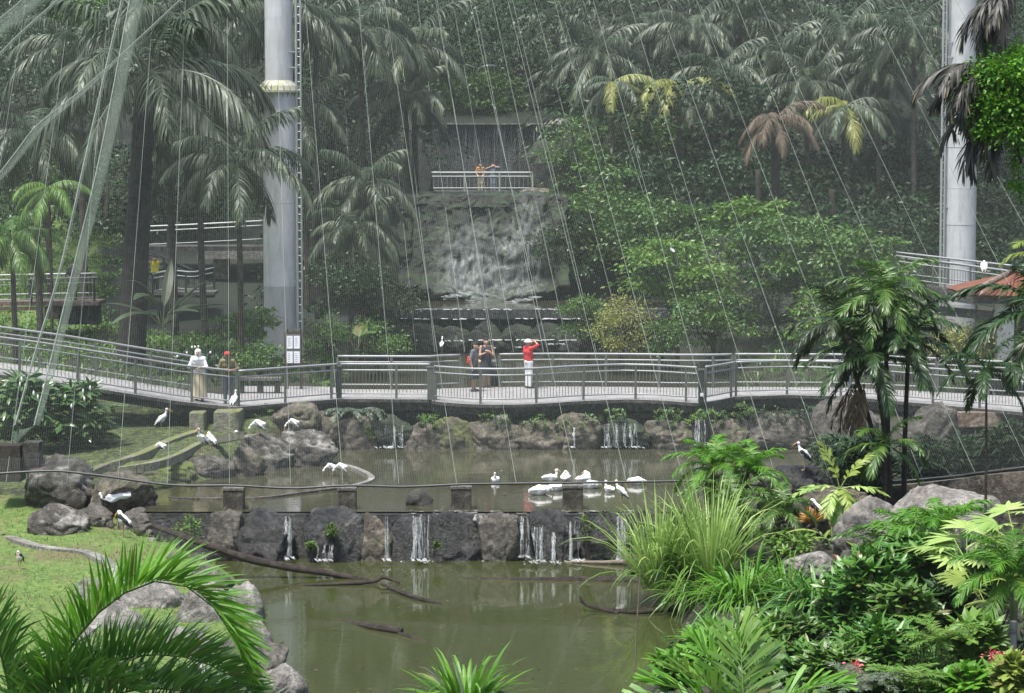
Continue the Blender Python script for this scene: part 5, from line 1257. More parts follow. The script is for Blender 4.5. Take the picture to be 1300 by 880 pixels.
# ------------------------------------------------------------------ palms
def frond_proto(L, el0, droop, n, Ll, Lw, grav, ang=(1.25, .55), seed=0, lift=.1, power=1.0, segs=4, r=.022):
    mb = MB(); frond(mb, arc(L, el0, droop, power=power), n, Ll, Lw, ang, lift, grav, r=r, segs=segs); return mb
CLASS = [(1.25, 1.3), (.95, 1.5), (.6, 1.6), (.2, 1.5), (-.35, 1.0)]
FEATHER, LUSH = [], []
for el0, dr in CLASS:
    for k in range(2):
        FEATHER.append(frond_proto(3.0, el0 + .1 * k, dr, 58, 1.0, .048, 2.6, (1.15, .45), r=.03))
        LUSH.append(frond_proto(2.2, el0 + .1 * k, dr, 48, .62, .052, 1.1, (1.05, .45), lift=.25))
_cache = {}
def fmesh(lib, i, mat):
    key = (id(lib), i, mat)
    if key not in _cache: _cache[key] = lib[i].mesh('frond', M[mat])
    return _cache[key]
def palm(c, label, nf=12, scale=1.0, mat='leaf_grey', lib=None, trunk=None, bark='bark', tr=.13, group=None, weights=(2, 3, 4, 3, 1), old=None, name='palm_tree', oldp=.7, az0=0.0, spread=6.283, lean=(0, 0), shaft=None):
    """c: crown centre; trunk: foot point or None to drop to the terrain"""
    lib = lib or FEATHER; c = Vector(c)
    ft = Vector(trunk) if trunk is not None else Vector((c.x + lean[0], c.y + lean[1], hz(c.x + lean[0], c.y + lean[1]) - .2))
    t = thing(name, label, 'palm', ft, group)
    q = smooth_pts([ft, ft.lerp(c, .5) + Vector((random.uniform(-.1, .1), 0, 0)), c], 10)
    b = MB()
    if tr > .3: q = smooth_pts(q, 90); b.tube(q, np.linspace(tr * 1.25, tr * .8, 90) * (1 + rng.normal(0, .035, 90)), 14)
    else: b.tube(q, np.linspace(tr * 1.25, tr * .8, 10), 10)
    b.build('trunk', M[bark], t, True)
    if shaft:
        b = MB(); d = (c - q[-3]).normalized(); b.tube([c - d * .9, c - d * .45, c], [tr * .75, tr * .95, tr * .45], 10); b.build('crownshaft', M[shaft], t, True)
    cls = [k for k, w in enumerate(weights) for _ in range(w)]
    nf = int(nf * 1.35)
    for i in range(nf):
        k = cls[int(i * len(cls) / nf) % len(cls)]
        mt = old if (old and random.random() < oldp) else mat
        o = link('frond', fmesh(lib, 2 * k + random.randrange(2), mt), t, c - ft)
        o.rotation_euler = (0, 0, az0 + spread * ((i * .618034) % 1) + random.uniform(-.2, .2)); s = scale * random.uniform(.82, 1.12); o.scale = (s, s, s)
    return t
def stem_tube(b, a, c, r0, r1, wig=.15, n=7):
    a, c = Vector(a), Vector(c); L = (c - a).length
    q = smooth_pts([a, a.lerp(c, .35) + Vector((random.uniform(-1, 1), random.uniform(-1, 1), 0)) * wig * L * .4, a.lerp(c, .7) + Vector((random.uniform(-1, 1), random.uniform(-1, 1), .3)) * wig * L * .4, c], n)
    b.tube(q, np.linspace(r0, r1, n), 6)
def tree(u, v, d, rx, ry, mat, label, nc=34, nl=90, leaf=(.2, .1), flat=.45, dens=.42, bark='bark', name='tree', cat='tree', foot=None, stems=1, group=None, tr=.11, droop=.25, hollow=.55):
    """crown: leaf clumps scattered in an ellipsoid; limbs reach the clumps"""
    c = P(u, v, d); s = d / F; rx_, rz_ = rx * s, ry * s
    ft = Vector(foot) if foot is not None else Vector((c.x, c.y, hz(c.x, c.y) - .15))
    if ft.z > c.z - rz_ * .4: ft.z = c.z - rz_ * 1.0
    t = thing(name, label, cat, ft, group)
    pts = []
    while len(pts) < nc:
        p = rng.uniform(-1, 1, 3); L = np.linalg.norm(p)
        if L > 1 or (L < hollow and rng.random() < .7): continue
        if mnoise.noise(Vector(p * 1.6) + Vector((u, v, d)) * .13) < -.22: continue
        pts.append(p)
    pts = np.array(pts) * np.array([rx_, max(rx_ * .75, .5), rz_]) + np.array(tuple(c))
    pts[:, 2] = np.maximum(pts[:, 2], ft.z + .15)
    b = MB(); clumps(b, pts, rng.uniform(.7, 1.3, nc) * dens * (rx_ + rz_) / 2, nl, leaf[0], leaf[1], flat, droop); b.build('crown', M[mat], t)
    b = MB()
    for k in range(stems):
        f = ft + Vector((random.uniform(-.3, .3), random.uniform(-.2, .2), 0)) * (0 if stems == 1 else 1); top = Vector((c.x, c.y, max(c.z - rz_ * .3, f.z + .3))) + Vector((random.uniform(-.5, .5) * rx_ * (stems > 1), 0, 0))
        stem_tube(b, f, top, tr, tr * .6, .06)
        for p in pts[k::stems][:12]: stem_tube(b, f.lerp(top, random.uniform(.55, 1)), p, tr * .42, tr * .1)
    b.build('trunk', M[bark], t, True)
    return t
def shrub(u, v, d, rx, ry, mat, label, nr=60, per=9, L=(.16, .26), W=(.05, .075), name='shrub', cat='shrub', foot=None, fold=.35, el=(-.2, 1.0), grav=.5, up=.35, extra=None, segs=3, depth=.8, group=None):
    """rosettes of broad leaves on hidden stems"""
    c = P(u, v, d); s = d / F; rx_, rz_ = rx * s, ry * s
    ft = Vector(foot) if foot is not None else Vector((c.x, c.y, min(hz(c.x, c.y), c.z - rz_ * .8)))
    t = thing(name, label, cat, ft, group)
    b = MB(); st = MB(); n = 0
    while n < nr:
        p = rng.uniform(-1, 1, 3); Ln = np.linalg.norm(p)
        if Ln > 1 or Ln < .35: continue
        n += 1; q = np.array(tuple(c)) + p * np.array([rx_, rx_ * depth, rz_]); q[2] = max(q[2], ft.z + .05)
        az = rng.uniform(0, 6.283) + np.arange(per) * 2.4; e = rng.uniform(el[0], el[1], per)
        d0 = azel(az, e) + np.array([p[0], p[1], abs(p[2])]) * up
        ribbons(b, np.repeat(q[None], per, 0) - np.array([0, 0, 1]) * (rng.random(per) * .12)[:, None], d0, grav * rng.uniform(.5, 1.6, per), rng.uniform(*L, per), rng.uniform(*W, per), segs=segs, prof='leaf', fold=fold, twist=.4)
        if n % 3 == 0: stem_tube(st, ft + Vector((random.uniform(-.15, .15), random.uniform(-.1, .1), 0)), q, .014, .006, .1, 5)
    b.build('foliage', M[mat], t)
    if st.n: st.build('stems', M['bark'], t)
    return t
def blades(u, v, d, n, L, W, mat, label, el=(.7, 1.45), grav=(.7, 2.0), r0=.25, name='grass_clump', cat='grass clump', prof='grass', fold=.0, az=(0, 6.283), n2=0, mat2=None, segs=6, foot_z=None, twist=.3):
    p = P(u, v, d); g = hz(p.x, p.y); p.z = max(p.z, g)
    t = thing(name, label, cat, p)
    b = MB(); tuft(b, p, n, L, W, el, grav, r0, segs, prof, fold, az, twist); b.build('blades', M[mat], t)
    if n2: b = MB(); tuft(b, p, n2, (L[0] * .8, L[1] * .9), W, (el[0] * .7, el[1] * .9), (grav[0] * 1.3, grav[1] * 1.5), r0, segs, prof, fold, az, twist); b.build('dry_blades', M[mat2], t)
    return t

# --- far hillside wood that reads as one mass
def hill_points(n, y0, y1, hmax, cond=None):
    out = []
    while len(out) < n:
        y = y0 + (y1 - y0) * rng.random() ** .8; x = rng.uniform(-1, 1) * (.205 * y + 3)
        if cond and not cond(x, y): continue
        out.append((x, y, hz(x, y) + rng.random() ** 1.5 * hmax))
    return np.array(out)
def notfall(x, y): return not (abs(x + .8) < 6.2 + (3 if y < 112 else 0) and y < 142) and not (650 + x * F / y < 330 and y < 124 and x > -30 and y < 116)
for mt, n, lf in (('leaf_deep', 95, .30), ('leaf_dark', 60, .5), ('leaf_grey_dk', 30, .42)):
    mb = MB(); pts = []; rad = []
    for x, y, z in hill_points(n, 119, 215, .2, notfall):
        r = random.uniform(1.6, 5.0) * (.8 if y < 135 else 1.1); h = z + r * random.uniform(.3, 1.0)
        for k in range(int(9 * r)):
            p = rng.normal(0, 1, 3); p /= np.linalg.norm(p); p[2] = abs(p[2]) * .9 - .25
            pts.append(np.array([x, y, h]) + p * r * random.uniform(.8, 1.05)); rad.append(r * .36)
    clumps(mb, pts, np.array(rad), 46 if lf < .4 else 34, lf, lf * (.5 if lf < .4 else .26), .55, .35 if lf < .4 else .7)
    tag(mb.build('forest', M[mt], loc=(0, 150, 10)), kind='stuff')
mb = MB(); clumps(mb, hill_points(420, 104, 128, 2.0, notfall), rng.uniform(.6, 1.4, 420), 60, .34, .15, .6, .35)
tag(mb.build('forest', M['leaf_deep'], loc=(0, 125, 7)), kind='stuff')
mb = MB(); clumps(mb, hill_points(900, 98, 128, 1.1, lambda x, y: notfall(x, y) and not (abs(x) < 8.5 and y < 113)), rng.uniform(.4, .9, 900), 40, .26, .11, .5, .3)
tag(mb.build('undergrowth', M['leaf_dark'], loc=(0, 112, 4)), kind='stuff')
mb = MB()
for i in range(620):   # low planting behind the bridge, both sides
    y = rng.uniform(85.5, 98); x = rng.choice([rng.uniform(-22, -6.2), rng.uniform(6.8, 21)])
    tuft(mb, (x, y, hz(x, y)), 12, (.3, .75), (.03, .07), (.4, 1.3), (.6, 1.8), .3, 4)
tag(mb.build('ground_cover', M['leaf_mid'], loc=(0, 92, 3)), kind='stuff')

# --- named trees of the hillside
T = tree
T(600, 70, 165, 75, 70, 'leaf_mid', 'pale hazy bushy tree behind the two armed lamp', 60, 90, (.3, .15))
T(680, 40, 172, 60, 60, 'leaf_mid', 'hazy tree above the right end of the far wet wall', 50, 90, (.3, .15))
T(610, 125, 150, 55, 32, 'leaf_mid', 'hazy mid green tree directly above the middle of the far wet wall', 46, 100, (.3, .14))
T(660, 100, 155, 60, 45, 'leaf_grey_dk', 'hazy dull tree above the right half of the far wet wall', 46, 100, (.3, .14))
T(560, 95, 156, 55, 45, 'leaf_mid', 'hazy green tree above the left half of the far wet wall', 46, 100, (.3, .14))
T(640, 30, 180, 90, 50, 'leaf_mid', 'highest hazy tree at the top edge above the waterfall', 60, 100, (.36, .17))
T(540, 110, 160, 50, 50, 'leaf_grey_dk', 'dull green hazy tree above the left end of the far wet wall', 44, 90, (.3, .14))
T(735, 130, 150, 45, 60, 'leaf_dark', 'dark tree under the yellow palm fronds right of the wet wall', 40, 90, (.28, .14))
T(800, 190, 125, 75, 50, 'leaf_mid', 'layered green tree right of the waterfall buttress', 46, 110, (0.32, 0.131), .22)
T(770, 280, 116, 62, 70, 'leaf_mid', 'layered tree hanging over the right side of the waterfall', 46, 110, (0.29, 0.123), .22)
T(720, 215, 121, 30, 60, 'leaf_mid', 'fern like shrub clinging to the rock buttress right of the gantry', 24, 90, (.2, .08), .5)
T(560, 262, 122, 26, 16, 'leaf_mid', 'low green plants hanging from the cliff top under the gantry', 14, 80, (.2, .09), .6, name='bush', cat='bush')
T(640, 262, 122.5, 34, 15, 'leaf_dark', 'dark creeper hanging under the right half of the gantry', 14, 80, (.2, .09), .6, name='bush', cat='bush')
T(690, 340, 113, 18, 60, 'leaf_dark', 'thin dark creeper strip on the right side of the cliff', 16, 80, (.16, .07), .6, name='creeper', cat='creeper')
T(720, 320, 114, 28, 50, 'leaf_dark', 'dark shrub hanging beside the right edge of the waterfall', 22, 90, (.18, .08), .5)
T(858, 345, 97, 62, 42, 'leaf_light', 'light green layered tree with a small white egret in it', 40, 110, (0.23, 0.109), .22)
T(905, 335, 100, 62, 52, 'leaf_grey', 'greyish twiggy tree with thin forked trunks behind the right railing', 34, 80, (.15, .06), .5, stems=4, tr=.07, bark='twig')
T(960, 272, 101, 42, 24, 'leaf_light', 'small bright tree top above the greyish twiggy tree', 20, 90, (0.26, 0.123), .22)
T(1010, 320, 95, 80, 50, 'leaf_mid', 'wide layered tree left of the central palm clump', 46, 110, (0.23, 0.109), .22)
T(1085, 330, 93, 60, 42, 'leaf_mid', 'layered tree behind the top of the central palm clump', 36, 110, (0.23, 0.109), .22)
T(1120, 410, 88, 55, 45, 'leaf_light', 'low light green tree behind the bridge and the central palm clump', 30, 100, (0.22, 0.102), .22)
T(985, 395, 97, 55, 35, 'leaf_grey_dk', 'dull green bush behind the right railing below the layered trees', 26, 90, (.15, .07), .4)
T(905, 408, 94, 52, 36, 'leaf_mid', 'rounded mid green tree behind the bridge right of the bulge', 34, 110, (.19, .09), .3)
T(1048, 405, 92, 52, 42, 'leaf_light', 'bright leafy tree behind the bridge just left of the central palm clump', 32, 110, (.19, .09), .3)
T(850, 290, 108, 70, 45, 'leaf_mid', 'broad mid green tree above the egret tree', 44, 110, (.24, .11), .25)
T(930, 235, 116, 60, 36, 'leaf_dark', 'dark tree below the dead brown palm', 36, 110, (.26, .12), .4)
T(745, 405, 98, 32, 34, 'leaf_mid', 'rounded bush at the right end of the weir', 26, 110, (.14, .06), .5, name='bush', cat='bush')
T(790, 410, 95, 36, 36, 'leaf_yellow', 'yellow flecked bush right of the weir', 26, 110, (.13, .055), .6, name='bush', cat='bush')
T(842, 428, 92, 28, 22, 'leaf_mid', 'small bush behind the bridge below the egret tree', 16, 90, (.13, .055), .6, name='bush', cat='bush')
T(490, 385, 101, 34, 38, 'leaf_grey_dk', 'dull bush at the left end of the weir', 26, 110, (.15, .065), .6, name='bush', cat='bush')
T(445, 360, 100, 50, 42, 'leaf_dark', 'dark layered bush between the left mast and the weir', 34, 110, (.16, .07), .3, name='bush', cat='bush')
T(480, 430, 94, 40, 24, 'leaf_mid', 'low green bush beside the middle pool on the left', 20, 90, (.13, .06), .5, name='bush', cat='bush')
T(310, 405, 93, 34, 26, 'leaf_light', 'small light leaved tree with thin branches left of the silver mast', 10, 70, (0.23, 0.116), .22, stems=2, tr=.04, bark='twig')
T(330, 455, 88, 46, 18, 'leaf_mid', 'flowering low bush behind the bench', 20, 90, (.13, .06), .6, name='bush', cat='bush')
T(415, 430, 92, 22, 40, 'leaf_mid', 'leafy bush right of the notice board', 20, 90, (.14, .065), .5, name='bush', cat='bush')
T(60, 70, 112, 110, 90, 'leaf_dark', 'dark green tree filling the upper left corner', 60, 90, (.24, .11), .5)
T(60, 215, 108, 80, 50, 'leaf_dark', 'dark tree above the bright grassy slope on the left', 40, 90, (.2, .1), .5)
T(130, 20, 118, 50, 60, 'leaf_light', 'bright green tree top behind the widest net strap', 36, 90, (.22, .1), .5)
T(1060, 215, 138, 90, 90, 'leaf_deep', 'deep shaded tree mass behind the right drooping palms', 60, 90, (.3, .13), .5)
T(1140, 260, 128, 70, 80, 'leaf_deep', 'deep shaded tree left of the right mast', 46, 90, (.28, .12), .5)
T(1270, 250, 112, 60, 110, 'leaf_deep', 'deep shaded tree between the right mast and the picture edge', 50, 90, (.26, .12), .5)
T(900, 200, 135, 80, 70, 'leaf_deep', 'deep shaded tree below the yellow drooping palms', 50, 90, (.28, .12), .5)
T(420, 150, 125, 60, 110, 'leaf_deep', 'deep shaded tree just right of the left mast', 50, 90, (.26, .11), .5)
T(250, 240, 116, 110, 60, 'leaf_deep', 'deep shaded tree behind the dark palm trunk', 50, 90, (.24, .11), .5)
T(480, 250, 122, 40, 90, 'leaf_grey_dk', 'dull tree left of the gantry behind the palms', 40, 90, (.24, .1), .5)
T(1250, 440, 84.8, 60, 26, 'leaf_yellow', 'yellow green hedge behind the right end of the bridge', 36, 120, (.14, .07), .6, name='hedge', cat='hedge')
T(1205, 440, 88, 26, 24, 'leaf_mid', 'green bush at the foot of the right mast', 18, 90, (.14, .07), .5, name='bush', cat='bush')

# --- palms of the hillside (crown pixel, depth, frond scale, count, leaf, label)
BP = [((185, 95), 92, 1.75, 13, 'leaf_grey', 'giant palm with thick dark trunk and long silvery fronds left of the silver mast', .42, 'bark_dk'),
      ((300, 205), 90, 1.05, 9, 'leaf_grey', 'palm whose silvery frond crosses in front of the silver mast', .10, 'bark'),
      ((255, 180), 99, 1.15, 11, 'leaf_grey_dk', 'dull palm just right of the giant trunk', .12, 'bark'),
      ((45, 175), 98, 1.1, 11, 'leaf_grey_dk', 'dull palm at the far left behind the net straps', .12, 'bark'),
      ((100, 60), 104, 1.2, 11, 'leaf_grey', 'silvery palm top between the slanting net straps', .13, 'bark'),
      ((15, 300), 86, .7, 9, 'leaf_mid', 'small green palm at the far left edge above the grassy slope', .09, 'bark'),
      ((455, 35), 118, 1.25, 13, 'leaf_grey', 'silvery palm at the top right of the left mast', .13, 'bark'),
      ((525, 60), 122, 1.1, 12, 'leaf_grey', 'palm with bright silvery fronds above the left end of the wet wall', .13, 'bark'),
      ((515, 125), 120, .95, 11, 'leaf_grey', 'palm with yellowing lower fronds just above the wet wall coping', .12, 'bark'),
      ((462, 235), 104, .85, 12, 'leaf_grey', 'arching silvery palm left of the gantry', .11, 'bark'),
      ((452, 290), 102, .8, 11, 'leaf_grey', 'lower arching palm left of the waterfall cliff', .11, 'bark'),
      ((385, 140), 108, .8, 9, 'leaf_grey', 'small palm hidden behind the ladder of the left mast', .1, 'bark'),
      ((400, 40), 112, 1.0, 10, 'leaf_grey_dk', 'dull palm top right behind the left mast ladder', .12, 'bark'),
      ((760, 70), 128, 1.0, 12, 'leaf_grey', 'grey green palm above the yellow frond right of the lamp', .12, 'bark'),
      ((778, 105), 124, .8, 8, 'leaf_yellow', 'palm with a yellow fan frond above the right buttress', .11, 'bark'),
      ((862, 110), 122, .95, 10, 'leaf_yellow', 'yellow green drooping palm, brightest on the right hillside', .11, 'bark'),
      ((915, 95), 124, .95, 11, 'leaf_grey', 'umbrella shaped drooping palm right of the yellow one', .11, 'bark'),
      ((880, 40), 132, 1.0, 11, 'leaf_grey', 'grey palm at the top edge above the yellow drooping palm', .12, 'bark'),
      ((985, 70), 126, 1.0, 12, 'leaf_grey', 'pale umbrella shaped palm left of the long horizontal frond', .11, 'bark'),
      ((1070, 45), 124, 1.05, 12, 'leaf_grey', 'grey palm at the top edge between the umbrella palm and right mast', .11, 'bark'),
      ((1115, 90), 120, .95, 11, 'leaf_grey_dk', 'dull drooping palm with one yellow frond left of the right mast', .11, 'bark'),
      ((1075, 135), 118, .85, 9, 'leaf_yellow', 'low yellow green drooping palm left of the right mast', .11, 'bark'),
      ((1160, 45), 118, 1.0, 10, 'leaf_grey_dk', 'dull palm touching the right mast at the top edge', .11, 'bark'),
      ((822, 40), 138, 1.1, 11, 'leaf_grey_dk', 'hazy palm at the top edge right of the waterfall', .12, 'bark'),
      ((595, 35), 165, 1.3, 12, 'leaf_grey_dk', 'far hazy palm at the top edge left above the two armed lamp', .13, 'bark'),
      ((705, 25), 158, 1.2, 12, 'leaf_grey', 'far hazy palm at the top edge right above the two armed lamp', .13, 'bark'),
      ((725, 95), 150, 1.1, 11, 'leaf_grey_dk', 'far dull palm right of the two armed lamp', .13, 'bark'),
      ((940, 25), 136, 1.15, 12, 'leaf_grey_dk', 'dull palm at the top edge above the umbrella shaped palms', .12, 'bark'),
      ((1025, 105), 122, .95, 12, 'leaf_grey', 'silvery palm between the dead brown palm and the low yellow green palm', .11, 'bark'),
      ((1140, 160), 122, 1.0, 11, 'leaf_grey_dk', 'dull palm just left of the right mast below the others', .11, 'bark'),
      ((940, 160), 126, .95, 10, 'leaf_grey_dk', 'dull palm left of the dead brown palm', .11, 'bark'),
      ((820, 150), 128, .9, 10, 'leaf_grey_dk', 'dull palm below the brightest yellow green palm', .11, 'bark'),
      ((350, 15), 108, 1.2, 11, 'leaf_grey', 'silvery palm at the top edge behind the left mast', .12, 'bark'),
      ((215, 20), 100, 1.3, 12, 'leaf_grey', 'silvery palm at the top edge above the giant palm', .13, 'bark'),
      ((985, 152), 112, .72, 10, 'leaf_dead', 'dead palm with hanging brown fronds on a dark trunk', .2, 'bark_dk')]
for (u, v), d, sc, nf, mt, lab, tr, bk in BP:
    palm(P(u, v, d), lab, nf, sc, mt if mt != 'leaf_yellow' else 'leaf_grey', old='leaf_yellow' if mt == 'leaf_yellow' else ('leaf_grey_dk' if mt == 'leaf_grey' else None), oldp=.4, trunk=(lambda q: (q.x, q.y, min(hz(q.x, q.y) - .3, q.z - .6)))(P(u + (4 if tr < .4 else -24), v, d)), tr=tr, bark=bk,
         weights=(0, 1, 3, 5, 4) if mt == 'leaf_dead' else (1, 2, 4, 5, 3) if mt != 'leaf_yellow' else (0, 0, 2, 5, 3))
# lime drooping fronds low on the left
palm(P(62, 238, 84), 'small palm with lime drooping leaves beside the thin net strap', 8, .5, 'leaf_light', weights=(0, 0, 1, 3, 4), tr=.05)
# plain trunks standing in the wood
for u, v0, v1, d, r, lab in ((1058, 240, 330, 112, .16, 'bare trunk among the deep shaded trees on the right'), (965, 215, 300, 110, .14, 'thin bare trunk right of the dead brown palm'),
                             (1187, 428, 492, 85.6, .24, 'thick brown trunk standing beside the bridge in front of the right mast'), (405, 260, 380, 104, .2, 'dark bare trunk right of the left mast ladder'),
                             (1238, 300, 430, 100, .14, 'pale leaning trunk between the right mast and the hut')):
    a, c = P(u, v1, d), P(u - 3, v0, d); t = thing('bare_tree', lab, 'tree', a); b = MB(); stem_tube(b, a - Vector((0, 0, .8)), c, r, r * .75, .05, 9); b.build('trunk', M['bark_dk'], t, True)
# big banana-like plant below the staircase
def bigleaf(u, v, d, n, L, W, mat, label, el=(.2, 1.2), name='banana_plant', cat='plant', grav=(.5, 1.3), az=(0, 6.283), stalk=.35, prof='leaf'):
    p = P(u, v, d); t = thing(name, label, cat, p); b = MB(); s = MB()
    for i in range(n):
        a = az[0] + (az[1] - az[0]) * ((i * .618) % 1); e = random.uniform(*el); L_ = random.uniform(*L)
        q0 = np.array(tuple(p)) + np.array([random.gauss(0, .05), random.gauss(0, .05), 0]); d0 = azel(np.array(a), np.array(e + .2)); q1 = q0 + d0 * L_ * stalk
        s.tube([q0, q1], [.02, .012], 5)
        ribbons(b, q1[None], azel(np.array([a]), np.array([e])), random.uniform(*grav), L_, random.uniform(*W), segs=7, prof=prof, fold=.25, twist=.3)
    b.build('leaf_blades', M[mat], t); s.build('stalks', M['palm_stem'], t); return t
bigleaf(205, 415, 90, 11, (1.6, 2.4), (.34, .5), 'leaf_grey_dk', 'large paddle leaved plant below the yellow visitor', (.3, 1.25))
bigleaf(452, 445, 93, 6, (.8, 1.1), (.4, .55), 'leaf_mid', 'big round leaved plant left of the middle pool', (.5, 1.3), name='elephant_ear', prof='leaf', stalk=.6)
bigleaf(1240, 462, 84, 7, (.6, 1.0), (.12, .2), 'leaf_lime', 'lime leaved plant in front of the yellow green hedge', (.3, 1.2), name='leafy_plant')
for u, v, d, lab in ((440, 532, 79.4, 'pale grey green drooping fern under the bridge left of the first fall'), ):
    t = thing('fern', lab, 'fern', P(u, 548, 79.0)); 
    for i in range(14):
        b = MB(); a = -1.57 + random.uniform(-1.5, 1.5); frond(b, arc(random.uniform(.8, 1.3), .7, 1.7, az=a, base=P(u + random.uniform(-14, 26), v - 8, d)), 20, .22, .05, (1.1, .6), .1, .7, r=.008, segs=3); b.build('frond', M['leaf_grey'], t)
# moss and small plants on the bridge rocks
for u, v, w, mt, lab in ((545, 533, 22, 'leaf_mid', 'small green tuft on the dark rock left of the mossy face'), (690, 537, 26, 'leaf_mid', 'leafy tuft hanging on the rocks below the man in red'), (735, 540, 26, 'moss', 'hanging moss tuft right of the leafy one under the bridge'),
                         (770, 526, 34, 'leaf_mid', 'low fern carpet above the widest fall under the bridge'), (850, 528, 22, 'leaf_mid', 'fern tuft between the two right falls'), (884, 530, 14, 'leaf_light', 'bright tuft at the top of the rightmost fall'),
                         (910, 526, 20, 'leaf_mid', 'tuft right of the rightmost fall'), (946, 520, 18, 'leaf_mid', 'small tuft on top of the brown rock right of the falls'), (985, 525, 28, 'leaf_dark', 'dark creeper on the broad grey rock under the bridge'), (1025, 522, 20, 'leaf_dark', 'dark bush in the gap before the large cracked boulder'),
                         (470, 548, 14, 'leaf_light', 'bright moss tuft at the waterline left of the first fall'), (630, 530, 20, 'leaf_mid', 'small plants on the rocks under the bridge bulge'), (332, 524, 20, 'leaf_mid', 'small green plant on the slope right of the culvert')):
    shrub(u, v, 79.0, w, 11, mt, lab, 26, 9, (.08, .16), (.03, .05), name='small_plant', cat='plant')
for u, v, d, w, mt, lab in ((240, 667, 64.4, 20, 'leaf_light', 'light leafy plant growing at the left end of the dam'), (395, 690, 64.4, 5, 'moss', 'tiny green plant by the angular dam boulder'), (423, 672, 64.4, 9, 'moss', 'moss growing in the joint left of the wide dam boulder'), (745, 668, 64.3, 8, 'moss', 'bright moss strip below the dam post by the flock'), (555, 690, 64.3, 4, 'moss', 'small moss strip beside the widest white fall')):
    shrub(u, v, d, w, w * .9 if w != 8 else 18, mt, lab, int(10 + w), 8, (.06, .13), (.03, .05), name='small_plant', cat='plant')
# lily mass on the left
for u, v, d, w, h_, lab in ((100, 530, 74.5, 46, 46, 'dense dark lily clump right of the net straps below the ramp'), (28, 520, 74.0, 44, 46, 'dense dark lily clump left of the net straps')):
    t = shrub(u, v, d, w, h_, 'lily', lab, 95, 8, (.34, .6), (.11, .17), name='lily_clump', cat='plant', fold=.25, el=(-.1, .9), grav=.9, segs=4)
    b = MB()
    for k in range(5):
        q = P(u + random.uniform(-.8, .8) * w, v - h_ * random.uniform(.2, .85), d - .8 - .4 * random.random())
        b.lathe([(0, 0), (.025, .04), (.03, .09), (.01, .15), (0, .16)], q, 8)
    b.build('flower', M['flower_white'], t, True)
# tall grass along the ramp behind its railing
for i, u in enumerate((20, 60, 100, 140, 180, 215)):
    blades(u, 480 + i * 5, 80.8, 90, (.6, 1.2), (.02, .045), 'leaf_grey', 'strip of grassy leaves behind the ramp railing, %s' % ('leftmost', 'second from the left', 'behind the widest strap', 'fourth from the left', 'fifth from the left', 'next to the woman in white')[i], r0=.7)
b = MB()
for k in range(6):
    q = P(random.uniform(225, 275), random.uniform(440, 455), 82.5); b.lathe([(0, 0), (.035, .03), (.03, .07), (0, .1)], q, 8)
t = shrub(255, 465, 82.8, 36, 26, 'leaf_dark', 'dark white flowering bush behind the woman in white headscarf', 50, 8, (.2, .34), (.06, .1)); b.build('flower', M['flower_white'], t, True)

# --- central palm clump in front of the net
for i, (u, v, d, nf, lab) in enumerate(((1122, 375, 64.2, 14, 'tallest bushy dark palm of the central clump'), (1066, 412, 64.6, 10, 'left palm of the central clump with drooping dark fronds'), (1154, 430, 64.0, 11, 'right palm of the central clump'), (1110, 455, 63.7, 10, 'low front palm of the central clump with hanging fronds'))):
    ft = G(1136 + (-10, 6, 12, 0)[i], 632, 1.3); ft.y = d; ft.x = P(1136 + (-10, 6, 12, 0)[i], 600, d).x; ft.z = hz(ft.x, ft.y) - .1
    palm(P(u, v, d), lab, nf, .80, ('leaf_mid', 'leaf_grey_dk', 'leaf_dark', 'leaf_dark')[i], LUSH, ft, 'bark_dk', .06, weights=(3, 3, 5, 6, 6), old=None, shaft='palm_stem')
palm(P(1125, 565, 63.2), 'small arching palm at the foot of the central clump', 7, .62, 'leaf_mid', LUSH, tr=.035, weights=(1, 1, 2, 3, 2))
b = MB(); t = thing('dead_fronds', 'bundle of hanging dry brown palm fronds below the central crown', 'dead fronds', P(1092, 500, 63.6))
for k in range(9): frond(b, arc(1.2, -1.0 + random.uniform(-.3, .2), .5, az=random.uniform(0, 6.28), base=P(1086 + random.uniform(-6, 14), 488, 63.6)), 16, .4, .04, (.5, .3), 0, .8, r=.012)
b.build('dry_leaflets', M['leaf_dead'], t)
# dark undergrowth on the right bank under the bridge
for i, (u, v, d, w, h_, mt) in enumerate(((1095, 590, 66.5, 40, 40, 'leaf_dark'), (1175, 585, 69, 34, 30, 'leaf_deep'), (1230, 580, 70, 40, 26, 'leaf_deep'), (1280, 570, 69, 34, 34, 'leaf_deep'), (1060, 575, 68, 22, 20, 'leaf_dark'))):
    shrub(u, v, d, w, h_, mt, ('dark leafy bush left of the central palm trunks', 'deep green strap leaved plant right of the central palm trunks', 'deep green strap leaved plant above the low wall', 'deep green strap leaved plant at the right edge above the low wall', 'small dark bush by the stork on the flat rock')[i], 150, 8, (.3, .6), (.045, .08), grav=1.2, el=(.1, 1.2))

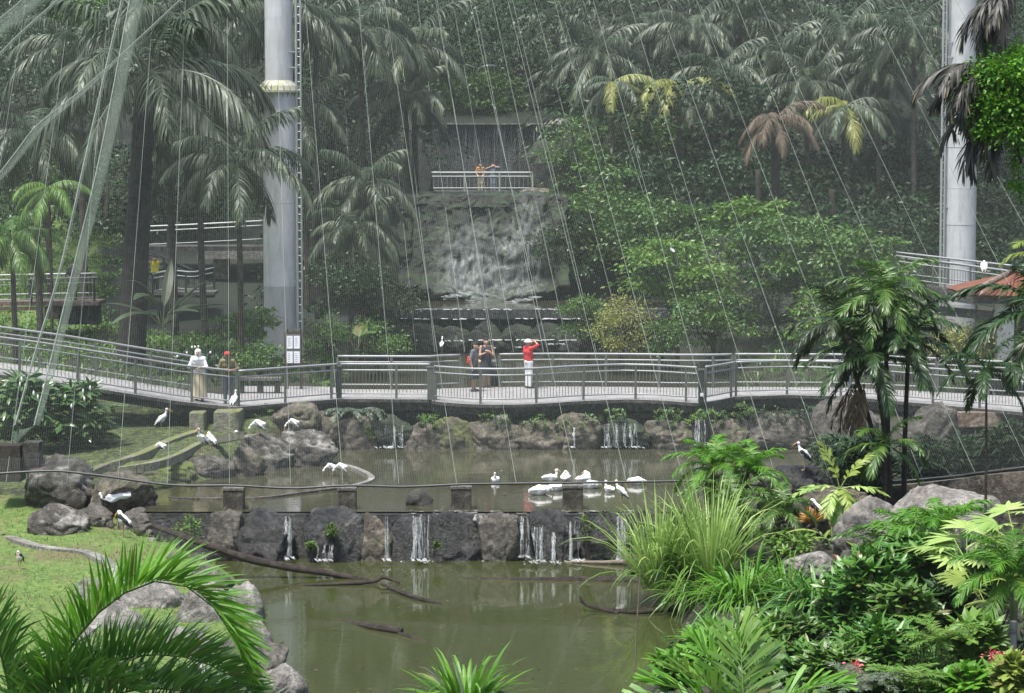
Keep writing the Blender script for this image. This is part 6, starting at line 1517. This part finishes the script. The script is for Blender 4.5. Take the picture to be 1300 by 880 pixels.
# --- right foreground planting
blades(835, 748, 58.5, 150, (1.8, 2.8), (.035, .06), 'leaf_pale', 'tall variegated yellow striped grass nearest the dam', (1.0, 1.5), (.35, 1.3), .35, n2=60, mat2='leaf_light')
blades(902, 738, 58.0, 160, (1.8, 2.8), (.035, .06), 'leaf_pale', 'tall variegated yellow striped grass right of the first clump', (1.0, 1.5), (.35, 1.3), .4, n2=70, mat2='leaf_light')
blades(868, 740, 58.6, 220, (1.3, 2.1), (.035, .055), 'leaf_light', 'green grass between the two striped clumps', (.9, 1.5), (.4, 1.6), .35)
blades(945, 770, 55.5, 340, (1.0, 1.8), (.04, .065), 'leaf_bright', 'lower plain green grass mound in front of the striped grass', (.5, 1.45), (.7, 2.2), .45, n2=40, mat2='leaf_light')
blades(885, 762, 57.2, 200, (.9, 1.4), (.03, .055), 'leaf_light', 'drooping grass tuft overhanging the pond edge', (.4, 1.4), (1.0, 2.6), .35)
blades(1038, 775, 53.0, 420, (.8, 1.4), (.05, .085), 'leaf_gloss', 'dark mounded strap leaved plant in the right foreground', (.3, 1.45), (.7, 2.0), .35, name='strap_plant', cat='plant')
blades(1000, 765, 55.0, 260, (.8, 1.3), (.045, .07), 'leaf_bright', 'bright strap leaved plant behind the dark mound', (.4, 1.45), (.7, 1.8), .3, name='strap_plant', cat='plant')
for u, v, d, nf, sc, mt, lab in ((905, 595, 63.5, 12, .62, 'leaf_bright', 'bright palm bush behind the striped grass, left one'), (950, 600, 63.0, 12, .6, 'leaf_bright', 'bright palm bush behind the striped grass, right one'), (930, 640, 61.0, 10, .58, 'leaf_mid', 'darker palm bush between striped grass and grey rock'), (990, 650, 60.0, 9, .5, 'leaf_mid', 'low feathery palm beside the orange leaves')):
    palm(P(u, v, d), lab, nf, sc, mt, LUSH, tr=.05, weights=(3, 3, 3, 3, 1), name='palm_bush')
# slender young palm
ft = G(1076, 705, 1.0); t = palm(P(1066, 620, ft.y), 'slender young palm with pale broad leaflets on a thin stem', 8, .001, 'leaf_lime', LUSH, ft, 'palm_stem', .026, name='young_palm')
for k in list(t.children):
    if k.name.startswith('frond'): bpy.data.objects.remove(k)
for az, el0, L, dr, mt in ((2.5, 1.35, 1.15, .5, 'leaf_lime'), (.5, 1.0, 1.1, .5, 'leaf_lime'), (3.3, .4, 1.1, 1.0, 'leaf_pale'), (-.15, .35, 1.1, .9, 'leaf_pale'), (-1.4, .3, .9, 1.5, 'leaf_lime'), (4.2, .2, 1.0, 1.6, 'leaf_pale'), (-1.0, -.3, .95, 1.1, 'leaf_bright'), (4.6, -.5, 1.0, .9, 'leaf_bright')):
    b = MB(); frond(b, arc(L, el0, dr, az=az, base=P(1066, 621, ft.y)), 11, .34, .085, (1.0, .5), .1, .6, r=.012, prof='leaf', start=.25); b.build('frond', M[mt], t)
# orange and red bromeliads
for u, v, d, mt, lab in ((1030, 650, 61.0, 'leaf_orange', 'orange yellow leaved bromeliad around the half hidden stork'), (990, 672, 60.0, 'leaf_lime', 'yellow green bromeliad left of the orange one'), (1073, 716, 57.0, 'flower_red', 'small red bromeliad at the foot of the slender young palm'), (1150, 655, 60.0, 'leaf_orange', 'orange tinted bromeliad beside the sloping rock slab')):
    blades(u, v + 14, d, 34, (.35, .6), (.05, .09), mt, lab, (.3, 1.3), (.4, 1.2), .06, 'bromeliad', 'bromeliad', 'leaflet', .2)
shrub(1005, 690, 57.5, 34, 16, 'leaf_light', 'pale leafy shrub above the flat topped stone', 40, 9, (.14, .22), (.06, .09))
bigleaf(1055, 690, 58.5, 7, (.7, 1.1), (.14, .2), 'leaf_lime', 'arching long leaved plant beside the dark pond inlet', (.2, 1.0), name='leafy_plant')
# ferny palms in front of the rock slabs
for u, v, d, nf, sc, mt, lab in ((1150, 690, 54.5, 11, .62, 'leaf_bright', 'green feathery palm in front of the sloping rock slab'), (1192, 680, 53.5, 11, .66, 'leaf_bright', 'tall feathery palm in front of the broad rock slab'), (1118, 702, 55.0, 8, .5, 'leaf_mid', 'small dark fern palm left of the feathery palms')):
    palm(P(u, v, d), lab, nf, sc, mt, LUSH, tr=.05, weights=(4, 4, 3, 2, 1), name='palm_bush')
def fanpalm(u, v, d, n, L, W, mat, label, foot=None, segs=(11, 15), trunk=.05, stalk=.7):
    c = P(u, v, d); ft = foot or Vector((c.x, c.y, min(hz(c.x, c.y), c.z - .3))); t = thing('fan_palm', label, 'palm', ft)
    b = MB(); b.tube([ft, c], trunk, 8); b.build('trunk', M['palm_stem'], t, True)
    for i in range(n):
        a = i * 2.4 + random.uniform(-.3, .3); e = random.uniform(.1, 1.15); q = c + Vector(azel(np.array(a), np.array(e))) * stalk * random.uniform(.7, 1.2)
        b = MB(); b.tube([c, q], [.014, .008], 5); fan(b, q, a, e * .55 - .15, random.randint(*segs), L * random.uniform(.8, 1.1), W, random.uniform(2.4, 3.3), .6, random.uniform(-.4, .4)); b.build('fan_leaf', M[mat], t)
    return t
fanpalm(1228, 715, 51.0, 12, .75, .10, 'leaf_pale', 'pale yellow green fan palm around the upper grey pipe')
fanpalm(1290, 690, 50.0, 8, .7, .10, 'leaf_pale', 'pale fan palm at the right edge above the dark feathery palm')
fanpalm(1255, 775, 48.0, 9, .6, .10, 'leaf_lime', 'lime fan palm below the dark feathery palm crown')
palm(P(1284, 735, 46.5), 'short palm with dark feathery crown on a pale green stem at the right edge', 12, .62, 'leaf_bright', LUSH, P(1279, 850, 46.5), 'palm_stem', .05, weights=(3, 4, 3, 3, 2), shaft='palm_stem')
# broad leaved shrubs
for u, v, d, w, h_, n, mt, lab in ((1105, 760, 50.0, 62, 62, 210, 'leaf_gloss', 'large glossy dark shrub in the right foreground'), (1120, 835, 46.5, 62, 48, 190, 'leaf_gloss', 'glossy shrub at the bottom edge below the large one'), (1060, 850, 45.5, 40, 30, 90, 'leaf_mid', 'mid green shrub at the bottom edge beside the broad palm leaves'),
                                   (1165, 715, 52.5, 44, 40, 130, 'leaf_gloss', 'glossy shrub behind the large one, below the feathery palms'), (1200, 775, 49.0, 34, 44, 90, 'leaf_dark', 'dark shaded shrub under the pale fan palm')):
    shrub(u, v, d, w, h_, mt, lab, n, 9, (.26, .44), (.085, .13), segs=4)
for u, v, d, w, h_, n, mt, lab in ((1180, 842, 44.5, 36, 44, 120, 'leaf_light', 'fine pale ferny shrub at the bottom right'), (1235, 815, 45.0, 36, 34, 60, 'leaf_light', 'broad light leaved plant left of the lower grey pipe'), (1240, 870, 42.5, 50, 24, 80, 'leaf_bright', 'bright broad leaved plant in the bottom right corner'), (1290, 860, 42.0, 26, 30, 50, 'leaf_lime', 'lime leaved plant at the very bottom right edge')):
    shrub(u, v, d, w, h_, mt, lab, n, 9, (.10, .18) if 'ferny' in lab else (.24, .4), (.02, .035) if 'ferny' in lab else (.12, .18), name='leafy_plant', cat='plant')
t = shrub(1272, 840, 44.0, 16, 14, 'leaf_mid', 'red flowering plant beside the lower grey pipe', 24, 7, (.1, .16), (.03, .05), name='flowering_plant', cat='plant')
b = MB(); clumps(b, [P(1260 + 28 * random.random(), 832 + 16 * random.random(), 43.7) for _ in range(26)], .1, 14, .07, .04, .7, 0); b.build('flower', M['flower_red'], t)
t = shrub(1078, 850, 44.0, 12, 14, 'leaf_mid', 'small red flowered plant at the bottom edge in the glossy shrub', 14, 7, (.1, .16), (.03, .05), name='flowering_plant', cat='plant')
b = MB(); clumps(b, [P(1076 + 14 * random.random(), 838 + 14 * random.random(), 43.6) for _ in range(7)], .08, 12, .08, .05, .7, 0); b.build('flower', M['flower_red'], t)
for u, v, d, w, h_, n, mt, lab in ((1010, 850, 47.0, 46, 34, 90, 'leaf_gloss', 'glossy shrub between the broad leaf palm and the dark mound'), (1150, 780, 47.5, 40, 44, 110, 'leaf_mid', 'mid green leafy shrub in the middle of the right foreground'),
                                   (1260, 735, 50.5, 50, 30, 90, 'leaf_mid', 'leafy shrub under the pale fan palms at the right'), (960, 820, 50.0, 40, 26, 70, 'leaf_mid', 'low leafy shrub at the pond edge behind the broad leaf palm')):
    shrub(u, v, d, w, h_, mt, lab, n, 9, (.24, .4), (.08, .12), segs=4)
for u, v, d, w, h_, n, mt, lab in ((905, 812, 49.5, 34, 24, 80, 'leaf_gloss', 'glossy low shrub at the waterline behind the broad leaf palm'), (860, 850, 47.0, 30, 26, 60, 'leaf_bright', 'bright low shrub at the waterline left of the broad leaf palm'), (1000, 800, 51.0, 40, 22, 80, 'leaf_mid', 'leafy ground shrub under the dark strap leaved mound')):
    shrub(u, v, d, w, h_, mt, lab, n, 9, (.22, .36), (.06, .10), segs=4)
blades(925, 830, 48.0, 220, (.7, 1.2), (.05, .08), 'leaf_bright', 'bright strap leaved tuft between the broad leaf palm and the pond', (.3, 1.45), (.6, 1.8), .4, name='strap_plant', cat='plant')
for u, v, d, lab in ((1195, 820, 44.0, 'lush green fern left of the red flowers'), (1150, 875, 42.5, 'green fern at the bottom edge right of the broad leaf palm'), (1090, 880, 42.0, 'grey green fern at the bottom edge')):
    t = thing('fern', lab, 'fern', P(u, v, d))
    for i in range(20):
        b = MB(); frond(b, arc(random.uniform(.6, 1.0), random.uniform(.7, 1.3), 1.3, az=i * 2.4, base=P(u, v, d)), 26, .17, .03, (1.3, .8), .1, .4, r=.006, segs=2); b.build('frond', M['leaf_light' if 'grey' not in lab else 'leaf_grey'], t)
# broad palm leaves at the bottom edge
base = P(945, 930, 38.5); t = thing('broad_leaf_palm', 'low palm with broad bright blunt leaflets at the bottom edge', 'palm', base)
b = MB(); b.tube([base - Vector((0, 0, .6)), base], .05, 8); b.build('trunk', M['palm_stem'], t)
for az, el0, L, dr, mt in ((3.3, .9, 1.7, .8, 'leaf_bright'), (2.6, 1.25, 1.5, .5, 'leaf_bright'), (.1, .9, 1.7, .9, 'leaf_bright'), (1.2, 1.15, 1.5, .7, 'leaf_mid'), (4.0, .7, 1.4, 1.0, 'leaf_bright'), (5.6, .8, 1.4, 1.1, 'leaf_mid'), (4.8, .95, 1.3, 1.0, 'leaf_bright'), (.7, .6, 1.9, .9, 'leaf_light'), (2.9, .55, 1.8, .7, 'leaf_bright'), (2.0, 1.0, 1.9, .6, 'leaf_bright'), (1.6, 1.3, 1.7, .4, 'leaf_light'), (-.3, .6, 1.6, .8, 'leaf_bright'), (3.6, 1.1, 1.7, .8, 'leaf_light')):
    b = MB(); frond(b, arc(L, el0, dr, az=az, base=base), 19, .66, .082, (1.0, .35), .3, .3, r=.014, prof='blunt', start=.15); b.build('frond', M[mt], t)
# bottom centre tuft
blades(592, 905, 38.0, 130, (.7, 1.25), (.06, .10), 'leaf_bright', 'pandan like tuft of strap leaves at the bottom centre', (.5, 1.4), (.5, 1.4), .2, 'strap_plant', 'plant', 'grass', .15, n2=36, mat2='leaf_grey')
# big near palm lower left, explicit fronds
base = P(30, 960, 30.0); t = thing('near_palm', 'near palm with one big bright frond arching over the lower left bank', 'palm', base)
b = MB(); b.tube([base - Vector((0, 0, 1.2)), base], .12, 10); b.build('trunk', M['bark'], t)
for px, n, Ll, Lw, mt, an, lf in (([(30, 960), (62, 872), (105, 800), (150, 758), (195, 738), (238, 745), (272, 772), (298, 812), (312, 850)], 150, .82, .034, 'leaf_bright', (.75, .4), .45),
                                  ([(30, 960), (80, 880), (150, 838), (220, 832), (280, 850), (322, 880)], 120, .74, .034, 'leaf_gloss', (.9, .5), .8),
                                  ([(30, 960), (90, 905), (170, 876), (250, 880), (315, 905)], 90, .7, .034, 'leaf_gloss', (.9, .5), .8),
                                  ([(60, 965), (150, 925), (240, 905), (330, 905), (390, 930)], 80, .6, .034, 'leaf_grey_dk', (.9, .5), .8),
                                  ([(20, 960), (10, 870), (-10, 800), (-45, 750)], 90, .75, .036, 'leaf_gloss', (.8, .5), .4),
                                  ([(20, 960), (40, 890), (75, 862), (130, 860), (180, 880)], 90, .7, .036, 'leaf_gloss', (.9, .6), .8)):
    q = [P(u, v, 30.0 - .10 * i) for i, (u, v) in enumerate(px)]
    b = MB(); qq = smooth_pts(q, 30)
    for l2, k2 in ((lf, 1), (lf + .5, .9)): frond(b, qq, int(n * .55), Ll * k2, Lw, an, l2, .35, r=.02, segs=5, jit=.16)
    b.build('frond', M[mt], t)
# right edge: dead palm with a bush on it, hanging fronds
ft = Vector((P(1313, 500, 45).x, 45, 1.2)); t = thing('dead_palm', 'dead palm at the right edge with hanging charcoal fronds', 'palm', ft)
b = MB(); b.tube([ft, (ft.x, 45, 7), (ft.x + .05, 45, 14.5)], [.12, .11, .10], 10); b.build('trunk', M['bark_dk'], t, True)
for (u, v), n, spread in (((1264, 96), 13, (2.4, 4.2)), ((1300, -10), 11, (2.0, 4.6)), ((1285, 150), 7, (2.4, 4.2))):
    for k in range(n):
        b = MB(); frond(b, arc(random.uniform(1.1, 1.7), random.uniform(-.1, .7), random.uniform(1.4, 2.3), az=random.uniform(*spread), base=P(u, v, 45)), 26, .55, .045, (.7, .35), 0, 1.3, r=.014); b.build('frond', M['leaf_dead_dk'], t)
    b = MB(); b.tube([Vector((ft.x, 45, P(u, v, 45).z)), P(u, v, 45)], [.05, .03], 6); b.build('frond_stalk', M['bark_dk'], t)
q = P(1282, 125, 44.4)
T(1284, 125, 44.4, 46, 70, 'leaf_bright', 'bright small leaved bush growing on the dead palm at the upper right', 80, 150, (.10, .055), .7, .36, foot=Vector((q.x + .25, 44.6, q.z - 1.1)), name='climbing_bush', cat='bush', tr=.03, hollow=.3)
T(1293, 215, 44.4, 12, 40, 'leaf_bright', 'thin leafy creeper hanging below the bright bush', 12, 70, (.07, .035), .8, .3, foot=Vector((P(1298, 260, 44.5).x, 44.6, P(1298, 260, 44.5).z)), name='creeper', cat='creeper', tr=.015, hollow=0)
# palm leaning in at the right edge over hut and bridge
palm(P(1330, 400, 58), 'dark palm whose fronds hang in at the right edge over the bridge', 12, 1.0, 'leaf_dark', LUSH, tr=.09, weights=(2, 3, 3, 4, 3))
palm(P(1330, 330, 58.5), 'pale fronded palm reaching in at the right edge over the red roof', 6, .62, 'leaf_lime', LUSH, tr=.06, weights=(1, 2, 3, 3, 2))
palm(P(1252, 470, 57), 'thin dark palm with drooping fronds before the right bridge railing', 7, .6, 'leaf_dark', LUSH, tr=.03, weights=(1, 1, 2, 3, 3))
# ground cover stuff: right bank, lawn grass, slope grass
mb = MB(); pts = []
while len(pts) < 300:
    y = rng.uniform(42, 67); x = rng.uniform(2.8, .2 * y + 1.5)
    if poly_sd(np.array([x]), np.array([y]), LOW)[0] < .3 or poly_sd(np.array([x]), np.array([y]), UPP)[0] < .2: continue
    u = 650 + x * F / y
    if 57 < y < 66 and 1070 < u < 1300 and rng.random() < .92: continue
    pts.append((x, y, hz(x, y) + rng.random() * .15))
clumps(mb, pts, .4, 24, .2, .09, .4, .2); tag(mb.build('undergrowth', M['leaf_dark'], loc=(7, 54, 1)), kind='stuff')
mb = MB(); n = 26000; y = rng.uniform(47, 67, n); x = rng.uniform(-1, 0, n) * (.2 * y + 1) - 0; 
ok = (poly_sd(x, y, LOW) > .35) & (lawnness(x, y) > .6) & (x < -4); x, y = x[ok], y[ok]; z = height(x, y); n = len(x)
ribbons(mb, np.stack([x, y, z], 1), azel(rng.uniform(0, 6.283, n), rng.uniform(.6, 1.5, n)), rng.uniform(.3, 1.4, n), rng.uniform(.05, .12, n), rng.uniform(.012, .022, n), segs=2)
tag(mb.build('grass', M['grass'], loc=(-9, 58, .7)), kind='stuff')
mb = MB(); n = 9000; y = rng.uniform(68, 84, n); x = rng.uniform(-17, -5.5, n)
ok = (poly_sd(x, y, UPP) > .5) & (np.sin(x * 1.3 + y) + np.sin(x * .7 - y * 1.9) + rng.normal(0, .8, n) > -.2); x, y = x[ok], y[ok]; n = len(x)
ribbons(mb, np.stack([x, y, height(x, y)], 1), azel(rng.uniform(0, 6.283, n), rng.uniform(.5, 1.5, n)), rng.uniform(.3, 1.4, n), rng.uniform(.05, .13, n), rng.uniform(.014, .026, n), segs=2)
tag(mb.build('grass', M['grass'], loc=(-11, 76, 1.8)), kind='stuff')
mb = MB(); pts = []
while len(pts) < 700:
    y = rng.uniform(93, 130); u = rng.uniform(-20, 150) if y > 102 else rng.uniform(-20, 330)
    x = (u - 650) / F * y; pts.append((x, y, hz(x, y) + .05))
clumps(mb, pts, .5, 30, .18, .10, .3, .0); tag(mb.build('ground_cover', M['leaf_light'], loc=(-16, 110, 5)), kind='stuff')

# fallen leaves on lawn, slope and water; dark plants under the near fronds
mb = MB(); pts = []
for i in range(900):
    y = rng.uniform(46, 84); u = rng.uniform(-10, 400) if y < 66 else rng.uniform(40, 320); x = (u - 650) / F * y
    if poly_sd(np.array([x]), np.array([y]), LOW)[0] < .2 or poly_sd(np.array([x]), np.array([y]), UPP)[0] < .2: continue
    pts.append((x, y, hz(x, y) + .03))
for i in range(70):
    p = G(rng.uniform(340, 830), rng.uniform(720, 880), .012); pts.append(tuple(p))
for i in range(60):
    p = G(rng.uniform(300, 850), rng.uniform(575, 645), 1.162); pts.append(tuple(p))
pts = np.array(pts); d = rng.normal(0, 1, (len(pts), 3)); d[:, 2] *= .1
diamonds(mb, pts, d, rng.uniform(.05, .14, len(pts)), rng.uniform(.03, .06, len(pts)), .95)
tag(mb.build('fallen_leaves', M['leaf_dead'], loc=(-8, 60, .8)), kind='stuff')
for u, v, d, lab in ((150, 880, 47.0, 'dark ground fern among the pale rocks at the bottom left'), (255, 890, 46.0, 'dark ground fern at the bottom edge near the pond bank')):
    blades(u, v, d, 160, (.5, .9), (.03, .05), 'leaf_dark', lab, (.3, 1.3), (.6, 1.6), .5, name='fern', cat='fern')
# ------------------------------------------------------------------ camera, light, air
cam = bpy.data.cameras.new('camera'); co = bpy.data.objects.new('camera', cam); COL.objects.link(co)
co.location = (0, 0, CAMZ); co.rotation_euler = (math.pi / 2 - PITCH, 0, 0)
cam.sensor_width = 36; cam.lens = 36 * F / 1300; cam.clip_end = 2000; cam.clip_start = .5
SC.camera = co
w = bpy.data.worlds.new('World'); SC.world = w; w.use_nodes = True
nt = w.node_tree; bg = nt.nodes['Background']
EL = 72      # sun: high, over the left shoulder
sky = nt.nodes.new('ShaderNodeTexSky'); sky.sky_type = 'NISHITA'; sky.sun_disc = False
sky.sun_elevation = R(EL); sky.sun_rotation = R(180 + 40); sky.air_density = 1.0; sky.dust_density = 3.0
nt.links.new(sky.outputs[0], bg.inputs[0]); bg.inputs[1].default_value = .105
sl = bpy.data.lights.new('sun', 'SUN'); sl.energy = 3.7; sl.angle = R(12); sl.color = (1, .97, .92)
so = bpy.data.objects.new('sun', sl); COL.objects.link(so)
# soft high light, a little from behind-left of the camera
dirv = Vector((math.sin(R(40)) * math.cos(R(EL)), math.cos(R(40)) * math.cos(R(EL)), -math.sin(R(EL))))
so.rotation_euler = dirv.to_track_quat('-Z', 'Y').to_euler()
HAZE = .00015
if HAZE:
    mb = MB(); mb.box((0, 140, 26), (420, 420, 70)); o = mb.build('haze', newmat('haze_air')[0], loc=(0, 140, 26)); tag(o, kind='stuff')
    m = o.data.materials[0]; nt = m.node_tree; out = [n for n in nt.nodes if n.type == 'OUTPUT_MATERIAL'][0]
    pv = nt.nodes.new('ShaderNodeVolumePrincipled'); pv.inputs['Color'].default_value = (.86, .92, .9, 1); pv.inputs['Density'].default_value = HAZE; pv.inputs['Anisotropy'].default_value = .2
    nt.links.new(pv.outputs[0], out.inputs['Volume'])
SC.view_settings.view_transform = 'Standard'; SC.view_settings.look = 'None'; SC.view_settings.gamma = 1.0
SC.view_settings.exposure = 1.05
SC.cycles.max_bounces = 6; SC.cycles.transparent_max_bounces = 12; SC.cycles.volume_bounces = 0
